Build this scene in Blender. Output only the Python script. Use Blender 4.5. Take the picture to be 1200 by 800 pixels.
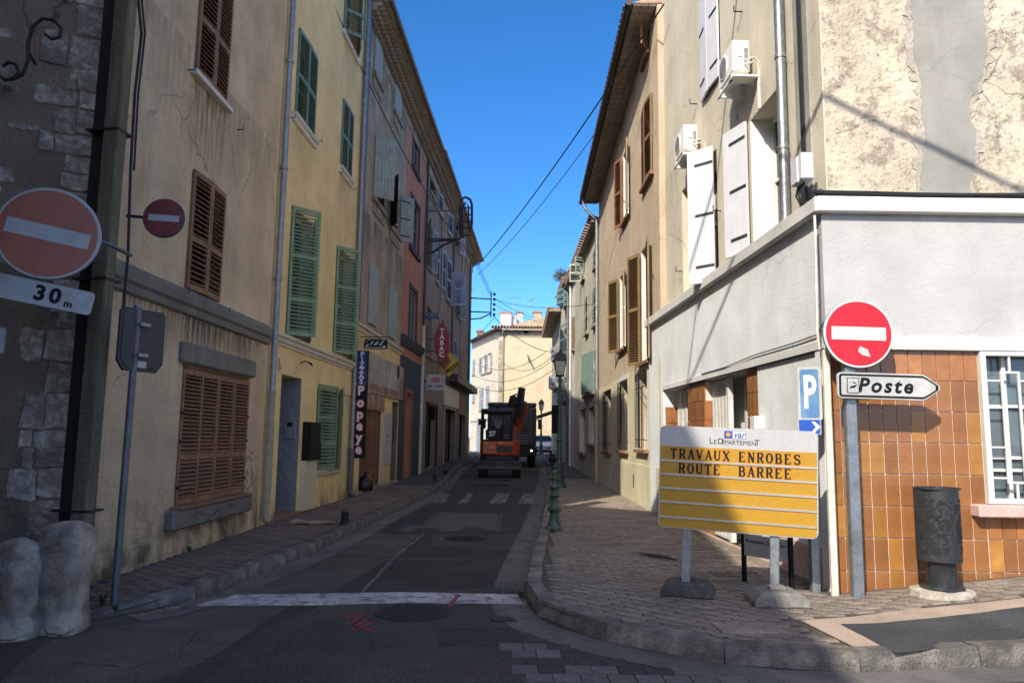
import bpy, bmesh, math, random
from mathutils import Vector, Matrix, noise
random.seed(7)
R = math.radians
S = bpy.context.scene
for o in list(bpy.data.objects): bpy.data.objects.remove(o)
COL = S.collection

# ------------------------------------------------------------------ camera
FPX = 880.0; CAMZ = 1.55; PITCH = math.atan(112/880.0); ROLL = R(0.8)
CP = Vector((0, 0, CAMZ))
FW = Vector((0, math.cos(PITCH), math.sin(PITCH))); U0 = Vector((0, -math.sin(PITCH), math.cos(PITCH))); X0 = Vector((1, 0, 0))
CR = X0*math.cos(ROLL) + U0*math.sin(ROLL); CU = -X0*math.sin(ROLL) + U0*math.cos(ROLL)
cam = bpy.data.cameras.new('camera'); camo = bpy.data.objects.new('camera', cam); COL.objects.link(camo)
cam.sensor_width = 36; cam.lens = FPX/1200*36; cam.clip_start = 0.05; cam.clip_end = 3000
M_ = Matrix((CR, CU, -FW)).transposed().to_4x4(); M_.translation = CP
camo.matrix_world = M_
S.camera = camo
# ------------------------------------------------------------------ sky, sun, exposure
SUNV = Vector((-0.38, -0.69, 0.61)).normalized()      # towards the sun
W = bpy.data.worlds.new('World'); S.world = W; W.use_nodes = True
wn = W.node_tree; bg = wn.nodes['Background']
sky = wn.nodes.new('ShaderNodeTexSky'); sky.sky_type = 'NISHITA'; sky.sun_disc = False
sky.sun_elevation = math.asin(SUNV.z); sky.sun_rotation = math.atan2(SUNV.x, SUNV.y)
sky.air_density = 0.46; sky.dust_density = 1.1; sky.ozone_density = 1.0
hs = wn.nodes.new('ShaderNodeHueSaturation'); hs.inputs['Saturation'].default_value = 1.36; wn.links.new(sky.outputs[0], hs.inputs['Color']); wn.links.new(hs.outputs[0], bg.inputs[0]); bg.inputs[1].default_value = 0.15
sun = bpy.data.lights.new('sun', 'SUN'); sun.energy = 2.6; sun.angle = R(0.53); sun.color = (1.0, 0.93, 0.80)
suno = bpy.data.objects.new('sun', sun); COL.objects.link(suno)
suno.rotation_euler = (-SUNV).to_track_quat('-Z', 'Y').to_euler(); suno.location = (-8, -15, 20)
S.view_settings.view_transform = 'Standard'; S.view_settings.look = 'None'; S.view_settings.gamma = 1
S.view_settings.exposure = 1.34; S.view_settings.use_curve_mapping = False

# ------------------------------------------------------------------ photo measurements -> world points
def ray(px, py): return (FW*FPX + CR*(px-600) - CU*(py-400)).normalized()
def at(px, py, Y):
    d = ray(px, py); return CP + d*(Y/d.y)
def ong(px, py, z=0.0):
    d = ray(px, py); return CP + d*((z-CAMZ)/d.z)
def proj(p):
    v = Vector(p)-CP; f = v.dot(FW); return (600+v.dot(CR)/f*FPX, 400-v.dot(CU)/f*FPX)
def smooth(a, b, t):
    t = min(1, max(0, (t-a)/(b-a))); return t*t*(3-2*t)
def gz(x, y): return 0.27*smooth(18, 46, y)

# ------------------------------------------------------------------ materials
MATS = {}
def add_cracks(nt, src, col, scale, amt, dark):
    N = nt.nodes; L = nt.links
    n = N.new('ShaderNodeTexNoise'); n.inputs['Scale'].default_value = scale*2.5; n.inputs['Detail'].default_value = 6; L.new(src, n.inputs[0])
    mx = N.new('ShaderNodeVectorMath'); mx.operation = 'MULTIPLY_ADD'; L.new(n.outputs[1], mx.inputs[0]); mx.inputs[1].default_value = (.35/scale,)*3; L.new(src, mx.inputs[2])
    v = N.new('ShaderNodeTexVoronoi'); v.feature = 'DISTANCE_TO_EDGE'; v.inputs['Scale'].default_value = scale; L.new(mx.outputs[0], v.inputs['Vector'])
    r = N.new('ShaderNodeMapRange'); r.inputs[1].default_value = .002; r.inputs[2].default_value = .010; r.inputs[3].default_value = 1; r.inputs[4].default_value = 0; L.new(v.outputs['Distance'], r.inputs[0])
    m = N.new('ShaderNodeTexNoise'); m.inputs['Scale'].default_value = scale*.6; m.inputs['Detail'].default_value = 3; L.new(src, m.inputs[0])
    r2 = N.new('ShaderNodeMapRange'); r2.inputs[1].default_value = .5; r2.inputs[2].default_value = .6; r2.inputs[4].default_value = amt; L.new(m.outputs[0], r2.inputs[0])
    mu = N.new('ShaderNodeMath'); mu.operation = 'MULTIPLY'; L.new(r.outputs[0], mu.inputs[0]); L.new(r2.outputs[0], mu.inputs[1])
    x = N.new('ShaderNodeMix'); x.data_type = 'RGBA'; L.new(mu.outputs[0], x.inputs[0])
    L.new(col, x.inputs[6]); x.inputs[7].default_value = (*dark, 1); return x.outputs[2]
def mat(name, col, rough=0.8, var=0.0, vscale=3.0, bump=0.0, bscale=40.0, metal=0.0, rnd=0.0, col2=None, spec=0.5, mix=(0.45, 0.65), stretch=None, grain=0.0, crack=0.0, gscale=160):
    m = bpy.data.materials.new(name); m.use_nodes = True; nt = m.node_tree; N = nt.nodes; L = nt.links
    p = N['Principled BSDF']; p.inputs['Roughness'].default_value = rough; p.inputs['Metallic'].default_value = metal
    p.inputs['Specular IOR Level'].default_value = spec
    c4 = (*col, 1); p.inputs['Base Color'].default_value = c4
    tc = N.new('ShaderNodeTexCoord'); src = tc.outputs['Object']
    if stretch:
        mp = N.new('ShaderNodeMapping'); mp.inputs['Scale'].default_value = stretch; L.new(src, mp.inputs[0]); ssrc = mp.outputs[0]
    else: ssrc = src
    out = None
    if col2 or var or grain:
        n1 = N.new('ShaderNodeTexNoise'); n1.inputs['Scale'].default_value = vscale; n1.inputs['Detail'].default_value = 8; n1.inputs['Roughness'].default_value = 0.65
        L.new(ssrc, n1.inputs[0])
        rp = N.new('ShaderNodeValToRGB'); rp.color_ramp.elements[0].position = mix[0]; rp.color_ramp.elements[1].position = mix[1]
        if col2: a, b = c4, (*col2, 1)
        else: a = (*[max(0, c*(1-var)) for c in col], 1); b = (*[min(1, c*(1+var)) for c in col], 1)
        rp.color_ramp.elements[0].color = a; rp.color_ramp.elements[1].color = b
        L.new(n1.outputs[0], rp.inputs[0]); out = rp.outputs[0]
        if col2 and var:
            n3 = N.new('ShaderNodeTexNoise'); n3.inputs['Scale'].default_value = vscale*0.23; n3.inputs['Detail'].default_value = 5
            L.new(ssrc, n3.inputs[0])
            mr = N.new('ShaderNodeMapRange'); mr.inputs[1].default_value = .3; mr.inputs[2].default_value = .7; mr.inputs[3].default_value = 1-var; mr.inputs[4].default_value = 1+var
            L.new(n3.outputs[0], mr.inputs[0])
            vm = N.new('ShaderNodeVectorMath'); vm.operation = 'SCALE'; L.new(out, vm.inputs[0]); L.new(mr.outputs[0], vm.inputs['Scale']); out = vm.outputs[0]
        if grain:
            n4 = N.new('ShaderNodeTexNoise'); n4.inputs['Scale'].default_value = gscale; n4.inputs['Detail'].default_value = 3; L.new(src, n4.inputs[0])
            mr = N.new('ShaderNodeMapRange'); mr.inputs[1].default_value = .3; mr.inputs[2].default_value = .7; mr.inputs[3].default_value = 1-grain; mr.inputs[4].default_value = 1+grain
            L.new(n4.outputs[0], mr.inputs[0])
            vm = N.new('ShaderNodeVectorMath'); vm.operation = 'SCALE'; L.new(out, vm.inputs[0]); L.new(mr.outputs[0], vm.inputs['Scale']); out = vm.outputs[0]
    if crack:
        out = add_cracks(nt, src, out, 1.1, crack, (.012, .012, .012))
    if rnd:
        oi = N.new('ShaderNodeObjectInfo')
        mr = N.new('ShaderNodeMapRange'); mr.inputs[3].default_value = 1-rnd; mr.inputs[4].default_value = 1+rnd; L.new(oi.outputs['Random'], mr.inputs[0])
        vm = N.new('ShaderNodeVectorMath'); vm.operation = 'SCALE'
        if out: L.new(out, vm.inputs[0])
        else: vm.inputs[0].default_value = col
        L.new(mr.outputs[0], vm.inputs['Scale']); out = vm.outputs[0]
    if out: L.new(out, p.inputs['Base Color'])
    if bump:
        n2 = N.new('ShaderNodeTexNoise'); n2.inputs['Scale'].default_value = bscale; n2.inputs['Detail'].default_value = 6; L.new(src, n2.inputs[0])
        bp = N.new('ShaderNodeBump'); bp.inputs['Strength'].default_value = min(1, bump); bp.inputs['Distance'].default_value = 0.02
        L.new(n2.outputs[0], bp.inputs['Height']); L.new(bp.outputs[0], p.inputs['Normal'])
    MATS[name] = m; return m

def plaster(name, col, stain, patch=None, amount=0.5, streak=0.5, bump=0.5, bscale=30, moss=None, speck=False, crack=.55):
    """render on a wall: base colour, slow patches, vertical streaks, small specks, roughness relief"""
    m = bpy.data.materials.new(name); m.use_nodes = True; nt = m.node_tree; N = nt.nodes; L = nt.links
    p = N['Principled BSDF']; p.inputs['Roughness'].default_value = 0.92; p.inputs['Specular IOR Level'].default_value = 0.2
    tc = N.new('ShaderNodeTexCoord'); src = tc.outputs['Object']
    def nz(scale, det=6, rough=.6, vec=src, st=None):
        if st:
            mp = N.new('ShaderNodeMapping'); mp.inputs['Scale'].default_value = st; L.new(vec, mp.inputs[0]); vec = mp.outputs[0]
        n = N.new('ShaderNodeTexNoise'); n.inputs['Scale'].default_value = scale; n.inputs['Detail'].default_value = det; n.inputs['Roughness'].default_value = rough
        L.new(vec, n.inputs[0]); return n.outputs[0]
    def rng(v, a, b, lo=0.0, hi=1.0):
        r = N.new('ShaderNodeMapRange'); r.inputs[1].default_value = a; r.inputs[2].default_value = b; r.inputs[3].default_value = lo; r.inputs[4].default_value = hi
        L.new(v, r.inputs[0]); return r.outputs[0]
    def mixc(f, a, b):
        x = N.new('ShaderNodeMix'); x.data_type = 'RGBA'; L.new(f, x.inputs[0])
        for i, c in ((6, a), (7, b)):
            if isinstance(c, tuple): x.inputs[i].default_value = (*c, 1)
            else: L.new(c, x.inputs[i])
        return x.outputs[2]
    dark = tuple(c*0.72 for c in col); lite = tuple(min(1, c*1.12) for c in col)
    c = mixc(rng(nz(1.1, 7), .35, .65), dark if amount > .4 else tuple(x*.88 for x in col), lite)
    c = mixc(rng(nz(0.5, 6), .48, .72, 0, amount), c, patch or stain)
    c = mixc(rng(nz(1.6, 7, .7, st=(2.2, 2.2, .25)), .52, .78, 0, streak), c, stain)
    c = mixc(rng(nz(9, 8, .75), .6, .72, 0, amount*.7), c, stain)
    c = mixc(rng(nz(90, 3), .3, .7, 0, .25), c, tuple(x*.6 for x in col))
    if speck:
        c = mixc(rng(nz(3.2, 12, .82), .50, .56, 0, .7), c, tuple(x*1.6 for x in stain)); c = mixc(rng(nz(11, 10, .85), .56, .60, 0, .85), c, stain)
    if moss:
        sp = N.new('ShaderNodeSeparateXYZ'); L.new(src, sp.inputs[0])
        h = rng(sp.outputs[2], 0.15, moss[1], 1.0, 0.0); mm = N.new('ShaderNodeMath'); mm.operation = 'MULTIPLY'
        L.new(h, mm.inputs[0]); L.new(rng(nz(2.3, 7), .38, .62), mm.inputs[1]); c = mixc(mm.outputs[0], c, moss[0])
    c = add_cracks(nt, src, c, .8, crack, tuple(x*.5 for x in stain))
    L.new(c, p.inputs['Base Color'])
    b1 = N.new('ShaderNodeBump'); b1.inputs['Strength'].default_value = bump; b1.inputs['Distance'].default_value = 0.035 if bump >= .9 else 0.015
    L.new(nz(bscale, 6, .65), b1.inputs['Height']); L.new(b1.outputs[0], p.inputs['Normal'])
    MATS[name] = m; return m

M = MATS
plaster('beige_render', (.74, .56, .36), (.20, .155, .11), (.56, .42, .27), .45, .4, 1.0, 13, moss=((.11, .10, .055), 1.1))
plaster('yellow_render', (.88, .67, .33), (.50, .38, .21), (.82, .63, .32), .2, .22, .3, 60, moss=((.30, .24, .13), .6))
plaster('grey_render', (.50, .40, .28), (.10, .085, .07), (.36, .29, .2), .6, .75, .6, 22)
plaster('pink_render', (.52, .215, .13), (.2, .11, .08), (.38, .17, .11), .25, .25, .3, 40)
plaster('slate_render', (.07, .085, .095), (.04, .045, .05), None, .25, .3, .3, 40)
plaster('brown_render', (.35, .25, .175), (.09, .07, .055), (.30, .22, .16), .5, .6, .5, 24)
plaster('rubble_render', (.31, .235, .165), (.09, .07, .05), (.36, .255, .19), .8, .5, 1.0, 28)
plaster('cream_peeling', (.66, .58, .44), (.13, .11, .09), (.52, .46, .36), .9, .35, 1.0, 12, speck=True)
plaster('cement', (.33, .32, .285), (.22, .21, .18), (.27, .26, .23), .45, .4, .6, 7, crack=.15)
plaster('patch_edge', (.47, .43, .355), (.25, .22, .18), (.40, .37, .31), .5, .3, .9, 14, crack=.2)
plaster('white_front_dimmed', (.45, .45, .43), (.36, .35, .33), (.54, .545, .52), .18, .2, .5, 26, crack=.2)  # same white paint as the street side, darkened for the sunlit front
plaster('white_side_lifted', (.72, .74, .725), (.42, .42, .40), (.56, .58, .57), .15, .25, .4, 26, crack=.2)  # same white paint, lightened to brighten the grazing-lit street side
plaster('side_render', (.58, .53, .42), (.30, .25, .18), (.62, .55, .44), .4, .5, .4, 30)
plaster('ochre_render', (.60, .48, .34), (.34, .27, .19), (.55, .44, .31), .25, .28, .9, 70)
plaster('cream_plinth', (.62, .56, .38), (.34, .30, .2), (.58, .52, .37), .25, .3, .3, 30)
plaster('green_beige_render', (.52, .49, .38), (.22, .2, .16), None, .3, .3, .5, 50)
plaster('pale_render', (.56, .51, .40), (.3, .26, .2), None, .3, .3, .4, 40)
plaster('straw_render', (.56, .46, .31), (.28, .22, .15), (.50, .42, .29), .35, .3, .6, 5)
plaster('white_paint_wall', (.62, .61, .575), (.42, .40, .37), None, .15, .25, .2, 30, crack=.2)
plaster('plinth_stone', (.22, .20, .17), (.07, .065, .06), (.16, .15, .13), .7, .5, .8, 20)
mat('quoin_stone', (.26, .215, .165), .95, .3, 11, 1.0, 24, rnd=.25, col2=(.52, .46, .38), grain=.2)
mat('bollard_stone', (.15, .122, .09), .95, .4, 4, .8, 30, col2=(.40, .335, .255), mix=(.36, .60), grain=.12, crack=.9, gscale=70)
mat('asphalt', (.070, .060, .050), .93, .35, 1.6, .9, 190, col2=(.094, .082, .069), grain=.85, crack=.9, gscale=85)
mat('asphalt_dark', (.048, .042, .036), .92, .3, 2.2, .9, 190, col2=(.062, .055, .047), grain=.85, crack=.9, gscale=85)
mat('asphalt_light', (.088, .076, .063), .93, .3, 2.0, .8, 190, col2=(.125, .109, .092), grain=.8, crack=.9, gscale=85)
mat('asphalt_corner', (.04, .042, .046), .93, .3, 2.0, .8, 190, col2=(.06, .062, .065), grain=.7, crack=.9, gscale=85)  # darker, cooler asphalt for the corner panel
mat('gutter_concrete', (.15, .135, .12), .93, .25, 3, .8, 60, col2=(.09, .082, .074), grain=.25, crack=.9, gscale=85)
mat('kerb_granite', (.10, .09, .078), .9, .3, 6, .9, 50, col2=(.21, .185, .155), rnd=.2, grain=.25)
mat('mortar', (.085, .073, .06), .95, .2, 5, .6, 60)
mat('pink_concrete', (.38, .29, .22), .95, .15, 4, .7, 60, col2=(.30, .235, .18), grain=.15)
mat('paving_brick', (.18, .145, .112), .92, .25, 9, .7, 90, col2=(.285, .235, .185), rnd=.22, grain=.2)
mat('paving_brick_red', (.15, .105, .08), .92, .25, 9, .7, 90, col2=(.23, .17, .13), rnd=.25, grain=.2)
mat('paver_grey', (.135, .13, .12), .92, .2, 12, .6, 90, rnd=.15, grain=.2)
mat('paver_dark', (.045, .045, .047), .92, .2, 12, .6, 90, rnd=.15, grain=.2)
mat('road_paint', (.46, .44, .41), .85, .25, 7, .5, 80, col2=(.10, .095, .09), mix=(.48, .66), grain=.3, crack=.9, gscale=85)
mat('worn_paint', (.25, .24, .225), .88, .2, 5, .5, 80, col2=(.075, .07, .066), mix=(.42, .56), grain=.2)
mat('red_spray', (.36, .03, .03), .85, .2, 45, col2=(.05, .042, .04), mix=(.47, .55))
mat('cast_iron', (.035, .033, .031), .6, .25, 14, .5, 60, metal=.5)
mat('cover_plate', (.30, .25, .20), .75, .3, 14, .6, 60, col2=(.18, .15, .12), grain=.2)
mat('brown_shutter', (.27, .135, .068), .62, .25, 5, .3, 60, rnd=.12, grain=.12)
mat('green_shutter', (.20, .30, .175), .55, .12, 5, .15, 60, rnd=.06)
mat('teal_shutter', (.15, .25, .19), .55, .12, 5, .15, 60, rnd=.06)
mat('pale_shutter', (.33, .38, .32), .65, .2, 5, .2, 60, col2=(.24, .27, .23))
mat('ochre_shutter', (.22, .145, .065), .6, .2, 5, .2, 60, rnd=.08)
mat('white_shutter', (.60, .61, .64), .55, .05, 4, .1, 40)
mat('blue_shutter', (.17, .27, .30), .6, .15, 4, .1, 40)
mat('sage_shutter', (.20, .29, .25), .6, .15, 4, .1, 40)
mat('grey_shutter', (.34, .38, .45), .6, .15, 4, .1, 40)
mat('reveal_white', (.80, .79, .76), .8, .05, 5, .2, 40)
mat('shrub_leaf', (.15, .19, .12), .7, .3, 6)
mat('window_white', (.62, .61, .58), .6, .1, 5)
mat('window_grey', (.16, .17, .19), .6, .1, 5)
mat('window_brown', (.08, .045, .025), .6, .15, 5)
mat('glass', (.012, .014, .017), .06, spec=.7)
mat('glass_pale', (.10, .13, .14), .12, .2, 3, spec=.7)
mat('curtain', (.45, .43, .40), .9, .1, 5)
mat('dark_interior', (.012, .011, .010), .9)
mat('zinc', (.30, .31, .33), .45, .15, 8, .1, 40, metal=.6)
mat('zinc_dark', (.15, .155, .165), .5, .15, 8, .1, 40, metal=.5)
mat('beige_pipe', (.40, .33, .22), .7, .15, 6)
mat('white_pipe', (.62, .58, .50), .6, .15, 6)
mat('black_iron', (.014, .014, .015), .55, .2, 20)
mat('galvanised', (.30, .32, .33), .42, .25, 12, .15, 60, metal=.7, col2=(.21, .225, .235))
mat('sign_grey', (.035, .037, .042), .5, .15, 6)
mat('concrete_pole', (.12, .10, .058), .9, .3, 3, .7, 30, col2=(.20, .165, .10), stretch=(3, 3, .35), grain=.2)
mat('near_black', (.010, .009, .008), .8, .2, 8)
mat('sign_white', (.72, .73, .72), .4, .05, 8)
mat('sign_white_old', (.42, .42, .40), .5, .15, 9, col2=(.34, .34, .32))
mat('sign_red', (.48, .010, .018), .35, .06, 12)
mat('sign_red_faded', (.38, .105, .055), .5, .2, 4, col2=(.30, .085, .05), stretch=(2, 2, .6))
mat('sign_red_dark', (.20, .03, .03), .45, .25, 6)
mat('sign_black', (.007, .007, .008), .65, spec=.25)
mat('sign_blue', (.07, .17, .34), .5, .12, 6, col2=(.13, .25, .40))
mat('sign_blue_deep', (.02, .08, .40), .4)
mat('board_yellow', (.40, .215, .010), .38, .06, 25, .15, 200)
mat('board_yellow_deep', (.44, .20, .008), .38, .06, 25)
mat('board_grey', (.40, .40, .39), .4, .06, 30, .1, 200)
mat('aluminium', (.62, .62, .62), .28, .05, 10, metal=.8)
mat('logo_orange', (.85, .25, .03), .4)
mat('logo_blue', (.02, .06, .3), .4)
mat('rubber_foot', (.055, .052, .048), .9, .2, 12, .6, 40, col2=(.09, .085, .078))
mat('concrete_foot', (.21, .195, .17), .92, .2, 12, .6, 40, rnd=.05)
mat('wall_tile', (.33, .145, .050), .20, .3, 5.0, .18, 14, rnd=.15, col2=(.19, .075, .028), mix=(.25, .75), grain=.06)
mat('wall_tile_gold', (.38, .19, .045), .20, .25, 5.0, .18, 14, rnd=.15, col2=(.25, .105, .032), mix=(.3, .7))
mat('grout', (.70, .60, .50), .9, .15, 20)
mat('pink_sill', (.58, .38, .33), .8, .12, 10, .4, 60)
mat('bin_metal', (.045, .048, .052), .42, .25, 12, .15, 80, metal=.4)
mat('pale_concrete', (.42, .38, .31), .95, .15, 12, .8, 50)
mat('roof_tile', (.26, .15, .10), .9, .3, 4, .5, 40, rnd=.25, col2=(.34, .25, .19))
mat('chimney_cap', (.42, .19, .11), .9, .2, 6)
mat('soffit', (.34, .29, .24), .9, .25, 6, .4, 40, rnd=.15)
mat('genoise', (.34, .28, .21), .95, .25, 6, .6, 40, col2=(.19, .155, .12), rnd=.1)
mat('gutter_brown', (.055, .045, .04), .6, .2, 8)
mat('terracotta_sill', (.26, .125, .075), .85, .2, 10, .4, 60, rnd=.15)
mat('stone_sill', (.30, .25, .18), .9, .25, 10, .6, 50, col2=(.18, .15, .11))
mat('white_sill', (.66, .62, .54), .8, .1, 8)
mat('excavator_orange', (.50, .085, .02), .4, .12, 8)
mat('dark_machine', (.022, .024, .028), .5, .2, 8)
mat('machine_grey', (.14, .14, .145), .55, .2, 8)
mat('blade_steel', (.07, .068, .065), .7, .4, 9, .3, 40)
mat('tyre', (.014, .013, .012), .85)
mat('car_white', (.62, .64, .66), .25, .03, 4)
mat('lamp_green', (.03, .06, .045), .5, .25, 14, .25, 60, col2=(.06, .11, .085))
mat('lamp_glass', (.42, .43, .40), .3, .1, 8)
mat('bamboo', (.20, .095, .045), .75, .3, 6, rnd=.3, stretch=(6, 6, .6))
mat('banner', (.26, .24, .21), .6, .3, 2.5, col2=(.42, .37, .31), mix=(.35, .6))
mat('banner_red', (.22, .06, .05), .6, .3, 5, col2=(.35, .25, .2), mix=(.4, .6))
mat('cardboard', (.30, .19, .12), .9, .2, 8, col2=(.36, .27, .2))
mat('rust_cap', (.20, .07, .035), .8, .3, 20, .5, 60, col2=(.06, .04, .035))
mat('ac_white', (.76, .75, .69), .45, .04, 6)
mat('skin', (.45, .25, .17), .6)
mat('shirt_grey', (.22, .23, .25), .9, .15, 20)
mat('trouser_dark', (.02, .022, .03), .9)
mat('hivis_orange', (.85, .16, .05), .8)
mat('hair', (.012, .01, .008), .8)
mat('leaf', (.05, .10, .03), .7, .3, 6)
mat('bag_black', (.012, .012, .013), .35, bump=.6, bscale=14)
mat('poster_white', (.50, .48, .44), .7, .1, 6)
mat('letter_red', (.45, .02, .02), .5)
mat('sign_yellow', (.62, .42, .03), .5, .1, 6)
mat('sign_maroon', (.30, .012, .03), .5, .1, 6)
mat('sign_navy', (.03, .045, .14), .5, .1, 6)
mat('terracotta_frame', (.34, .135, .085), .9, .15, 8)
mat('wire', (.012, .012, .012), .7)
em = bpy.data.materials.new('headlight_on'); em.use_nodes = True
em.node_tree.nodes['Principled BSDF'].inputs['Emission Color'].default_value = (1, .95, .75, 1)
em.node_tree.nodes['Principled BSDF'].inputs['Emission Strength'].default_value = 1.3; M['headlight_on'] = em
em = bpy.data.materials.new('bin_pierced')  # placeholder slot kept opaque; the holes are dark shapes laid on the shell
bpy.data.materials.remove(em)

def stain_mat(name, col, strength):
    m = bpy.data.materials.new(name); m.use_nodes = True; nt = m.node_tree; N = nt.nodes; L = nt.links; p = N['Principled BSDF']
    p.inputs['Base Color'].default_value = (*col, 1); p.inputs['Roughness'].default_value = .95; p.inputs['Specular IOR Level'].default_value = .1
    tc = N.new('ShaderNodeTexCoord'); mp = N.new('ShaderNodeMapping'); mp.inputs['Scale'].default_value = (9, 9, .7); L.new(tc.outputs['Object'], mp.inputs[0])
    n = N.new('ShaderNodeTexNoise'); n.inputs['Scale'].default_value = 1.6; n.inputs['Detail'].default_value = 7; n.inputs['Roughness'].default_value = .7; L.new(mp.outputs[0], n.inputs[0])
    r = N.new('ShaderNodeMapRange'); r.inputs[1].default_value = .42; r.inputs[2].default_value = .72; L.new(n.outputs[0], r.inputs[0])
    sp = N.new('ShaderNodeSeparateXYZ'); L.new(tc.outputs['Generated'], sp.inputs[0])
    g = N.new('ShaderNodeMath'); g.operation = 'POWER'; g.inputs[1].default_value = 1.5; L.new(sp.outputs[2], g.inputs[0])
    ex = N.new('ShaderNodeMath'); ex.operation = 'PINGPONG'; ex.inputs[1].default_value = .5; L.new(sp.outputs[0], ex.inputs[0])
    e2 = N.new('ShaderNodeMapRange'); e2.inputs[1].default_value = 0; e2.inputs[2].default_value = .12; L.new(ex.outputs[0], e2.inputs[0])
    a = N.new('ShaderNodeMath'); a.operation = 'MULTIPLY'; L.new(r.outputs[0], a.inputs[0]); L.new(g.outputs[0], a.inputs[1])
    b = N.new('ShaderNodeMath'); b.operation = 'MULTIPLY'; L.new(a.outputs[0], b.inputs[0]); L.new(e2.outputs[0], b.inputs[1])
    c = N.new('ShaderNodeMath'); c.operation = 'MULTIPLY'; c.inputs[1].default_value = strength; L.new(b.outputs[0], c.inputs[0]); L.new(c.outputs[0], p.inputs['Alpha'])
    MATS[name] = m
stain_mat('run_stain', (.07, .058, .044), .85); stain_mat('run_stain_soft', (.14, .12, .095), .45)
def stain(par, u0, u1, zt, h, y=-.0035, m='run_stain'):
    return MB().add([(0, 0, 0), (u1-u0, 0, 0), (u1-u0, 0, h), (0, 0, h)], [(0, 1, 2, 3)]).obj('run_off_stain', m, par, (u0, y, zt-h))
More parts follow.
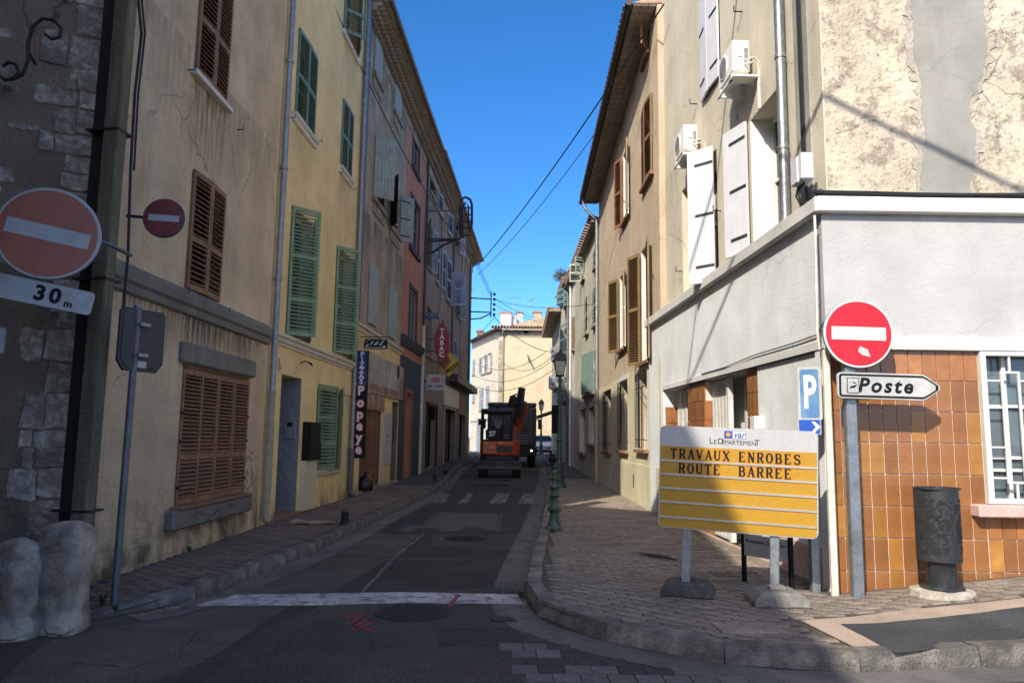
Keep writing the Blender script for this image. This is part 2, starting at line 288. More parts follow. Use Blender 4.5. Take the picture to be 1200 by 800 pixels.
# ------------------------------------------------------------------ object helpers
def tag(o, label=None, cat=None, group=None, kind=None):
    if label: o['label'] = label
    if cat: o['category'] = cat
    if group: o['group'] = group
    if kind: o['kind'] = kind
    return o
def empty(name, loc=(0, 0, 0), rz=0, label=None, cat=None, group=None):
    o = bpy.data.objects.new(name, None); COL.objects.link(o); o.location = loc; o.rotation_euler = (0, 0, rz); o.empty_display_size = .1
    return tag(o, label, cat, group)
def link_mesh(name, me, parent=None, loc=None, rot=None):
    o = bpy.data.objects.new(name, me); COL.objects.link(o)
    if parent: o.parent = parent
    if loc is not None: o.location = loc
    if rot is not None: o.rotation_euler = rot
    return o
class MB:
    def __init__(s): s.v = []; s.f = []
    def add(s, vs, fs):
        b = len(s.v); s.v += [tuple(v) for v in vs]; s.f += [tuple(b+i for i in f) for f in fs]; return s
    def box(s, x0, x1, y0, y1, z0, z1, mtx=None):
        vs = [Vector(p) for p in ((x0,y0,z0),(x1,y0,z0),(x1,y1,z0),(x0,y1,z0),(x0,y0,z1),(x1,y0,z1),(x1,y1,z1),(x0,y1,z1))]
        if mtx: vs = [mtx@v for v in vs]
        return s.add(vs, [(0,3,2,1),(4,5,6,7),(0,1,5,4),(1,2,6,5),(2,3,7,6),(3,0,4,7)])
    def cbox(s, c, d, rot=(0,0,0)):
        from mathutils import Euler
        m = Matrix.Translation(Vector(c)) @ Euler(rot).to_matrix().to_4x4()
        return s.box(-d[0]/2, d[0]/2, -d[1]/2, d[1]/2, -d[2]/2, d[2]/2, m)
    def tube(s, pts, r, n=8, cap=True):
        pts = [Vector(p) for p in pts]; rs = r if isinstance(r, (list, tuple)) else [r]*len(pts)
        rings = []; up = None
        for i, p in enumerate(pts):
            t = (pts[min(i+1, len(pts)-1)] - pts[max(i-1, 0)]).normalized()
            if up is None: up = Vector((0, 0, 1)) if abs(t.z) < .9 else Vector((1, 0, 0))
            a = t.cross(up)
            if a.length < 1e-4: a = t.cross(Vector((0, 1, 0)))
            a.normalize(); b = t.cross(a); up = -b if b.dot(up) < 0 else b
            rings.append([p + a*math.cos(2*math.pi*k/n)*rs[i] + b*math.sin(2*math.pi*k/n)*rs[i] for k in range(n)])
        vs = [v for rg in rings for v in rg]; fs = []
        for i in range(len(pts)-1):
            for k in range(n):
                k2 = (k+1) % n; fs.append((i*n+k, i*n+k2, (i+1)*n+k2, (i+1)*n+k))
        if cap: fs.append(tuple(range(n))[::-1]); fs.append(tuple((len(pts)-1)*n+k for k in range(n)))
        return s.add(vs, fs)
    def lathe(s, prof, c=(0, 0, 0), n=20, sx=1, sy=1):
        vs = []; fs = []
        for (r, z) in prof:
            for k in range(n):
                a = 2*math.pi*k/n; vs.append((c[0]+r*math.cos(a)*sx, c[1]+r*math.sin(a)*sy, c[2]+z))
        for i in range(len(prof)-1):
            for k in range(n): k2 = (k+1) % n; fs.append((i*n+k, i*n+k2, (i+1)*n+k2, (i+1)*n+k))
        fs.append(tuple(range(n))[::-1]); fs.append(tuple((len(prof)-1)*n+k for k in range(n)))
        return s.add(vs, fs)
    def prism(s, poly, a0, a1, axis='y', mtx=None):
        """poly in the plane across axis, extruded a0..a1"""
        n = len(poly)
        def P(p, a): return {'y': (p[0], a, p[1]), 'x': (a, p[0], p[1]), 'z': (p[0], p[1], a)}[axis]
        vs = [Vector(P(p, a0)) for p in poly] + [Vector(P(p, a1)) for p in poly]
        if mtx: vs = [mtx@v for v in vs]
        fs = [tuple(range(n)), tuple(range(n, 2*n))[::-1]] + [(i, i+n, (i+1) % n+n, (i+1) % n) for i in range(n)]
        return s.add(vs, fs)
    def mesh(s, name, m, bevel=0.0, smooth=False, seg=1):
        me = bpy.data.meshes.new(name); me.from_pydata(s.v, [], s.f); me.materials.append(M[m] if isinstance(m, str) else m)
        bm = bmesh.new(); bm.from_mesh(me); bmesh.ops.recalc_face_normals(bm, faces=bm.faces)
        if bevel: bmesh.ops.bevel(bm, geom=[e for e in bm.edges if e.calc_face_angle(0) > .5], offset=bevel, segments=seg, affect='EDGES', profile=.7)
        if smooth:
            for f in bm.faces: f.smooth = True
            for e in bm.edges:
                if e.calc_face_angle(0) > R(38): e.smooth = False
        bm.to_mesh(me); bm.free(); return me
    def obj(s, name, m, parent=None, loc=None, rot=None, **k): return link_mesh(name, s.mesh(name, m, **k), parent, loc, rot)
def box(x0, x1, y0, y1, z0, z1): return MB().box(x0, x1, y0, y1, z0, z1)
def tube(p, r, n=8): return MB().tube(p, r, n)
def rrect(w, h, r, n=5, cx=0, cz=0):
    out = []
    for (sx, sz, a0) in ((1, 1, 0), (-1, 1, 90), (-1, -1, 180), (1, -1, 270)):
        for k in range(n+1):
            a = R(a0+90*k/n); out.append((cx+sx*(w/2-r)+r*math.cos(a), cz+sz*(h/2-r)+r*math.sin(a)))
    return out
def circ(r, n=40, cx=0, cz=0): return [(cx+r*math.cos(2*math.pi*k/n), cz+r*math.sin(2*math.pi*k/n)) for k in range(n)]
def text(parent, s, size, x, z, y, m, shear=0, rot=(R(90), 0, 0), sx=1.0, off=0.0, name='lettering', ext=.0006, align='CENTER', bold=0.0, spacing=1.0):
    c = bpy.data.curves.new('t', 'FONT'); c.body = s; c.size = size; c.align_x = align; c.align_y = 'CENTER'; c.extrude = ext; c.shear = shear; c.offset = bold; c.resolution_u = 3; c.space_character = spacing
    t = bpy.data.objects.new('t', c); COL.objects.link(t)
    me = bpy.data.meshes.new_from_object(t); bpy.data.objects.remove(t); me.name = name
    me.materials.clear(); me.materials.append(M[m])
    o = link_mesh(name, me, parent, (x, y, z), rot); o.scale = (sx, 1, 1); return o
# block capitals with slab serifs, drawn as strokes in a 0.7 x 1 cell
SER = {'T': [((0,1),(.7,1),.10),((.35,0),(.35,1),.15),((.2,0),(.5,0),.07),((0,1),(0,.8),.07),((.7,1),(.7,.8),.07)],
 'R': [((.12,0),(.12,1),.15),((0,0),(.26,0),.07),((0,1),(.45,1),.08),((.45,1),(.6,.86),.13),((.6,.86),(.6,.64),.14),((.6,.64),(.45,.5),.13),((.12,.5),(.45,.5),.08),((.38,.5),(.62,0),.14),((.55,0),(.75,0),.07)],
 'A': [((.06,0),(.35,1),.09),((.35,1),(.64,0),.15),((.18,.35),(.52,.35),.08),((-.04,0),(.18,0),.07),((.52,0),(.76,0),.07)],
 'V': [((.06,1),(.35,0),.15),((.35,0),(.64,1),.09),((-.04,1),(.18,1),.07),((.52,1),(.76,1),.07)],
 'U': [((.1,1),(.1,.22),.15),((.1,.22),(.24,.03),.12),((.24,.03),(.46,.03),.1),((.46,.03),(.6,.22),.1),((.6,.22),(.6,1),.09),((0,1),(.22,1),.07),((.5,1),(.72,1),.07)],
 'X': [((.06,1),(.64,0),.15),((.06,0),(.64,1),.09),((-.04,1),(.2,1),.07),((.5,1),(.74,1),.07),((-.04,0),(.2,0),.07),((.5,0),(.74,0),.07)],
 'E': [((.12,0),(.12,1),.15),((0,0),(.62,0),.08),((0,1),(.6,1),.08),((.12,.52),(.42,.52),.08),((.62,0),(.62,.2),.07),((.6,1),(.6,.82),.07),((.42,.42),(.42,.62),.06)],
 'N': [((.1,0),(.1,1),.09),((.1,1),(.62,0),.16),((.62,0),(.62,1),.09),((-.02,0),(.22,0),.07),((-.02,1),(.12,1),.07),((.5,1),(.74,1),.07)],
 'O': [((.06,.32),(.06,.68),.15),((.06,.68),(.22,.97),.12),((.22,.97),(.48,.97),.09),((.48,.97),(.64,.68),.12),((.64,.68),(.64,.32),.15),((.64,.32),(.48,.03),.12),((.48,.03),(.22,.03),.09),((.22,.03),(.06,.32),.12)],
 'B': [((.12,0),(.12,1),.15),((0,1),(.44,1),.08),((0,0),(.46,0),.08),((.12,.52),(.46,.52),.08),((.44,1),(.57,.86),.12),((.57,.86),(.57,.68),.14),((.57,.68),(.46,.53),.12),((.46,.53),(.62,.38),.12),((.62,.38),(.62,.16),.14),((.62,.16),(.46,0),.12)],
 'S': [((.6,.82),(.46,.98),.1),((.46,.98),(.22,.98),.09),((.22,.98),(.08,.82),.12),((.08,.82),(.12,.62),.14),((.12,.62),(.56,.4),.15),((.56,.4),(.62,.2),.14),((.62,.2),(.46,.02),.12),((.46,.02),(.2,.02),.09),((.2,.02),(.06,.2),.1),((.6,.98),(.6,.74),.06),((.06,.02),(.06,.26),.06)]}
def serif_word(parent, s, x, z, y, h, m, adv=.93):
    k = 0
    for ch in s:
        if ch == ' ': k += 1; continue
        mb = MB()
        for i, (a, b, t) in enumerate(SER[ch]):
            a = Vector((a[0]*.90*h, 0, a[1]*h)); b = Vector((b[0]*.90*h, 0, b[1]*h)); d = (b-a).normalized(); nrm = Vector((-d.z, 0, d.x))*t*h*.74
            a -= d*t*h*.25; b += d*t*h*.25; e = -.0005-.00005*i
            mb.add([a+nrm+Vector((0,e,0)), b+nrm+Vector((0,e,0)), b-nrm+Vector((0,e,0)), a-nrm+Vector((0,e,0))], [(0,1,2,3)])
        mb.obj('letter', m, parent, (x+k*adv*h, y, z)); k += 1
def copy_tree(o, parent=None):
    c = o.copy(); COL.objects.link(c); c.parent = parent
    for ch in list(o.children): copy_tree(ch, c)
    return c
def refine(me, cuts=2, fine=0):
    bm = bmesh.new(); bm.from_mesh(me); bmesh.ops.subdivide_edges(bm, edges=bm.edges[:], cuts=cuts, use_grid_fill=True); bm.to_mesh(me); bm.free()
def wobble(me, amp, sc, seed=0):
    for v in me.vertices:
        n = noise.noise_vector(v.co*sc+Vector((seed, seed*1.7, 3)))
        v.co += n*amp

# ------------------------------------------------------------------ facades
class Facade:
    """vertical wall plane. Seen from outside, local x runs left to right, local y goes into the building, z up."""
    def __init__(s, P0, P1):
        s.P0 = Vector((P0[0], P0[1], 0)); s.P1 = Vector((P1[0], P1[1], 0)); d = s.P1-s.P0; s.L = d.length
        s.u = d.normalized(); s.inn = Vector((-s.u.y, s.u.x, 0)); s.rz = math.atan2(s.u.y, s.u.x)
    def uz(s, px, py, y=0.0):
        d = ray(px, py); o = s.P0+s.inn*y; t = (o-CP).dot(s.inn)/d.dot(s.inn); p = CP+d*t
        return (p-s.P0).dot(s.u), p.z
    def w(s, u, y, z): return s.P0+s.u*u+s.inn*y+Vector((0, 0, z))
    def loc(s, p): p = Vector(p)-s.P0; return Vector((p.dot(s.u), p.dot(s.inn), p.z))
    def rect(s, xa, yt, yb, xb, y=0.0):
        ua, zt = s.uz(xa, yt, y); ub, zb = s.uz(xa, yb, y); u1 = (ua+ub)/2; zm = (zt+zb)/2
        py = (yt+yb)/2
        for _ in range(6):
            u2, _z = s.uz(xb, py, y); py = proj(s.w(u2, y, zm))[1]
        return (min(u1, u2), max(u1, u2), zb, zt)

def wall_mesh(L, zb, zt, depth, holes, hd=0.28):
    """closed box with rectangular openings in its front; each opening has reveals hd deep and a back"""
    mb = MB(); us = sorted({0, L, *[h[0] for h in holes], *[h[1] for h in holes]}); zs = sorted({zb, zt, *[h[2] for h in holes], *[h[3] for h in holes]})
    us = [u for u in us if 0 <= u <= L]; zs = [z for z in zs if zb <= z <= zt]
    idx = {}
    def V(u, y, z):
        k = (round(u, 4), round(y, 4), round(z, 4))
        if k not in idx: idx[k] = len(mb.v); mb.v.append((u, y, z))
        return idx[k]
    for i in range(len(us)-1):
        for j in range(len(zs)-1):
            cu = (us[i]+us[i+1])/2; cz = (zs[j]+zs[j+1])/2
            h = next((h for h in holes if h[0] < cu < h[1] and h[2] < cz < h[3]), None)
            if h is None: mb.f.append((V(us[i], 0, zs[j]), V(us[i+1], 0, zs[j]), V(us[i+1], 0, zs[j+1]), V(us[i], 0, zs[j+1])))
    for h in holes:
        a, b, c, d = max(0, h[0]), min(L, h[1]), h[2], min(zt, h[3]); e = h[4] if len(h) > 4 else hd
        uu = [u for u in us if a <= u <= b]; zz = [z for z in zs if c <= z <= d]
        for k in range(len(uu)-1):
            mb.f.append((V(uu[k], 0, c), V(uu[k], e, c), V(uu[k+1], e, c), V(uu[k+1], 0, c)))
            mb.f.append((V(uu[k], 0, d), V(uu[k+1], 0, d), V(uu[k+1], e, d), V(uu[k], e, d)))
        for k in range(len(zz)-1):
            mb.f.append((V(a, 0, zz[k]), V(a, 0, zz[k+1]), V(a, e, zz[k+1]), V(a, e, zz[k])))
            mb.f.append((V(b, 0, zz[k]), V(b, e, zz[k]), V(b, e, zz[k+1]), V(b, 0, zz[k+1])))
        mb.f.append(tuple(V(u, e, c) for u in uu) + tuple(V(u, e, d) for u in uu[::-1]))
    fr = [V(u, 0, zt) for u in us]; fb = [V(u, 0, zb) for u in us]
    bt = (V(L, depth, zt), V(0, depth, zt)); bb = (V(L, depth, zb), V(0, depth, zb))
    mb.f.append(tuple(fr)+bt); mb.f.append(tuple(fb[::-1])+(bb[1], bb[0])); mb.f.append((bb[1], bb[0], bt[0], bt[1]))
    mb.f.append(tuple(V(0, 0, z) for z in zs)+(bt[1], bb[1])); mb.f.append(tuple(V(L, 0, z) for z in zs[::-1])+(bb[0], bt[0]))
    return mb
SLATS = {}
def slat_mesh(w, m, th=.035):
    k = (round(w, 3), m, th)
    if k not in SLATS:
        mt = Matrix.Rotation(R(38), 4, 'X'); SLATS[k] = MB().box(-w/2, w/2, -th*.62, th*.62, -.004, .004, mt).mesh('slat', m)
    return SLATS[k]
def louvre(p, x, z, w, h, ang, m, y=-.03, rails=(0, .5, 1), pieces=True, gap=.045, stile=.05, side=1, y_tilt=0, name='shutter', lab=None):
    """louvred leaf hinged at x, running side*x when closed; ang opens it towards the street"""
    s = side; fr = MB(); t = .016
    def bx(a, b, c, d): fr.box(min(s*a, s*b), max(s*a, s*b), -t, t, c, d)
    me = bmesh.new()
    bx(0, stile, 0, h); bx(w-stile, w, 0, h)
    rz = [r*(h-.07) for r in rails]
    for k, r in enumerate(rz): bx(stile, w-stile, r+(0), r+.07)
    me.free()
    o = fr.obj(name, m, p, (x, y, z), (0, 0, -s*R(ang)))
    if lab: o['label'] = lab
    sm = slat_mesh(w-2*stile+.01, m, gap*.9)
    if pieces:
        for k in range(len(rz)-1):
            a, b = rz[k]+.07, rz[k+1]; n = max(2, int((b-a)/gap))
            for i in range(n): link_mesh('slat', sm, o, (s*w/2, 0, a+(i+.5)*(b-a)/n))
    else:
        mb = MB()
        for k in range(len(rz)-1):
            a, b = rz[k]+.07, rz[k+1]; n = max(2, int((b-a)/(gap*1.25)))
            for i in range(n):
                zc = a+(i+.5)*(b-a)/n; mt = Matrix.Translation((s*w/2, 0, zc)) @ Matrix.Rotation(R(38), 4, 'X')
                mb.box(-w/2+stile, w/2-stile, -gap*.55, gap*.55, -.004, .004, mt)
        q = mb.obj('slats', m, o); q['kind'] = 'stuff'
    return o
def boards(p, x, z, w, h, ang, m, y=-.03, side=1, n=6, strap='black_iron', name='shutter', straps=True, lab=None, pieces=False):
    s = side; bw = w/n
    o = MB().box(min(0, s*w), max(0, s*w), -.005, .012, 0, h).obj(name, m, p, (x, y, z), (0, 0, -s*R(ang)))
    if lab: o['label'] = lab
    if pieces:
        bm = MB().box(-bw/2+.004, bw/2-.004, -.012, -.0055, .003, h-.003).mesh('board', m, bevel=.003)
        for i in range(n): link_mesh('board', bm, o, (s*(i+.5)*bw, -.004, 0))
    else:
        mb = MB()
        for i in range(n): mb.box(min(s*i*bw, s*(i+1)*bw)+.004, max(s*i*bw, s*(i+1)*bw)-.004, -.017, -.0055, .003, h-.003)
        q = mb.obj('boards', m, o); q['kind'] = 'stuff'
    if ang > 90:
        mb = MB()
        for i in range(n): mb.box(min(s*i*bw, s*(i+1)*bw)+.004, max(s*i*bw, s*(i+1)*bw)-.004, .0125, .024, .003, h-.003)
        q = mb.obj('boards', m, o); q['kind'] = 'stuff'
        for zz in (.12, .5, .88): MB().box(min(0, s*w*.7), max(0, s*w*.7), .0245, .031, h*zz-.02, h*zz+.02).obj('hinge_strap', strap, o)
    elif straps:
        for zz in (.12, .5, .88): MB().box(min(s*.0, s*w*.7), max(s*.0, s*w*.7), -.024, -.0175, h*zz-.02, h*zz+.02).obj('hinge_strap', strap, o)
    return o
def window(p, r, fm='window_white', depth=.2, glass='glass', bars=1, rails=1, arch=False):
    u0, u1, z0, z1 = r; w = u1-u0; h = z1-z0; mb = MB(); f = .05
    mb.box(u0, u0+f, depth-.02, depth+.03, z0, z1); mb.box(u1-f, u1, depth-.02, depth+.03, z0, z1)
    mb.box(u0+f, u1-f, depth-.02, depth+.03, z0, z0+f); mb.box(u0+f, u1-f, depth-.02, depth+.03, z1-f, z1)
    for k in range(bars): c = u0+w*(k+1)/(bars+1); mb.box(c-.035, c+.035, depth-.03, depth+.028, z0+f, z1-f)
    for k in range(rails): c = z0+h*(k+1)/(rails+1); mb.box(u0+f, u1-f, depth-.012, depth+.02, c-.015, c+.015)
    o = mb.obj('window', fm, p)
    for k in range(bars+1):
        a = u0+w*k/(bars+1); b = u0+w*(k+1)/(bars+1)
        box(a+.02, b-.02, depth+.021, depth+.026, z0+.02, z1-.02).obj('pane', glass, o)
    return o
def sill(p, r, m='stone_sill', t=.09, out=.08, ov=.08, name='sill', drop=0.0):
    u0, u1, z0, z1 = r; return box(u0-ov, u1+ov, -out, .1, z0-t-.003-drop, z0-.003).obj(name, m, p, bevel=.008)
def surround(p, r, m, w=.12, out=.03, sides='ltr', name='window_surround', bottom=False):
    u0, u1, z0, z1 = r; mb = MB()
    poly_o = (u0-w, u1+w, z0-(w if bottom else 0), z1+w)
    # ring as one piece
    a, b, c, d = poly_o; i0, i1, j0, j1 = u0, u1, z0, z1
    for y in (-out,): pass
    vs = []; fs = []
    if bottom: outer = [(a,c),(b,c),(b,d),(a,d)]; inner = [(i0,j0),(i1,j0),(i1,j1),(i0,j1)]; closed = True
    else: outer = [(a,c),(a,d),(b,d),(b,c)]; inner = [(i0,j0),(i0,j1),(i1,j1),(i1,j0)]; closed = False
    for y in (-out, .02):
        vs += [(x, y, z) for x, z in outer]+[(x, y, z) for x, z in inner]
    seg = 4 if closed else 3
    for k in range(seg):
        k2 = (k+1) % 4
        fs += [(k, k2, 4+k2, 4+k), (8+k, 12+k, 12+k2, 8+k2), (k, 8+k, 8+k2, k2), (4+k, 4+k2, 12+k2, 12+k)]
    if not closed: fs += [(0, 4, 12, 8), (3, 11, 15, 7)]
    mb.add(vs, fs); return mb.obj(name, m, p)
def pipe(p, pts, r, m, name='drainpipe', n=10, clips=None):
    o = tube(pts, r, n).obj(name, m, p, smooth=True)
    return o
def building(name, F, zt, depth, holes, m, label, cat='building', group=None, hd=.28, zb=-.25):
    e = empty(name, F.P0, F.rz, label, cat, group)
    print(name, round(F.L,2), [tuple(round(v, 2) for v in q) for q in holes]); w = wall_mesh(F.L, zb, zt, depth, holes, hd).obj('wall', m, e)
    return e

# ------------------------------------------------------------------ ground
def sheet(name, xs, ys, zf, m, parent=None, kind='structure', clip=None):
    vs = [(x, y, zf(x, y)) for y in ys for x in xs]; n = len(xs); fs = []
    for j in range(len(ys)-1):
        for i in range(n-1): fs.append((j*n+i, j*n+i+1, (j+1)*n+i+1, (j+1)*n+i))
    me = bpy.data.meshes.new(name); me.from_pydata(vs, [], fs); me.materials.append(M[m])
    o = link_mesh(name, me, parent)
    if kind: o['kind'] = kind
    return o
def fr(a, b, n): return [a+(b-a)*k/n for k in range(n+1)]
ground = sheet('ground', [-400, -60, -20, 20, 60, 400], [-200, -60, -20, 18, 22, 26, 30, 34, 38, 42, 46, 70, 120, 500, 900], lambda x, y: gz(x, y)-.03, 'asphalt')
road = sheet('road', fr(-9, 9, 24), fr(-4, 74, 104), lambda x, y: gz(x, y), 'asphalt')
def drape(name, poly, zf, m, dz, parent, n=14):
    x0 = min(p[0] for p in poly); x1 = max(p[0] for p in poly); y0 = min(p[1] for p in poly); y1 = max(p[1] for p in poly)
    bm = bmesh.new(); f = bm.faces.new([bm.verts.new((x, y, 0)) for x, y in poly])
    for k in range(1, n):
        bmesh.ops.bisect_plane(bm, geom=bm.verts[:]+bm.edges[:]+bm.faces[:], plane_co=(x0+(x1-x0)*k/n, 0, 0), plane_no=(1, 0, 0))
        bmesh.ops.bisect_plane(bm, geom=bm.verts[:]+bm.edges[:]+bm.faces[:], plane_co=(0, y0+(y1-y0)*k/n, 0), plane_no=(0, 1, 0))
    for v in bm.verts: v.co.z = zf(v.co.x, v.co.y)+dz
    bmesh.ops.recalc_face_normals(bm, faces=bm.faces)
    me = bpy.data.meshes.new(name); bm.to_mesh(me); bm.free(); me.materials.append(M[m]); return link_mesh(name, me, parent)
def strip(name, poly, m, dz, parent=road, sub=1, kind=None, thick=0):
    """flat sheet on the road from world xy polygon"""
    if max(p[1] for p in poly) > 17: return drape(name, poly, gz, m, dz, parent, 20)
    vs = [(x, y, gz(x, y)+dz) for x, y in poly]
    me = bpy.data.meshes.new(name); me.from_pydata(vs, [], [tuple(range(len(vs)))]); me.materials.append(M[m]); o = link_mesh(name, me, parent)
    if kind: o['kind'] = kind
    return o
def G(px, py, z=0):
    p = ong(px, py, z)
    for _ in range(6): p = ong(px, py, z+gz(p.x, p.y)) if z == 0 else p
    return (p.x, p.y)
def Gp(px, py):
    p = ong(px, py, .13)
    for _ in range(12): p = ong(px, py, pzr(p.x, p.y))
    return (p.x, p.y)
def ragged(poly, step=.25, amp=.02, seed=1):
    rnd = random.Random(seed); out = []
    for i, a in enumerate(poly):
        b = poly[(i+1) % len(poly)]; L = math.dist(a, b); n = max(1, int(L/step))
        for k in range(n):
            t = k/n; j = 0 if k == 0 else amp; out.append((a[0]+(b[0]-a[0])*t+rnd.uniform(-j, j), a[1]+(b[1]-a[1])*t+rnd.uniform(-j, j)))
    return out
# kerb lines (foot of the kerb on the road)
KR = [(2.05, 55), (1.95, 46), (1.75, 36), (1.42, 28), (1.05, 22), (.80, 17.5), (.50, 12.5), (.25, 9.2)] + [G(*q) for q in ((613.6, 700), (621, 714), (642, 731), (696, 748), (750, 761), (849, 778), (916, 785), (1009, 788), (1097, 784), (1200, 778))]
KR += [(6.5, 5.75), (9, 6.0)]
KL = [(-4.2, 5.85), G(150, 722), G(187, 715), G(255, 695), G(300, 675), G(365, 650), G(450, 607), G(515, 575), (-2.25, 33), (-2.0, 41), (-2.1, 50), (-2.6, 58)]
KL[0] = (-4.3, 6.15)
def lerp_line(line, y):
    pts = sorted([(p[1], p[0]) for p in line])
    for a, b in zip(pts, pts[1:]):
        if a[0] <= y <= b[0]: t = (y-a[0])/max(1e-6, b[0]-a[0]); return a[1]+(b[1]-a[1])*t
    return pts[0][1] if y < pts[0][0] else pts[-1][1]
KRs = [p for p in KR if p[1] > 7.0]
KLs = KL
def kerb_near_y(x):
    pts = sorted([p for p in KR if p[1] <= 7.3])
    for a, b in zip(pts, pts[1:]):
        if a[0] <= x <= b[0]: t = (x-a[0])/max(1e-6, b[0]-a[0]); return a[1]+(b[1]-a[1])*t
    return pts[-1][1]
def pzr(x, y): return .125 + gz(x, y) + .105*max(0, x-2.95)*smooth(5.4, 7.0, y)*(1-smooth(7.6, 9, y))
def pzl(x, y): return .125*smooth(6.2, 7.6, y)*smooth(-5.2, -3.4, x) + .02 + gz(x, y) - .02*smooth(6.2, 7.6, y)
FL = [(-4.05, 7.05), (-3.98, 12.1), (-3.80, 17.7), (-3.55, 23.7), (-3.37, 27.6), (-2.55, 46)]
FR = [(3.1, 7.3), (2.85, 15.3), (2.85, 24.4), (2.78, 36), (2.75, 41), (2.8, 55)]
# pavements: base slabs
def pave_base(name, rows, zf, m):
    vs = []; fs = []; n = 8
    for (xa, xb, y) in rows: vs += [(xa+(xb-xa)*k/n, y, 0) for k in range(n+1)]
    vs = [(x, y, zf(x, y)-.012) for x, y, _ in vs]
    for j in range(len(rows)-1):
        for k in range(n): a = j*(n+1)+k; fs.append((a, a+1, a+n+2, a+n+1))
    me = bpy.data.meshes.new(name); me.from_pydata(vs, [], fs); me.materials.append(M[m]); o = link_mesh(name, me); o['kind'] = 'structure'; return o
rows = [(lerp_line(KRs, y)+.1, lerp_line(FR, y)+.4, y) for y in [7.25, 8, 9, 10, 11, 12.5, 15, 17.5, 20, 22, 24, 26, 28, 30, 33, 36, 39, 42, 46, 50, 55]]
pav_r = pave_base('pavement', rows, pzr, 'mortar')
vs = []; fs = []; xs = [lerp_line(KRs, 7.25)+.1] + [.3, .5, .8, 1.1, 1.5, 2.0, 2.5, 3.0, 3.5, 4, 5, 6, 7, 9]; nn = 6
for x in xs:
    y0 = kerb_near_y(x)+.1 if x > .2 else 7.2
    for k in range(nn+1): y = y0+(7.25-y0)*k/nn if x < 3.05 else y0+(8.0-y0)*k/nn; vs.append((x, y, pzr(x, y)-.012))
for i in range(len(xs)-1):
    for k in range(nn): a = i*(nn+1)+k; fs.append((a, a+1, a+nn+2, a+nn+1))
me = bpy.data.meshes.new('pavement_corner'); me.from_pydata(vs, [], fs); me.materials.append(M['mortar']); pav_c = link_mesh('pavement_corner', me, pav_r)
rows = [(lerp_line(FL, y)-.4 if y > 7.1 else -5.2, lerp_line(KLs, y)-.1, y) for y in [6.3, 6.6, 7.0, 7.4, 8, 9, 10.5, 12.1, 14, 16, 17.7, 20, 22, 23.7, 25.5, 27.6, 30, 33, 36, 39, 42, 46, 50, 56]]
pav_l = pave_base('pavement_left', rows, pzl, 'mortar'); pav_l.name = 'pavement'
# kerb stones
def kerb(line, zf, side, parent, length=.95, w=.16, top=.125):
    pts = [Vector((p[0], p[1], 0)) for p in line]; seg = []; rnd = random.Random(5)
    # resample
    out = [pts[0]]; acc = 0
    dense = []
    for a, b in zip(pts, pts[1:]):
        n = max(1, int((b-a).length/.05))
        dense += [a+(b-a)*k/n for k in range(n)]
    dense.append(pts[-1]); L = rnd.uniform(.85, 1.05)*length
    for a, b in zip(dense, dense[1:]):
        acc += (b-a).length
        if acc >= L: out.append(b); acc = 0; L = rnd.uniform(.85, 1.05)*length
    for a, b in zip(out, out[1:]):
        d = (b-a).normalized(); nrm = Vector((-d.y, d.x, 0))*side; g = d*.006
        a2, b2 = a+g, b-g; dz = rnd.uniform(-.004, .004)
        sub = 3; vs = []
        for k in range(sub+1):
            p = a2+(b2-a2)*k/sub
            for (o, z, isb) in ((0, -.05, 1), (-.0, .4, 0), (.022, 1.0, 0), (w, 1.0, 0), (w, -.05, 1)):
                q = p+nrm*o; zt = zf(q.x, q.y); base = gz(q.x, q.y)
                zz = base-.06 if isb else (base+(zt-base)*z+(.006 if z == 1 else 0)+dz)
                jx = nrm*rnd.uniform(-.004, .004) if not isb else Vector((0, 0, 0))
                vs.append((q.x+jx.x-a.x, q.y+jx.y-a.y, zz))
        fs = []
        for k in range(sub):
            for j in range(4): fs.append((k*5+j, k*5+j+1, (k+1)*5+j+1, (k+1)*5+j))
        fs += [(0, 1, 2, 3, 4), tuple(sub*5+j for j in range(4, -1, -1))]
        mb = MB(); mb.add(vs, fs); mb.obj('kerb_stone', 'kerb_granite', parent, (a.x, a.y, 0), bevel=0)
kerb(KR, pzr, 1, pav_r); kerb(KL, pzl, 1, pav_l)
# gutter channels along both kerbs
def channel(line, w, side, m, parent, off=0.0):
    pts = [Vector((p[0], p[1], 0)) for p in line]; vs = []; fs = []
    for i, p in enumerate(pts):
        d = (pts[min(i+1, len(pts)-1)]-pts[max(0, i-1)]).normalized(); n = Vector((-d.y, d.x, 0))*side
        a = p-n*.0; b = p-n*w; vs += [(a.x, a.y, gz(a.x, a.y)+.003), (b.x, b.y, gz(b.x, b.y)+.0045)]
    for i in range(len(pts)-1): fs.append((2*i, 2*i+1, 2*i+3, 2*i+2))
    me = bpy.data.meshes.new('gutter_channel'); me.from_pydata(vs, [], fs); me.materials.append(M[m]); return link_mesh('gutter_channel', me, parent)
channel(KR, .34, 1, 'gutter_concrete', road); channel(KL[1:], .30, 1, 'gutter_concrete', road)
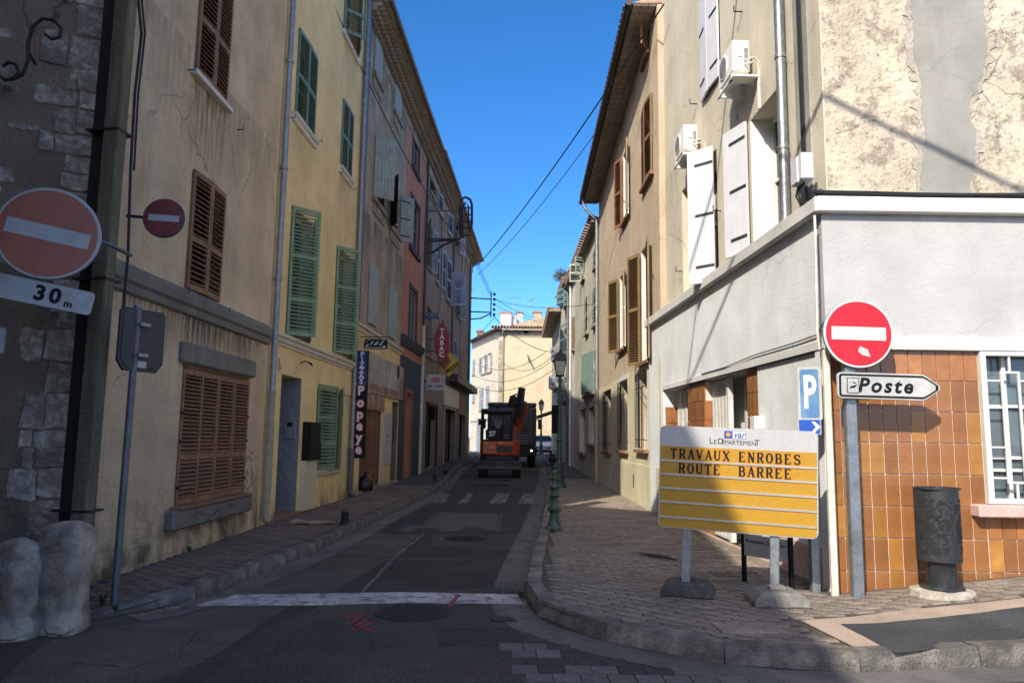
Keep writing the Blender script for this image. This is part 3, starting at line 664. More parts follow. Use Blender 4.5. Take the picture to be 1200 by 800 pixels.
# paving bricks: the nearest ones separate, the rest joined
BR = {}
def brick_mesh(m, k, lx=.19, ly=.092):
    if (m, k) not in BR:
        rnd = random.Random(k*7+3); mb = MB(); j = lambda: rnd.uniform(-.003, .003)
        mb.add([(-lx/2+j(), -ly/2+j(), 0), (lx/2+j(), -ly/2+j(), 0), (lx/2+j(), ly/2+j(), 0), (-lx/2+j(), ly/2+j(), 0)]+[(-lx/2-.001, -ly/2-.001, -.03), (lx/2+.001, -ly/2-.001, -.03), (lx/2+.001, ly/2+.001, -.03), (-lx/2-.001, ly/2+.001, -.03)],
               [(0,1,2,3),(0,4,5,1),(1,5,6,2),(2,6,7,3),(3,7,4,0),(4,7,6,5)])
        BR[(m, k)] = mb.mesh('paving_brick', m)
    return BR[(m, k)]
def lay_bricks(parent, inside, zf, m, x0, x1, y0, y1, near, skip=lambda x, y: False, bx=.2, by=.1, rows_along_x=True):
    rnd = random.Random(11); spots = []; j = 0; y = y0
    while y < y1:
        x = x0+(bx/2 if j % 2 else 0)
        while x < x1:
            if inside(x, y) and inside(x-bx*.5, y) and inside(x+bx*.5, y) and not skip(x, y): spots.append((x, y))
            x += bx
        y += by; j += 1
    spots.sort(key=lambda p: p[0]**2+p[1]**2)
    for i, (x, y) in enumerate(spots[:near]):
        z = zf(x, y)+rnd.uniform(-.002, .002); sx = math.atan((zf(x+.08, y)-zf(x-.08, y))/.16); sy = math.atan((zf(x, y+.05)-zf(x, y-.05))/.1); o = link_mesh('paving_brick', brick_mesh(m, i % 6), parent, (x, y, z), (sy+R(rnd.uniform(-.5, .5)), -sx+R(rnd.uniform(-.4, .4)), R(rnd.uniform(-1, 1))))
    vs = []; fs = []
    for (x, y) in spots[near:]:
        z = rnd.uniform(-.003, .003); a = .096; b = .046; n = len(vs); cz = [zf(x-a, y-b)+z, zf(x+a, y-b)+z, zf(x+a, y+b)+z, zf(x-a, y+b)+z]
        vs += [(x-a, y-b, cz[0]), (x+a, y-b, cz[1]), (x+a, y+b, cz[2]), (x-a, y+b, cz[3]), (x-a, y-b, cz[0]-.016), (x+a, y-b, cz[1]-.016), (x+a, y+b, cz[2]-.016), (x-a, y+b, cz[3]-.016)]
        fs += [(n, n+1, n+2, n+3), (n, n+4, n+5, n+1), (n+1, n+5, n+6, n+2), (n+2, n+6, n+7, n+3), (n+3, n+7, n+4, n)]
    me = bpy.data.meshes.new('paving_bricks'); me.from_pydata(vs, [], fs); me.materials.append(M[m]); o = link_mesh('paving_bricks', me, parent); o['kind'] = 'stuff'
PB = Facade((3.1, 7.3), (3.1, 7.3+1)) 
def in_right(x, y):
    if y > 7.2: return lerp_line(KRs, y)+.17 < x < lerp_line(FR, y)-.0
    return x > .2 and y > kerb_near_y(x)+.18
# pink concrete band and dark asphalt panel on the sunny corner
panel = [G(988, 731, .14), G(1200, 711, .19), (6.8, 7.05), (7.2, 5.9), G(1200, 752, .14), G(1046, 764, .13)]
band = [(2.45, 5.33), (2.62, 6.3), (3.1, 6.85), (4.0, 7.0), (9, 7.02), (9, 6.19), (6.5, 5.93), (3.67, 5.56), (2.98, 5.46)]
def inpoly(x, y, P):
    c = False
    for i in range(len(P)):
        a, b = P[i], P[i-1]
        if (a[1] > y) != (b[1] > y) and x < (b[0]-a[0])*(y-a[1])/(b[1]-a[1])+a[0]: c = not c
    return c
panel = [Gp(985, 731), Gp(1200, 712), Gp(1260, 706), Gp(1260, 744), Gp(1200, 748), Gp(1050, 765)]
band = [Gp(938, 726), Gp(1040, 716), Gp(1200, 702), Gp(1300, 694), (9, 6.9), (9, 6.2), (6.5, 5.95), (3.67, 5.58), (2.98, 5.48), (2.45, 5.36)]
def skip_r(x, y): return any(inpoly(x+a, y+b, band) for a in (-.09, .09) for b in (-.04, .04))
lay_bricks(pav_r, in_right, pzr, 'paving_brick', .2, 7.5, 5.2, 26, 300, skip_r)
drape('concrete_band', band, pzr, 'pink_concrete', -.002, pav_r)
drape('asphalt_panel', ragged(panel, .2, .008), pzr, 'asphalt_corner', .003, pav_r)
def in_left(x, y): return (lerp_line(FL, y)-.05 < x if y > 7.1 else x > -3.9) and x < lerp_line(KLs, y)-.17
lay_bricks(pav_l, in_left, pzl, 'paving_brick_red', -4.2, -1.8, 6.75, 22, 260)
sheet('pavement_asphalt', [-3.8, -3.2, -2.6], [22, 23], pzl, 'mortar', pav_l, None)
# road surface: patches, joints, markings
def poly_px(*q): return [G(*a) for a in q]
strip('asphalt_patch', ragged(poly_px((0, 800), (170, 800), (420, 705), (570, 690), (700, 577), (470, 580), (330, 660), (190, 722), (60, 750)), .5, .03), 'asphalt_light', .0010)
strip('asphalt_patch', ragged(poly_px((250, 800), (380, 703), (590, 688), (628, 630), (590, 627), (495, 623), (455, 655), (395, 690), (330, 715), (200, 800)), .4, .02, 3), 'asphalt_dark', .0020)
strip('asphalt_patch', ragged(poly_px((300, 742), (380, 709), (610, 706), (690, 752), (740, 800), (240, 800)), .4, .02, 4), 'asphalt', .0030)
strip('asphalt_patch', ragged(poly_px((505, 640), (600, 644), (622, 560), (560, 553), (510, 600)), .6, .03, 5), 'asphalt', .0032)
strip('road_joint', ragged(poly_px((420, 698), (424, 698), (462, 655), (500, 624), (497, 624), (457, 655)), .2, .02, 6), 'gutter_concrete', .0060)
strip('road_joint', ragged(poly_px((460, 654), (600, 656), (600, 657.3), (460, 655.6)), .3, .006, 7), 'asphalt_light', .0061)
strip('stop_line', ragged(poly_px((229, 710), (275, 697), (470, 694), (612, 697), (612, 708), (470, 707), (350, 710)), .12, .014, 8), 'road_paint', .0064)
# granite channel drain cover beside the line
for (a, b) in (((568, 688), (588, 689)), ((591, 689), (610, 690))):
    strip('drain_grate', [G(*a), G(*b), G(b[0]+.5, b[1]+6.5), G(a[0]-.5, a[1]+6.5)], 'cast_iron', .009)
strip('drain_grate', poly_px((573, 722), (600, 723), (606, 729), (578, 729)), 'cast_iron', .009)
strip('asphalt_patch', ragged(poly_px((510, 735), (600, 735), (618, 750), (600, 758), (515, 758)), .2, .02, 12), 'asphalt_dark', .0042)
def manhole(px, py, r, m='cast_iron', nx=9):
    x, y = G(px, py); z = gz(x, y)
    o = MB().lathe([(r, -.01), (r, .007), (r*.93, .007), (r*.92, .004), (r*.90, .004), (r*.89, .007), (.01, .007)], n=40).obj('manhole_cover', m, road, (x, y, z+.002))
    mb = MB()
    for i in range(-nx, nx+1):
        for j in range(-nx, nx+1):
            a = i*r*.86/nx; b = j*r*.86/nx
            if math.hypot(a, b) < r*.83 and (i+j) % 2 == 0: mb.box(a-.4*r/nx, a+.4*r/nx, b-.4*r/nx, b+.4*r/nx, .0071, .010)
    q = mb.obj('cover_studs', m, o); q['kind'] = 'stuff'; return o
manhole(483, 718, .33); manhole(546, 631, .33, 'near_black'); manhole(585, 568, .3, 'near_black'); manhole(590, 563, .3, 'near_black')
# red survey marks sprayed on the road
def spray(pts, w, seed):
    pp = [Vector((*G(*p), 0)) for p in pts]; rnd = random.Random(seed); L = []; Rr = []
    dense = []
    for a, b in zip(pp, pp[1:]):
        n = max(2, int((b-a).length/.03)); dense += [a+(b-a)*k/n for k in range(n)]
    dense.append(pp[-1])
    for i, p in enumerate(dense):
        d = (dense[min(i+1, len(dense)-1)]-dense[max(0, i-1)]).normalized(); n = Vector((-d.y, d.x, 0)); ww = w*rnd.uniform(.6, 1.2)/2
        L.append(p+n*ww); Rr.append(p-n*ww)
    vs = [(v.x, v.y, .0068) for v in L]+[(v.x, v.y, .0068) for v in Rr]; n = len(L)
    me = bpy.data.meshes.new('spray_mark'); me.from_pydata(vs, [], [(i, i+1, n+i+1, n+i) for i in range(n-1)]); me.materials.append(M['red_spray']); link_mesh('spray_mark', me, road)
spray([(392, 722), (420, 719), (446, 719)], .03, 1); spray([(406, 724), (424, 720), (412, 731), (428, 727), (414, 737), (436, 730)], .05, 2); spray([(410, 740), (424, 735), (436, 740)], .045, 3); spray([(525, 712), (538, 697)], .05, 4)
# paver carpet and crossing
rnd = random.Random(3)
def paver_field(P, m, dz, bx=.2, by=.1, gapf=.9, pick=lambda x, y: True, name='road_pavers', individually=0):
    x0 = min(p[0] for p in P); x1 = max(p[0] for p in P); y0 = min(p[1] for p in P); y1 = max(p[1] for p in P); vs = []; fs = []; y = y0; j = 0; c = 0
    while y < y1:
        x = x0+(bx/2 if j % 2 else 0)
        while x < x1:
            if inpoly(x, y, P) and pick(x, y):
                a = bx*gapf/2; b = by*gapf/2
                if c < individually:
                    mb = MB().box(-a, a, -b, b, -.03, 0); o = link_mesh('paver', PAVM[m], road, (x, y, gz(x, y)+dz+random.uniform(-.002, .002)))
                else:
                    z = gz(x, y)+dz+rnd.uniform(-.001, .001); n = len(vs); vs += [(x-a, y-b, z), (x+a, y-b, z), (x+a, y+b, z), (x-a, y+b, z)]; fs.append((n, n+1, n+2, n+3))
                c += 1
            x += bx
        y += by; j += 1
    if vs:
        me = bpy.data.meshes.new(name); me.from_pydata(vs, [], fs); me.materials.append(M[m]); o = link_mesh(name, me, road); o['kind'] = 'stuff'
strip('paver_bed', poly_px((440, 625), (608, 625), (628, 574), (520, 574)), 'paver_dark', .0055)
carpet = poly_px((447, 625), (606, 625), (622, 592), (500, 592))
light = lambda x, y: inpoly(x, y, CL) or (inpoly(x, y, CE) and int(x/.4) % 2 == 0)
CL = poly_px((490, 619), (580, 618), (587, 602), (512, 600)); CE = poly_px((468, 623), (582, 622), (583, 616), (475, 616))
paver_field(carpet, 'paver_dark', .008, pick=lambda x, y: not light(x, y)); paver_field(carpet, 'paver_grey', .0085, pick=light)
for k, (a, b) in enumerate(((500, 520), (536, 548), (572, 592), (607, 625))):
    mats = ('worn_paint',)*4
    strip('crossing_bar', ragged(poly_px((a, 590), (b, 590), (b+8-k*1.5, 578), (a+16-k*3, 578)), .15, .01, 20+k), mats[k], .0105)
corner_pts = poly_px((585, 754), (640, 752), (700, 774), (840, 789), (930, 800), (800, 830), (640, 830))
PAVM = {m: MB().add([(-.085,-.085,0),(.085,-.085,0),(.085,.085,0),(-.085,.085,0),(-.087,-.087,-.02),(.087,-.087,-.02),(.087,.087,-.02),(-.087,.087,-.02)], [(0,1,2,3),(0,4,5,1),(1,5,6,2),(2,6,7,3),(3,7,4,0)]).mesh('paver', m) for m in ('paver_grey', 'paver_dark')}
chk = lambda x, y: ((math.floor((x*.8+y*.6)/.42)+math.floor((y*.8-x*.6)/.36)) % 2 == 0)
paver_field(corner_pts, 'paver_grey', .010, .18, .18, pick=chk, individually=150); paver_field(corner_pts, 'paver_dark', .009, .18, .18, pick=lambda x, y: not chk(x, y), individually=150)
# plates set in the right pavement
def plate(px, py, w, d, m='cover_plate', rz=0.0, pav=pav_r):
    x, y = G(px, py, .125); z = pzr(x, y)
    o = MB().box(-w/2, w/2, -d/2, d/2, -.01, .006).obj('access_cover', m, pav, (x, y, z+.002), (0, 0, rz), bevel=.003)
    mb = MB(); n = 12
    for i in range(n):
        for j in range(8): mb.box(-w/2+w*(i+.2)/n, -w/2+w*(i+.8)/n, -d/2+d*(j+.25)/8, -d/2+d*(j+.75)/8, .0061, .009)
    q = mb.obj('cover_studs', m, o); q['kind'] = 'stuff'; MB().lathe([(.05, 0), (.05, .004), (.035, .004)], n=16).obj('lock_ring', m, o, (0, 0, .006)); return o
plate(878, 736, .50, .30); plate(862, 673, .5, .3, 'paving_brick', .1)
for k in range(6):
    x, y = G(752+k*7, 650+k*.8, .125); a = MB().box(-.045, .045, -.25, .25, 0, .002).obj('painted_bar', 'worn_paint', pav_r, (x, y, pzr(x, y)+.005), (0, 0, R(12)))

# ------------------------------------------------------------------ LEFT ROW
# stone corner building with rubble render and quoins
F0 = Facade((-9.3, 4.92), (-4.02, 7.05))
b0 = building('stone_building', F0, 12.6, 7, [], 'rubble_render', 'dark rubble walled corner building with rough grey quoins behind the red disc sign', hd=.1)
rnd = random.Random(4)
z = .1
while z < 7.4:
    h = rnd.uniform(.16, .34); big = rnd.random() < .55; w = rnd.uniform(.42, .62) if big else rnd.uniform(.24, .36)
    x1 = F0.L+.015; x = x1
    while x > x1-w+.05:
        ww = min(rnd.uniform(.2, .42), x-(x1-w)+.02); mb = MB(); j = lambda a=.018: rnd.uniform(-a, a)
        n = 5; poly = [(x-ww+j(), z+j()), (x-ww*.5, z-.004+j(.01)), (x-.01, z+j()), (x-.008, z+h-.012+j()), (x-ww*.5, z+h-.008+j(.012)), (x-ww+j(), z+h-.012+j())]
        o = mb.prism(poly, -rnd.uniform(.006, .028), .05).obj('stone', 'quoin_stone', b0, bevel=.009); refine(o.data, 2); wobble(o.data, .014, 9, z+x); wobble(o.data, .010, 26, z+x); x -= ww+.008
    z += h
for k in range(90):   # stones showing through the render
    u = rnd.uniform(3.2, F0.L-.65); zz = rnd.uniform(.2, 6.8); w = rnd.uniform(.12, .34); h = rnd.uniform(.07, .16)
    sg = lambda v: math.copysign(abs(v)**.55, v); a = [(u+w/2*sg(math.cos(t))*rnd.uniform(.8, 1.05), zz+h/2*sg(math.sin(t))*rnd.uniform(.8, 1.08)) for t in [2*math.pi*(i+.5)/10+rnd.uniform(-.12, .12) for i in range(10)]]
    MB().prism(a, -.008, .03).obj('stone', 'quoin_stone', b0, bevel=.004)
box(-.0, F0.L+.3, -.45, 7, 12.6, 12.8).obj('roof', 'roof_tile', b0)

# beige building
F1 = Facade((-3.98, 12.1), (-4.02, 7.05)); 
F1 = Facade(FL[0], FL[1])
# seen from the street, left row facades run from near (left) to far (right)
r_top = F1.rect(233, -78, 90, 268); r_mid = F1.rect(221, 194, 339, 259); r_gr = F1.rect(209, 429, 592, 287)
b1 = building('beige_house', F1, 12.8, 8, [(*r_top, .25), (*r_mid, .25), (*r_gr, .25)], 'beige_render', 'rough beige rendered house with brown louvred shutters left of the yellow house')
for r in (r_top, r_mid):
    window(b1, r, 'window_brown'); w = (r[1]-r[0])/2; h = r[3]-r[2]
    louvre(b1, r[0], r[2], w-.004, h, 3, 'brown_shutter', -.02, rails=(0, .42, 1), gap=.062); louvre(b1, r[1], r[2], w-.004, h, 3, 'brown_shutter', -.02, rails=(0, .42, 1), gap=.062, side=-1)
sill(b1, r_top, 'white_sill', .07, .09, .1)
window(b1, r_gr, 'window_brown'); w = (r_gr[1]-r_gr[0])/4; h = r_gr[3]-r_gr[2]
for k in range(4):
    louvre(b1, r_gr[0]+k*w+.003, r_gr[2]+.01, w-.006, h-.02, (1.5, 0, 0, 1.5)[k], 'brown_shutter', .0 if k in (1, 2) else -.004, rails=(0, .34, 1), gap=.048)
MB().box(r_gr[0]-.02, r_gr[1]+.02, .0, .045, r_gr[3]-.0, r_gr[3]+.05).obj('window_head', 'brown_shutter', b1)
box(r_gr[0]-.14, r_gr[1]+.16, -.06, .05, r_gr[3]+.055, r_gr[3]+.31).obj('lintel', 'plinth_stone', b1, bevel=.02)
box(r_gr[0]-.22, r_gr[1]+.14, -.12, .05, r_gr[2]-.27, r_gr[2]-.035).obj('sill', 'plinth_stone', b1, bevel=.025)
n = 14; L = r_gr[1]-r_gr[0]+.2
for k in range(n): box(0, L/n-.008, -.14, .04, 0, .032).obj('sill_tile', 'terracotta_sill', b1, (r_gr[0]-.1+k*L/n, 0, r_gr[2]-.034), bevel=.004)
zc = F1.uz(150, 345)[1]; zd = F1.uz(150, 310)[1]; print('string', zc, zd)
MB().prism([(-.02, zc), (-.05, zc+.02), (-.05, zc+.10), (-.085, zc+.13), (-.085, zd-.08), (-.03, zd), (.05, zd), (.05, zc)], 0, F1.L, 'x').obj('string_course', 'plinth_stone', b1)
box(.02, F1.L-.16, -.022, .05, -.2, .34).obj('plinth', 'beige_render', b1, bevel=.01)
box(-.4, F1.L, -.5, 8, 12.8, 13.0).obj('roof', 'roof_tile', b1)
for px, py in ((220, 82), (278, 152), (213, 343), (262, 365)):
    u, z = F1.uz(px, py); tube([(u, 0, z), (u, -.09, z), (u, -.09, z+.06)], .008, 6).obj('shutter_hook', 'black_iron', b1)
for z in (r_gr[2]+.2, r_gr[2]+.75, r_gr[2]+1.1):
    for u in (r_gr[0]+.02, r_gr[1]-.02): box(u-.03, u+.03, -.045, -.012, z, z+.035).obj('hinge', 'black_iron', b1)
# downpipe between beige and yellow house
def dp(F, pts, r, m, y=-.08, name='drainpipe', par=None, lab=None, cat='drainpipe', n=10):
    P = [F.w(*(lambda q: (q[0], y, q[1]))(F.uz(px, py, y))) for px, py in pts]
    e = empty(name, (P[-1].x, P[-1].y, 0), 0, lab, cat); off = Vector((P[-1].x, P[-1].y, 0)); P = [p-off for p in P]; tube(P, r, n).obj('pipe', m, e, smooth=True)
    L = 0
    for a, b in zip(P, P[1:]):
        d = (b-a); k = int(d.length/1.6)
        for i in range(k):
            c = a+d*(i+.5)/max(1, k); nn = d.normalized()*.025; tube([c-nn, c+nn], r*1.18, n).obj('collar', m, e, smooth=True)
    return e, off
u, _z = F1.uz(324, 350, -.08)
e = empty('drainpipe', F1.w(u, 0, 0), F1.rz, 'grey zinc drainpipe with beige cast foot between the beige and yellow houses', 'drainpipe')
zb = F1.uz(320, 460, -.08)[1]
tube([(0, -.09, 12.6), (0, -.09, zb)], .052, 12).obj('pipe', 'zinc', e, smooth=True)
tube([(0, -.09, zb+.02), (0, -.09, .30), (0, -.10, .2), (0, -.17, .16)], .06, 12).obj('cast_foot', 'beige_pipe', e, smooth=True)
for z in (1.0, zb, 4.1, 6.0, 7.9, 9.8): tube([(0, -.09, z-.03), (0, -.09, z+.03)], .068, 12).obj('collar', 'zinc' if z > zb else 'beige_pipe', e, smooth=True)

# yellow house
F2 = Facade(FL[1], FL[2])
ra = F2.rect(347.5, 28, 137, 369); rb = F2.rect(400, 112, 197, 412); rc = F2.rect(338, 236, 392, 364); rd = F2.rect(392, 284, 413, 412)
re = F2.rect(404, -62, 40, 420); rg = F2.rect(370, 449, 551, 398); rdoor = F2.rect(326, 437, 602, 350)
rc = (rc[0], rc[1], rc[2], rc[3]); wn_ = (ra[1]-ra[0])
rf = (ra[0]+.05, ra[1], ra[2]+3.0, ra[3]+3.0)
b2 = building('yellow_house', F2, 12.8, 8, [(*ra, .25), (*rb, .25), (*rc, .25), (*rd, .25), (*re, .25), (*rg, .25), (rdoor[0], rdoor[1], .16, rdoor[3], .45)], 'yellow_render', 'yellow rendered house with green shutters between the beige house and the pizza shop')
for r in (ra, rb):
    window(b2, r, 'window_white'); w = (r[1]-r[0])/2; h = r[3]-r[2]
    for s, x in ((1, r[0]), (-1, r[1])): louvre(b2, x, r[2], w-.004, h, 2, 'teal_shutter', -.02, rails=(0, .48, 1), gap=.06, side=s)
    MB().prism([(-.02, r[2]-.17), (-.05, r[2]-.15), (-.05, r[2]-.09), (-.09, r[2]-.06), (-.09, r[2]-.01), (.1, r[2]-.003), (.1, r[2]-.17)], r[0]-.12, r[1]+.12, 'x').obj('sill', 'white_sill', b2)
for r in (rc, rd, re):
    window(b2, r, 'window_white')
    w = .56; h = r[3]-r[2]
    m = 'green_shutter' if r is not re else 'teal_shutter'
    louvre(b2, r[0], r[2]-.02, w, h, 45, m, -.02, rails=(0, .27, .62, 1), gap=.062, side=1); louvre(b2, r[1], r[2]-.02, w, h, 20, m, -.02, rails=(0, .27, .62, 1), gap=.062, side=-1, pieces=False)
sill(b2, re, 'white_sill', .12, .07, .1)
window(b2, rg, 'window_white'); w = (rg[1]-rg[0])/2; h = rg[3]-rg[2]
louvre(b2, rg[0], rg[2], w-.01, h, 9, 'green_shutter', -.03, rails=(0, .30, .62, 1), gap=.062, side=1); louvre(b2, rg[1], rg[2], w*.92, h, 16, 'green_shutter', -.03, rails=(0, .30, .62, 1), gap=.062, side=-1)
MB().prism([(-.03, rg[2]-.13), (-.06, rg[2]-.1), (-.06, rg[2]-.06), (-.10, rg[2]-.04), (-.10, rg[2]-.005), (.1, rg[2]-.003), (.1, rg[2]-.13)], rg[0]-.12, rg[1]+.14, 'x').obj('sill', 'white_sill', b2)
# cornice over the ground floor
zt = F2.uz(326, 390)[1]; zz = zt-.20
MB().prism([(.03, zz), (-.03, zz), (-.04, zz+.04), (-.075, zz+.06), (-.08, zz+.11), (-.12, zz+.14), (-.12, zz+.19), (.03, zz+.205)], .12, F2.L-.02, 'x').obj('cornice', 'white_sill', b2)
u0, z0 = F2.uz(374, 456); u1, z1 = F2.uz(413, 423); zq = F2.uz(374, 423)[1]
box(u0, u1, -.035, .03, z0, zq).obj('sign_panel', 'yellow_render', b2, bevel=.006)
# door recess: painted reveals, grey inner door, step
d0, d1, _a, d3 = rdoor; 
box(d0+.01, d1-.02, .40, .44, .17, d3-.01).obj('door', 'window_grey', b2); box(d1-.018, d1-.002, .0, .40, .17, d3-.002).obj('jamb', 'zinc', b2)
box(d0, d1, -.05, .40, -.2, .163).obj('step', 'terracotta_sill', b2, bevel=.01)
def frame_box(F, pa, pb, out, m, name, par, y0=.0):   # px corners (left,top) (right,bottom)
    u0, zt = F.uz(*pa); u1 = F.uz(pb[0], (pa[1]+pb[1])/2)[0]; zb = F.uz(pa[0], pb[1])[1]; return box(min(u0, u1), max(u0, u1), -out, y0+.02, min(zb, zt), max(zb, zt)).obj(name, m, par, bevel=.004)
# things on the yellow wall
u, z = F2.uz(354, 505)
e = empty('intercom', F2.w(d1-.2, .2, z-.1), F2.rz, 'small steel intercom panel on the grey door reveal of the yellow house', 'intercom')
z_i = F2.uz(352, 514)[1]
e.location = F2.w(d1-.018, .16, z_i); 
box(-.05, .0, -.10, .10, 0, .36).obj('housing', 'zinc', e, bevel=.006); box(-.056, -.0505, -.05, .05, .22, .30).obj('screen', 'sign_black', e); box(-.055, -.0505, -.04, .04, .05, .13).obj('keypad', 'aluminium', e)
u, zt_ = F2.uz(355, 494); _, zb_ = F2.uz(355, 539); u2 = F2.uz(371, 516)[0]
e = empty('mailboxes', F2.w(u, 0, zb_), F2.rz, 'black double mailbox with grey door mounted on yellow wall by the door', 'mailbox')
h = zt_-zb_; w = u2-u
box(0, w*.68, -.16, 0, 0, h).obj('box', 'sign_black', e, bevel=.008); box(w*.7, w, -.10, 0, h*.5, h*.97).obj('side_box', 'zinc_dark', e, bevel=.006); box(w*.7, w, -.10, 0, 0, h*.46).obj('side_box', 'sign_black', e, bevel=.006)
for zz in (.3, .7): box(.05, w*.6, -.166, -.1605, h*zz, h*zz+.02).obj('slot', 'dark_interior', e)
u, zt_ = F2.uz(352, 539); u2 = F2.uz(365, 570)[0]
e = empty('meter_cabinet', F2.w(u, 0, 0), F2.rz, 'cream meter cabinet standing below the mailboxes on the yellow wall', 'cabinet')
box(0, u2-u, -.09, 0, .14, zt_-.01).obj('body', 'cream_plinth', e, bevel=.006); box(.03, u2-u-.03, -.097, -.0905, zt_*.5, zt_-.06).obj('door', 'cream_plinth', e, bevel=.003)
u, zt_ = F2.uz(317, 495); u2 = F2.uz(323, 540)[0]
box(max(.14, u+.02), max(.14, u+.02)+.17, -.004, .01, F2.uz(319, 590)[1], zt_).obj('green_stripe', 'green_shutter', b2)
box(-0, F2.L, -.5, 8, 12.8, 13.0).obj('roof', 'roof_tile', b2)
for (pu, pz) in ((341, 138), (372, 166), (398, 203), (414, 222)):
    u, z = F2.uz(pu, pz); tube([(u, 0, z), (u, -.08, z), (u, -.08, z+.06)], .007, 6).obj('shutter_hook', 'black_iron', b2)
u, z = F2.uz(352, 425); tube([(u, 0, z), (u-.04, -.1, z+.03), (u+.1, -.18, z), (u+.3, -.14, z-.03), (u+.34, -.05, z+.04)], .012, 6).obj('lamp_bracket', 'black_iron', b2)
u, z = F2.uz(325, 424); tube([(u, -.03, z+.06), (u+.03, -.03, z-.1), (u+.06, -.03, z-.14), (u+.1, -.03, z-.05)], .01, 6).obj('wall_cable', 'beige_pipe', b2)
# twin pipes between yellow house and pizza shop
u, _z = F2.uz(418, 400, -.08)
e = empty('drainpipe', F2.w(F2.L-.03, 0, 0), F2.rz, 'pair of grey downpipes between the yellow house and the pizza shop', 'drainpipe')
tube([(0, -.09, 12.6), (0, -.09, 3.85)], .055, 12).obj('pipe', 'zinc', e, smooth=True); tube([(.22, -.08, 12.6), (.22, -.08, 4.3)], .05, 12).obj('pipe', 'zinc_dark', e, smooth=True)
tube([(0, -.10, 3.9), (0, -.10, 1.2)], .052, 12).obj('pipe', 'zinc', e, smooth=True)
tube([(-.0, -.10, 1.25), (0, -.10, .28), (.02, -.12, .19), (.1, -.18, .16)], .07, 12).obj('cast_foot', 'zinc_dark', e, smooth=True)
for z in (2.2, 3.8, 5.5, 7.2, 9, 10.8): tube([(0, -.09, z-.03), (0, -.09, z+.03)], .066, 12).obj('collar', 'zinc', e, smooth=True)

# pizza shop house
F3 = Facade(FL[2], FL[3])
q1 = F3.rect(438.5, 29, 86, 447); q2 = F3.rect(462, 84, 130, 469.5); q3 = F3.rect(438, 156, 232, 451); q4 = F3.rect(457, 217, 264, 468); q5 = F3.rect(431, 307, 378, 442); q6 = F3.rect(454.5, 333, 394, 464)
door = F3.rect(421, 477, 572, 446); door = (max(.25, door[0]), door[1], .2, door[3]); op = F3.rect(458, 470, 563, 467.5); op = (op[0], op[1], .18, op[3])
b3 = building('pizza_shop_house', F3, 12.4, 8, [(*q, .25) for q in (q1, q2, q3, q4, q5, q6)]+[(*door, .3), (*op, .4)], 'grey_render', 'stained grey beige house with pale green shutters above the pizza shop front')
for q in (q1, q2, q5, q6):
    window(b3, q); w = (q[1]-q[0])/2
    for s, x in ((1, q[0]), (-1, q[1])): boards(b3, x, q[2], w-.004, q[3]-q[2], 3, 'pale_shutter', -.02, s, 5, straps=False)
window(b3, q3); boards(b3, q3[0], q3[2], .62, q3[3]-q3[2], 48, 'pale_shutter', -.02, 1, 6, straps=False); boards(b3, q3[1], q3[2], .5, q3[3]-q3[2], 12, 'pale_shutter', -.02, -1, 6, straps=False)
MB().box(q4[0], q4[1], .2, .24, q4[2], q4[3]).obj('window', 'dark_interior', b3)
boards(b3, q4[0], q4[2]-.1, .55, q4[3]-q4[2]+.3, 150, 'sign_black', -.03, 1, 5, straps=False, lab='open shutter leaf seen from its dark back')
boards(b3, q4[1], q4[2]-.1, .5, q4[3]-q4[2]+.3, 135, 'pale_shutter', -.03, -1, 6, straps=False)
for q in (q1, q2, q3, q4):
    sill(b3, q, 'stone_sill', .13, .1, .1); box(q[0]-.04, q[1]+.04, -.045, .02, q[2]-.42, q[2]-.14).obj('apron', 'stone_sill', b3, bevel=.01)
zl = F3.uz(420, 380)[1]
MB().prism([(.03, zl-.16), (-.04, zl-.16), (-.06, zl-.08), (-.13, zl-.05), (-.13, zl), (.03, zl+.01)], 0, F3.L, 'x').obj('ledge', 'white_sill', b3)
# yellow shopfront surface, banner, awning box, bamboo door
u0 = .0; mb = wall_mesh(F3.L, -.2, zl-.17, .01, [(*door, .005), (*op, .005)])
mb2 = MB()
for (a, b, c, d) in ((0, door[0]-.0, -.2, zl-.165), (door[0], door[1], door[3], zl-.165), (door[1], op[0], -.2, zl-.165), (op[0], op[1], op[3], zl-.165), (op[1], F3.L, -.2, zl-.165)):
    box(a+.001, b-.001, -.012, .01, c, d).obj('shopfront_render', 'yellow_render', b3)
zt_ = F3.uz(430, 411)[1]; zb_ = F3.uz(430, 459)[1]; ua = F3.uz(430, 435)[0]; ub = F3.uz(450.5, 440)[0]; uc = F3.uz(470.5, 440)[0]
e3 = empty('banner', F3.w(ua, -.02, zb_), F3.rz, 'faded printed pizza shop banner stretched over the shop door', 'banner')
for (x0, x1, m) in ((0, (ub-ua)*.98, 'banner'), ((ub-ua), uc-ua, 'banner')):
    o = box(x0, x1, -.05, -.02, 0, zt_-zb_).obj('cloth', m, e3, bevel=.004)
box(.05, uc-ua-.05, -.053, -.0505, .04, .24).obj('print', 'banner_red', e3)
text(e3, 'SPEC.AL\nPIZZAS', .30, (ub-ua)*.45, (zt_-zb_)*.56, -.0515, 'sign_white_old', sx=1.1)
for k in range(3): box(.2, ub-ua-.3, -.0525, -.0508, .42+k*.1, .44+k*.1).obj('print_line', 'sign_white_old', e3)
MB().prism(circ(.22, 18, uc-ua-.9, zt_-zb_-.2), -.054, -.0505).obj('print', 'hair', e3); MB().prism(circ(.3, 18, uc-ua-.35, .5), -.054, -.0505).obj('print', 'banner_red', e3)
box(door[0]-.02, door[1]+.05, -.06, .0, door[3]-.02, zb_-.03).obj('fanlight_panel', 'banner_red', b3, bevel=.005)
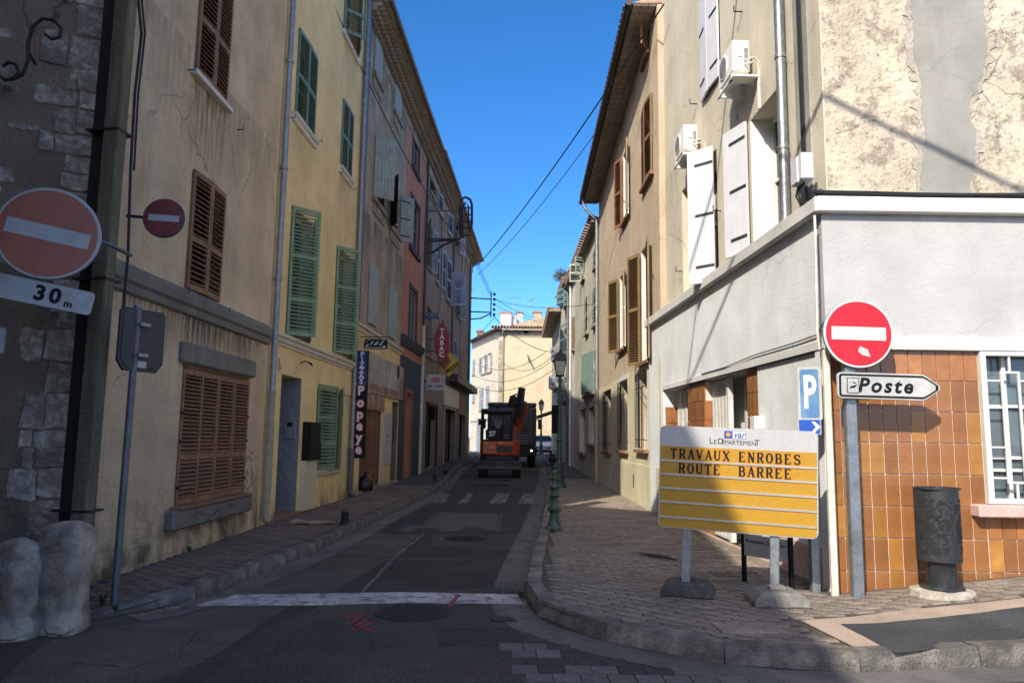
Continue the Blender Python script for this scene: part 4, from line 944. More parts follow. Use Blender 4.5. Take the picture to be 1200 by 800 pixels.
n = 22; bw = (door[1]-door[0]-.1)/n; bme = MB().lathe([(bw*.46, 0), (bw*.46, door[3]-.22)], n=8).mesh('bamboo_cane', 'bamboo')
for k in range(n): link_mesh('bamboo_cane', bme, b3, (door[0]+(k+.5)*bw, .04+.006*(k % 2), .2))
box(door[1]-.1, door[1]-.01, -.02, .2, .18, door[3]).obj('door_frame', 'window_white', b3); box(op[0]+.005, op[1]-.005, .3, .36, .2, op[3]-.005).obj('door', 'window_grey', b3)
box(op[1]-.02, op[1]-.002, .0, .3, .18, op[3]).obj('jamb', 'pale_concrete', b3)
for z_, hh in ((-.1, .29),): box(.0, F3.L-.1, -.10, .02, z_, z_+hh).obj('doorstep', 'stone_sill', b3, bevel=.015)
u, zt_ = F3.uz(449.5, 483); u2 = F3.uz(458, 500)[0]; zb_ = F3.uz(449.5, 544)[1]
e = empty('menu_board', F3.w(u+.06, -.015, zb_), F3.rz, 'tall white menu board fixed between the pizza shop doors', 'menu board'); box(0, u2-u-.08, -.03, 0, 0, zt_-zb_).obj('board', 'poster_white', e, bevel=.006)
for k in range(2): box(.15, (u2-u)*.6, -.033, -.0305, (zt_-zb_)*(.55-.1*k), (zt_-zb_)*(.56-.1*k)).obj('print_line', 'sign_black', e)
e = empty('rubbish_bag', F3.w(door[0]+.25, -.12, .17), 0, 'black rubbish bag slumped at the foot of the bamboo door', 'bag')
mb = MB().lathe([(.02, 0), (.17, .01), (.21, .1), (.20, .22), (.13, .33), (.05, .39), (.03, .43), (.07, .47)], n=18); o = mb.obj('sack', 'bag_black', e, smooth=True); wobble(o.data, .035, 9, 2)
# projecting pizza signs
def plane_sign(name, pxc, F, label, out0, out1, zb_, zt_, u, cat='sign'):
    e = empty(name, F.w(u, 0, zb_), F.rz+R(90), label, cat); return e    # local x = towards the wall ; y = along street
def outsign(name, F, xl, yt, xr, yb, label, cat='shop sign'):
    """board square to the wall; local x runs from the wall out to the street, local -y faces down the street to the viewer"""
    u, z1 = F.uz(xl, yt, -.12); _, z0 = F.uz(xl, yb, -.12); p = F.w(u, -.12, z0); Y = p.y
    pr = at(xr, (yt+yb)/2, Y); w = pr.x-p.x
    e = empty(name, (p.x, p.y, z0), math.atan2(-F.inn.y, -F.inn.x), label, cat); return e, w, z1-z0
e, w, h = outsign('projecting_sign', F3, 427, 397, 454, 409, 'small black on pale PIZZA sign on a bracket over the shop front')
box(0, w, -.04, .04, 0, h).obj('sign_box', 'sign_black', e, bevel=.006); box(.015, w-.015, -.044, -.0405, .015, h-.015).obj('face', 'sign_white_old', e)
text(e, 'PIZZA', h*.95, w/2, h*.5, -.0455, 'sign_black', shear=.25, bold=.012, sx=min(1.35, w/(h*2.6))); tube([(-.14, 0, h+.05), (w, 0, h+.05)], .012, 6).obj('bracket', 'black_iron', e)
e, w, h = outsign('projecting_sign', F3, 418.5, 411, 430, 536, 'tall vertical PIZZAS sign with red edged white letters beside the downpipe')
box(0, w, -.05, .05, 0, h).obj('sign_box', 'sign_black', e, bevel=.008); box(.02, w-.02, -.054, -.0505, h*.66, h-.02).obj('face', 'sign_blue_deep', e).data.materials[0] = M['sign_navy']
for k, ch in enumerate('PIZZAS'): text(e, ch, h*.068, w/2, h*(.965-.051*k), -.056, 'sign_white', bold=.008)
for k, ch in enumerate('PopeyE'.replace('E', 'e')):
    text(e, ch, h*.118, w/2, h*(.62-.108*k), -.0555, 'letter_red', bold=.035, sx=.95); text(e, ch, h*.118, w/2, h*(.62-.108*k), -.058, 'sign_white', bold=.012, sx=.95)
for z_ in (.2, .8): tube([(-.14, 0, h*z_), (0, 0, h*z_)], .012, 6).obj('bracket', 'black_iron', e)
# person at the open window above
def person(name, loc, rz, joints, label, mats, head=(0, 0, 1.62), hr=.105, scale=1.0, hair='hair'):
    e = empty(name, loc, rz, label, 'person')
    return e
u, z = (q4[0]+q4[1])/2, q4[2]

# pink house
F4 = Facade(FL[3], FL[4])
w1 = F4.rect(484, 132, 196, 491); w2 = F4.rect(481, 228, 290, 490.5); w3 = F4.rect(479.5, 335, 402, 487.5); dr = F4.rect(472.5, 453, 561, 481)
dr = (dr[0], dr[1], .18, dr[3]); zs_ = F4.uz(470, 415)[1]
b4 = building('pink_house', F4, 12.4, 8, [(*w1, .2), (*w2, .2), (*w3, .2), (dr[0]+.14, dr[1]-.14, dr[2], dr[3]-.15, .3)], 'pink_render', 'narrow pink rendered house with slate coloured ground floor')
for w_ in (w1, w2, w3):
    window(b4, w_, 'window_grey', .08, 'glass_pale' if w_ is w3 else 'glass'); surround(b4, w_, 'slate_render', .13, .03); box(w_[0]-.15, w_[1]+.15, -.10, .03, w_[2]-.14, w_[2]-.002).obj('sill', 'slate_render', b4)
for (a, b, c, d) in ((0, dr[0], -.2, zs_), (dr[0], dr[1], dr[3], zs_), (dr[1], F4.L, -.2, zs_)): box(a+.001, b-.001, -.02, .01, c, d).obj('ground_floor_render', 'slate_render', b4)
surround(b4, (dr[0]+.14, dr[1]-.14, dr[2], dr[3]-.15), 'terracotta_frame', .14, .045, name='door_surround'); box(dr[0]+.14, dr[1]-.14, .2, .25, .18, dr[3]-.16).obj('door', 'brown_shutter', b4)
zk = F4.uz(470, 392)[1]; zj = F4.uz(470, 404)[1]
MB().prism([(.02, zj), (-.05, zj), (-.12, zj+.12), (-.16, zk-.06), (-.16, zk), (.02, zk+.02)], 0, F4.L, 'x').obj('cornice', 'slate_render', b4)
# shared eave of the two houses: genoise rows, roof edge, gutter
def eave(par, L, z, out, tiles=True, m='genoise', x0=0.0):
    rows_ = 3
    for k in range(rows_):
        o = out*(k+1)/(rows_+1); n = int(L/.22); me = MB()
        me = MB().prism([(-.1, 0)]+[(.1*math.cos(math.pi-a)*1, .09*math.sin(a)) for a in [math.pi*i/6 for i in range(1, 6)]]+[(.1, 0), (.1, .11), (-.1, .11)], -o, .0, 'y').mesh('eave_tile', m)
        for i in range(n): link_mesh('eave_tile', me, par, (x0+(i+.5)*L/n, 0, z-.36+k*.115))
    box(x0, x0+L, -out-.02, .1, z-.003, z+.05).obj('roof_edge', m, par)
    mb = MB().prism([(-out-.02+.07*math.cos(a)-.06, z+.06+.07*math.sin(a)) for a in [math.pi+math.pi*i/8 for i in range(9)]], x0, x0+L, 'x'); mb.obj('gutter', 'zinc_dark', par, smooth=True)
    MB().prism([(-out-.06, z+.052), (2.5, z+1.0), (6, z-.2), (6, z-.4), (0, z-.002), (-out-.06, z+.02)][:6] if False else [(-out-.05, z+.06), (3, z+1.1), (7.9, z+.06)], x0, x0+L, 'x').obj('roof', 'roof_tile', par)
eave(b3, F3.L, 12.4, .55); eave(b4, F4.L, 12.4, .55)
box(0, F3.L, -.02, .02, 11.75, 12.03).obj('frieze', 'genoise', b3); box(0, F4.L, -.02, .02, 11.75, 12.03).obj('frieze', 'genoise', b4)

# brown house with the tobacconist
F5 = Facade(FL[4], FL[5])
L5 = {}
wr = [(504.5, 180, 224, 511), (513.5, 204, 247, 519), (525, 225, 272, 531), (534.5, 250, 289, 538.5),
      (500.5, 259, 312, 505.5), (511, 276, 330, 515), (518, 292, 337, 521.5), (523, 302, 350, 529), (535.5, 330, 370, 539),
      (500, 357, 415, 506), (516, 372, 412, 520), (531, 397, 435, 535), (538.5, 408, 443, 541.5)]
wr = [F5.rect(*q) for q in wr]
sh = [F5.rect(499.5, 474, 548, 510.5), F5.rect(520, 478, 543, 532.5), F5.rect(538, 485, 538, 545)]
sh = [(a, b, .2+gz(0, 30), d) for a, b, c, d in sh]
b5 = building('tobacconist_house', F5, 12.4, 8, [(*q, .22) for q in wr]+[(*q, .35) for q in sh], 'brown_render', 'long brown beige house at the end of the left row with the tobacconist signs')
for i, q in enumerate(wr):
    window(b5, q, 'window_grey' if i % 3 == 0 else 'window_white'); sill(b5, q, 'stone_sill', .1, .08, .05)
    w = (q[1]-q[0])/2; h = q[3]-q[2]
    if i in (1, 2, 5, 6, 7, 11):
        for s, x in ((1, q[0]), (-1, q[1])): louvre(b5, x, q[2], w-.01, h, 6 if s > 0 else 4, 'grey_shutter', -.03, side=s, pieces=False, gap=.08, rails=(0, .5, 1))
    if i in (4, 3, 8): louvre(b5, q[0], q[2], w, h, 165, 'window_brown', -.05, side=1, pieces=False, gap=.08); louvre(b5, q[1], q[2], w, h, 165, 'grey_shutter', -.05, side=-1, pieces=False, gap=.08)
q = F5.rect(529.5, 318, 358, 534); louvre(b5, q[0], q[2], .62, q[3]-q[2], 70, 'grey_shutter', -.03, side=1, pieces=False, gap=.08, lab='grey shutter standing open into the street')
for q in sh:
    window(b5, q, 'sign_black', .25, 'glass', 1, 1)
surround(b5, sh[0], 'sign_black', .12, .05, name='shopfront_frame'); surround(b5, sh[1], 'pale_concrete', .14, .05, name='shopfront_frame')
q = F5.rect(519, 450, 474, 536); box(q[0], q[1], -.08, .02, q[2], q[3]).obj('fascia', 'sign_white_old', b5, bevel=.01)
q = F5.rect(523, 437, 447, 549); box(q[0], q[1], -.55, .02, q[2], q[2]+.35).obj('canopy', 'gutter_brown', b5, bevel=.02)
eave(b5, F5.L, 12.4, .6)
box(0, F5.L, -.04, .02, 11.7, 12.03).obj('frieze', 'genoise', b5)
for k in range(4): tube([(F5.L*(.25+.22*k), -.06, 12.0), (F5.L*(.25+.22*k), -.06, 4.2)], .04, 8).obj('wall_pipe', 'gutter_brown' if k % 2 else 'beige_pipe', b5, smooth=True)
# shop signs
def bracket(e, h, fr_=(.2, .8), l=.12):
    for z_ in fr_: tube([(-l, 0, h*z_), (0.02, 0, h*z_)], .015, 6).obj('bracket', 'black_iron', e)
e, w, h = outsign('projecting_sign', F5, 499, 366, 515, 373.5, 'small blue sign with white lettering above the red tobacconist sign')
box(0, w, -.03, .03, 0, h).obj('sign_box', 'sign_navy', e, bevel=.004); text(e, 'POSTE', h*.95, w/2, h*.5, -.0315, 'sign_white_old', sx=1.0); bracket(e, h)
Yp = F5.w(1.7, 0, 0).y
def px_sign(name, xl, yt, xr, yb, Y, label, wallx):
    a = at(xl, yt, Y); b = at(xr, yb, Y); e = empty(name, (a.x, Y, b.z), 0, label, 'shop sign'); e['_wall'] = wallx
    return e, b.x-a.x, a.z-b.z
e, w, h = px_sign('tobacco_sign', 510, 379, 526, 425, 29.2, 'red lozenge TABAC sign projecting from the brown house', 0)
MB().prism([(0, h*.3), (w*.38, 0), (w*.62, 0), (w, h*.3), (w, h*.7), (w*.62, h), (w*.38, h), (0, h*.7)][::1], -.06, .06).obj('lozenge', 'sign_maroon', e, bevel=.01)
for k, ch in enumerate('TABAC'): text(e, ch, h*.17, w/2, h*(.80-.15*k), -.062, 'sign_white', bold=.01)
for z_ in (.3, .6): tube([(-.62, 0, h*z_), (.02, 0, h*z_)], .02, 6).obj('bracket', 'black_iron', e)
e, w, h = px_sign('newspaper_sign', 514, 412, 540, 442, 29.9, 'yellow tilted square PRESSE sign behind the TABAC sign', 0)
MB().prism([(0, h*.45), (w*.45, 0), (w, h*.5), (w*.5, h)], -.06, .06).obj('board', 'sign_yellow', e, bevel=.01)
MB().prism([(w*.05, h*.48), (w*.3, h*.25), (w*.55, h*.62), (w*.42, h*.85)], -.064, -.0605).obj('emblem', 'terracotta_frame', e)
text(e, 'PRESSE', h*.24, w*.64, h*.36, -.064, 'sign_black', rot=(R(90), R(-38), 0), bold=.008, sx=.9); tube([(-.6, 0, h*.6), (.1, 0, h*.6)], .02, 6).obj('bracket', 'black_iron', e)
e, w, h = px_sign('bar_sign', 500, 439, 521, 457.5, 28.4, 'white illuminated box sign with red beer emblem reading BAR TABAC', 0)
box(0, w, -.07, .07, 0, h).obj('sign_box', 'sign_white_old', e, bevel=.01); MB().prism(circ(.5, 20)[:0] or rrect(w*.5, h*.24, h*.1, 3, w*.5, h*.66), -.074, -.0705).obj('emblem', 'letter_red', e); MB().prism([(w*.34, h*.72), (w*.42, h*.86), (w*.5, h*.78), (w*.6, h*.88), (w*.68, h*.72)], -.0745, -.0706).obj('emblem', 'letter_red', e)
text(e, 'ARTOIS', h*.13, w*.5, h*.66, -.0755, 'sign_white'); text(e, 'BAR - TABAC', h*.17, w*.5, h*.27, -.0715, 'sign_black', bold=.004); tube([(-.2, 0, h*.6), (.0, 0, h*.6)], .02, 6).obj('bracket', 'black_iron', e)
u, z = F5.uz(492, 400, -.1)
e = empty('drainpipe', F5.w(.02, -.0, 0), F5.rz, 'white downpipe at the joint of the pink and brown houses', 'drainpipe'); tube([(0, -.08, 5.6), (0, -.08, .15)], .06, 8).obj('pipe', 'white_pipe', e, smooth=True); tube([(0, -.08, 12.1), (0, -.08, 5.5)], .045, 8).obj('pipe', 'gutter_brown', e, smooth=True)
e = empty('wall_box', F5.w(2.6, -.1, 2.2), F5.rz, 'small grey junction box on the brown wall by the shop door', 'box'); box(0, .3, -.12, 0.09, 0, .45).obj('housing', 'sign_black', e, bevel=.01)
# electric brackets
def rack(Y, arms, rackpx, label):
    e = empty('wire_bracket', (0, 0, 0), 0, label, 'wire bracket')
    a0 = at(*arms[0][0], Y); e.location = (a0.x, Y, a0.z)
    off = Vector(e.location)
    for (pa, pb) in arms: tube([at(*pa, Y)-off, at(*pb, Y)-off], .04, 6).obj('arm', 'black_iron', e)
    (xl, yt, xr, yb) = rackpx; a = at(xl, yt, Y)-off; b = at(xr, yb, Y)-off
    box(a.x, a.x+.07, -.04, .04, b.z, a.z).obj('upright', 'black_iron', e)
    n = 5; im = MB().lathe([(.03, 0), (.09, .02), (.06, .06), (.1, .09), (.05, .15), (.02, .16)], n=10).mesh('insulator', 'black_iron', smooth=True)
    for k in range(n): link_mesh('insulator', im, e, (b.x-.08, 0, b.z+(a.z-b.z)*(k+.3)/n))
    return e
rack(44.0, [((551, 349), (575, 350.5)), ((551, 365), (575, 366)), ((551, 374), (563, 373)), ((562, 373.5), (576, 367))], (575, 342, 580.5, 372), 'iron wire bracket with stacked insulators at the far end of the left row')
e = empty('cable_bracket', at(497, 247, 28.5), 0, 'iron wall bracket carrying a loop of black cable over the street', 'wire bracket'); off = Vector(e.location); Y = 28.5
for pa, pb, r in (((496, 247), (539, 247), .025), ((496, 280), (538, 280), .03)): tube([at(*pa, Y)-off, at(*pb, Y)-off], r, 6).obj('arm', 'black_iron' if r > .026 else 'zinc_dark', e)
tube([at(*q, Y)-off for q in ((496, 297), (507, 296), (520, 287), (540, 279))], .045, 8).obj('cable_bundle', 'black_iron', e); tube([at(*q, Y)-off for q in ((497, 300), (498, 287), (502, 283), (538, 281))], .035, 8).obj('cable_bundle', 'black_iron', e)
tube([at(*q, Y)-off for q in ((541, 279), (539.5, 265), (539.5, 240), (541.5, 233), (546, 231), (551, 234), (553, 240), (553, 262), (551, 273))], .05, 8).obj('cable_loop', 'black_iron', e)
tube([at(*q, Y+.2)-off for q in ((543, 279), (542, 262), (542, 244), (546, 237), (549, 242), (549, 268))], .035, 8).obj('cable_loop', 'black_iron', e)
for k in range(5): tube([at(540, 243+k*8, Y)-off, at(552.5, 244+k*8, Y)-off], .025, 6).obj('spacer', 'black_iron', e)

# ------------------------------------------------------------------ RIGHT ROW (local x runs from far to near)
# white corner building: street side and front
G1 = Facade((2.81, 15.3), (3.08, 7.3)); GF = Facade((3.08, 7.3), (10.5, 7.3))
hz = G1.uz(960, 240)[1]; print('ledge z', hz, GF.uz(1000, 232), GF.uz(1000, 412))
ZL = GF.uz(1000, 233)[1]; ZH = GF.uz(1000, 409)[1]    # ledge top, underside of white band
SB = .12
wA = G1.rect(913, 101, 267, 881, SB); wA = (wA[0], wA[1], max(wA[2], ZL+.02), wA[3])
wB = G1.rect(841, 172, 315, 800, SB); wB = (wB[0], wB[1], max(wB[2], ZL+.02), wB[3])
wC = G1.rect(843, -75, 92, 823, SB)
rec = G1.rect(963, 409, 640, 778)
RH = rec[3]
b6 = empty('corner_building', G1.P0, G1.rz, 'corner building with grey white band, orange tiled base and flaking upper wall', 'building')
ZHs = RH
w = wall_mesh(G1.L-.12, ZL-.06, 12.6, 8, [(*wA, .34), (*wB, .3), (*wC, .25)]).obj('wall', 'side_render', b6, (0, SB, 0))
# lower street wall with long recess
w = wall_mesh(G1.L-.12, -.2, ZL-.062, 8, [(rec[0], G1.L-.26, -.1, ZHs, .42)]).obj('wall', 'white_side_lifted', b6)
# front upper and lower walls, in the front's own frame
tf = Matrix.Translation(-G1.P0); inv = Matrix.Rotation(-G1.rz, 4, 'Z')
def front(o):
    o.parent = b6; o.matrix_basis = inv @ Matrix.Translation(GF.P0-G1.P0) @ Matrix.Rotation(GF.rz, 4, 'Z') @ o.matrix_basis; return o
rwin = GF.rect(1153, 413, 590, 1262)
fw = front(wall_mesh(GF.L, ZL-.06, 12.6, .3, []).obj('wall', 'cream_peeling'))
fw.matrix_basis = fw.matrix_basis @ Matrix.Translation((.012+SB, .05+SB*.6, 0))
fb = front(wall_mesh(GF.L, ZH, ZL-.062, .3, []).obj('wall', 'white_front_dimmed'))
ft = front(wall_mesh(GF.L, -.2, ZH-.003, .3, [(*rwin[:2], rwin[2], ZH-.004, .22)]).obj('wall', 'grout')); ft.matrix_basis = ft.matrix_basis @ Matrix.Translation((.02, .045, 0))
front(box(-.07, GF.L, -.09, .2, ZL-.16, ZL).obj('ledge', 'white_paint_wall', bevel=.012)); box(0, G1.L+.07, -.09, .2, ZL-.159, ZL-.001).obj('ledge', 'white_paint_wall', b6, bevel=.012)
front(box(-.01, GF.L, -.02, .1, ZH-.001, ZH+.13).obj('band_foot', 'white_paint_wall', bevel=.006))
# cement strip patched on the upper front
rnd = random.Random(9); pl = []; 
ul = [GF.uz(x, y) for x, y in ((1073, 0), (1078, 60), (1086, 120), (1088, 180), (1086, 226))]; ur = [GF.uz(x, y) for x, y in ((1143, 226), (1150, 180), (1143, 120), (1160, 80), (1162, 0))]
ul = [(ul[0][0], 12)]+ul; ur = ur+[(ur[-1][0], 12)]
po = [(p[0], p[1]) for p in ul+ur]; po = [(a, max(b, ZL+.001)) for a, b in po]; po = ragged(ragged(po, .22, .05, 3), .05, .02, 4)
po = [(min(max(a, .1), GF.L), max(b, ZL+.002)) for a, b in po]
front(MB().prism(po, .035+SB*.6, .06+SB*.6).obj('cement_patch', 'cement'))
rnd2 = random.Random(33); mid = sum(p[0] for p in po)/len(po)
po2 = [(p[0]+(.07 if p[0] > mid else -.07)+rnd2.uniform(-.05, .04), p[1]) for p in po]; po2 = [(min(max(a, .1), GF.L), max(b, ZL+.003)) for a, b in ragged(po2, .04, .025, 6)]
front(MB().prism(po2, .041+SB*.6, .06+SB*.6).obj('patch_edge', 'patch_edge'))
# tiles, front: one object each
tw = .1365; th = .302; ug = GF.uz(1004.5, 517)[0]; tu0 = ug-tw*math.ceil(ug/tw)+.0; tz0 = GF.uz(1000, 669)[1]
tm = MB().box(.0045, tw-.0045, -.012, .03, .0045, th-.0045).mesh('tile', 'wall_tile', bevel=.0025); tm2 = MB().box(.0045, tw-.0045, -.012, .03, .0045, th-.0045).mesh('tile', 'wall_tile_gold', bevel=.0025)
rnd = random.Random(12)
def tile_field(u0, u1, z0, z1, tu, tz, put, skip=lambda a, b: False):
    k0 = int(math.floor((u0-tu)/tw)); j0 = int(math.floor((z0-tz)/th)); k = k0
    while tu+k*tw < u1-.01:
        j = j0
        while tz+j*th < z1-.01:
            a, b = max(u0, tu+k*tw), min(u1, tu+(k+1)*tw); c, d = max(z0, tz+j*th), min(z1, tz+(j+1)*th)
            if b-a > .02 and d-c > .02 and not skip((a+b)/2, (c+d)/2):
                gold = rnd.random() < (.22 if k < 5 else .06)
                if b-a > tw-.002 and d-c > th-.002: put(link_mesh('tile', tm2 if gold else tm, None, (tu+k*tw, 0, tz+j*th)))
                else: put(MB().box(a+.003, b-.003, -.012, .03, c+.003, d-.003).obj('tile', 'wall_tile_gold' if gold else 'wall_tile', None, bevel=.0025))
            j += 1
        k += 1
def putf(o): front(o); o.matrix_basis = o.matrix_basis @ Matrix.Translation((.0, .045, 0))
def cut_skip(a, c): return rwin[0]-.0 < a < rwin[1] and c > rwin[2]-.0
for (a, b, c, d) in ((.03, rwin[0], -.05, ZH-.005), (rwin[0], rwin[1], -.05, rwin[2]-.12), (rwin[1], 4.6, -.05, ZH-.005)): tile_field(a, b, c, d, tu0, tz0, putf)
front(box(rwin[0]-.16, rwin[1]+.1, -.11, .1, rwin[2]-.12, rwin[2]-.005).obj('sill', 'pink_sill', bevel=.012))
front(box(0, .9, -.05, .05, -.1, .13).obj('kerb_mortar', 'pale_concrete', bevel=.02)); 
# grille window
W1, W2, Z1, Z2 = rwin; Z2 = ZH-.006; fo = .0
def fb_(a, b, c, d, m, n, y0=-.01, y1=.03): return front(box(a, b, y0, y1, c, d).obj(n, m, bevel=.003))
fb_(W1, W1+.055, Z1, Z2, 'white_paint_wall', 'frame', -.015, .06); fb_(W2-.055, W2, Z1, Z2, 'white_paint_wall', 'frame', -.015, .06); fb_(W1+.055, W2-.055, Z1, Z1+.05, 'white_paint_wall', 'frame', -.013, .06); fb_(W1+.055, W2-.055, Z2-.04, Z2, 'white_paint_wall', 'frame', -.013, .06)
pz = [Z1, Z1+.35, Z1+.8, Z2]
for i in range(3):
    a = W1+(W2-W1)*i/3; b = W1+(W2-W1)*(i+1)/3; front(box(a, b, .15, .156, Z1, Z2).obj('pane', 'glass_pale'))
for i in range(4):
    a = W1+(W2-W1)*i/3; fb_(a-.02, a+.02, Z1, Z2, 'window_white', 'window_frame', .11, .15)
for zz in (Z1+.3, Z1+.42, Z1+.92): fb_(W1, W2, zz, zz+.03, 'window_white', 'window_frame', .108, .146)
gx = [W1+.20, W1+.36, W1+.56, W1+.72]; bw = .022
def bar(a, b, c, d): return front(box(a, b, .0, bw, c, d).obj('grille_bar', 'white_paint_wall', bevel=.003))
Ht = Z2-Z1
for off in (0, .56):
    c0 = W1+.20+off; c1 = c0+.165
    for q in ((c0, c0+.022, Z1+Ht*.13, Z1+Ht*.87), (c1, c1+.022, Z1+Ht*.13, Z1+Ht*.87), (c0+.023, c1-.001, Z1+Ht*.13, Z1+Ht*.13+.022), (c0+.023, c1-.001, Z1+Ht*.87-.022, Z1+Ht*.87), ((c0+c1)/2, (c0+c1)/2+.02, Z1+.05, Z1+Ht*.13-.001), ((c0+c1)/2, (c0+c1)/2+.02, Z1+Ht*.87+.001, Z2-.04)): bar(*q)
for fz in (.16, .36, .62, .80):
    bar(W1+.056, W1+.199, Z1+Ht*fz, Z1+Ht*fz+.018); bar(W1+.388, W1+.759, Z1+Ht*fz, Z1+Ht*fz+.018)
# street side: recess contents
def g(px, py, y=.0): return G1.uz(px, py, y)
def urange(pa, pb, y): return g(pa, 480, y)[0], g(pb, 480, y)[0]
Y1 = .05
def tiles_side(u0, u1, y, name='pier', z0=.05, z1=None):
    z1 = z1 or ZHs-.01; p = box(u0, u1, y+.02, .42, z0-.1, z1).obj(name, 'grout', b6)
    def put(o): o.parent = b6; o.location.y += y+.008
    tile_field(u0+.002, u1-.002, z0, z1, u0, tz0, put)
tm_keep = tm
u0, u1 = urange(876, 891.5, .06); tiles_side(u0, u1, .06)
q0, q1 = urange(891.5, 950, .06); box(q0+.002, q1+.2, .03, .42, -.1, ZHs-.006).obj('panel', 'white_side_lifted', b6)
u2, u3 = urange(806, 826, .05); tiles_side(u2, u3, .05)
# far reveals and near faces of the piers get tiles too (thin returns facing the camera)
def tiles_return(u, y0, y1, n=2):
    for j in range(7):
        z0 = tz0+(j)*th-th
        if z0 > ZHs-.05: break
        d = min(z0+th, ZHs-.01)
        if d < .06: continue
        for k in range(n):
            a = y0+(y1-y0)*k/n; b = y0+(y1-y0)*(k+1)/n; MB().box(0, .014, a+.002, b-.002, max(z0, .05)+.003, d-.003).obj('tile', 'wall_tile', b6, (u, 0, 0), bevel=.002)
tiles_return(u3, .06, .40, 2); tiles_return(rec[0]+.001, .03, .41, 3)
# white slatted gates and door
def gate(u0, u1, y, n, name='slatted_gate'):
    e = MB(); z0 = .15; z1 = ZHs-.03; f = .045
    e.box(u0, u0+f, y, y+.04, z0, z1); e.box(u1-f, u1, y, y+.04, z0, z1); e.box(u0+f, u1-f, y, y+.04, z1-f, z1); e.box(u0+f, u1-f, y, y+.04, z0, z0+f); e.box(u0+f, u1-f, y, y+.04, 1.2, 1.2+f)
    o = e.obj(name, 'window_white', b6)
    for k in range(n): c = u0+f+(u1-u0-2*f)*(k+.5)/n; w = (u1-u0-2*f)/n*.36; box(c-w, c+w, y+.005, y+.03, z0+f, z1-f).obj('slat', 'window_white', o)
    box(u0+f, u1-f, y+.06, y+.065, z0, z1).obj('backing', 'window_white' if n > 4 else 'dark_interior', o)
    return o
a0, a1 = urange(836, 856, .16); gate(u3+.03, a1, .16, 5); a2, a3 = urange(856, 866, .12); box(a1+.01, a1+.10, .10, .17, .15, ZHs-.03).obj('door_frame', 'window_white', b6)
a4, a5 = urange(796, 806, .2); gate(max(rec[0]+.1, a4-.2), u2-.01, .22, 4)
box(a1+.11, u0-.01, .36, .40, .1, ZHs-.02).obj('door', 'dark_interior', b6); box(a1+.12, a1+.2, .32, .355, .12, ZHs-.1).obj('door_leaf', 'window_white', b6)
box(u0-.05, q0, -.02, .055, 1.45, 1.55).obj('letter_plate', 'sign_white_old', b6)
e = empty('letter_box', G1.w(q0+.06, .03, 2.0), G1.rz, 'small white box on the recessed wall behind the road works board', 'box'); 
uz_ = G1.uz(892, 488); zq = G1.uz(892, 503)[1]; e.location = G1.w(q0+.03, .03, zq); box(0, .16, -.12, 0, 0, .16).obj('box', 'white_shutter', e, bevel=.006)
zf = G1.uz(963.5, 400)[1]
box(rec[0]-.02, G1.L-.02, -.012, .05, ZHs, ZHs+.09).obj('lintel_band', 'white_paint_wall', b6, bevel=.004)
box(.4, G1.L-.2, -.03, .05, -.1, .17).obj('plinth', 'pink_concrete', b6, bevel=.01); box(G1.L-1.6, G1.L-.2, .02, .3, -.1, .5).obj('plinth', 'pink_sill', b6, bevel=.01)
# shutters and window on the side
window(b6, wA, 'window_white', .32+SB-.02); window(b6, wB, 'window_white', .25+SB); window(b6, wC, 'window_white', .2+SB)
h = wA[3]-wA[2]
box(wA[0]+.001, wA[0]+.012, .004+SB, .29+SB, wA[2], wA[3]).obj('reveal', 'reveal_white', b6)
boards(b6, wA[0]-.02, wA[2]-.06, .50, h+.06, 163, 'white_shutter', -.05+SB, 1, 7, strap='sign_grey')
boards(b6, wB[1]-.02, wB[2]-.2, .45, wB[3]-wB[2]+.25, 42, 'white_shutter', -.05+SB, -1, 11, strap='sign_grey')
w = (wC[1]-wC[0])/2
for s, x in ((1, wC[0]), (-1, wC[1])): boards(b6, x, wC[2], w-.01, wC[3]-wC[2], 4, 'white_shutter', -.03+SB, s, 6, strap='sign_grey')
ua = G1.uz(922, 150)[0]; ub = G1.uz(938, 150)[0]
box(ua, ub, -.012+SB, .05+SB, ZL, 12.5).obj('rough_strip', 'cement', b6)
box(0, G1.L, .1, 8, 12.6, 12.9).obj('roof', 'roof_tile', b6)
# drainpipe, cables
u = G1.uz(917, 150, SB-.1)[0]
e = empty('drainpipe', G1.w(u, SB, ZL), G1.rz, 'shiny grey downpipe on the side wall of the white corner building', 'drainpipe')
tube([(0, -.10, .04), (0, -.10, 4.4)], .055, 14).obj('pipe', 'galvanised', e, smooth=True); tube([(0, -.10, 3.62), (0, -.10, 8)], .075, 12).obj('sleeve', 'black_iron', e, smooth=True)
for z in (.9, 2.0, 3.1): tube([(0, -.10, z-.02), (0, -.10, z+.02)], .066, 14).obj('collar', 'zinc', e, smooth=True)
u = G1.uz(939.5, 150, SB-.03)[0]
e = empty('cable_run', G1.w(u, SB, ZL), G1.rz, 'bundle of black cables down the corner wall and along the white ledge', 'cable')
for k in range(3): tube([(.03*k, -.03, .16), (.03*k+.004*math.sin(k), -.032, 2.5), (.03*k, -.03, 8)], .014, 6).obj('cable', 'black_iron', e, smooth=True)
L_ = G1.L-u; mtx = e.matrix_world
pts = [(.03, -.03, .3), (.1, -.04, .14), (.3, -.03, .05), (L_-.12, -.05, .045)]
for k in range(3): tube([(p[0], p[1]-.02*k, p[2]+.012*k) for p in pts]+[(L_+.04-.02*k, -.10-.01*k, .06+.015*k)], .016, 6).obj('cable', 'black_iron', e, smooth=True)
e2 = empty('ledge_cable', GF.w(0, -.03, ZL), 0, 'thick black cables lying along the white ledge above the disc sign', 'cable')
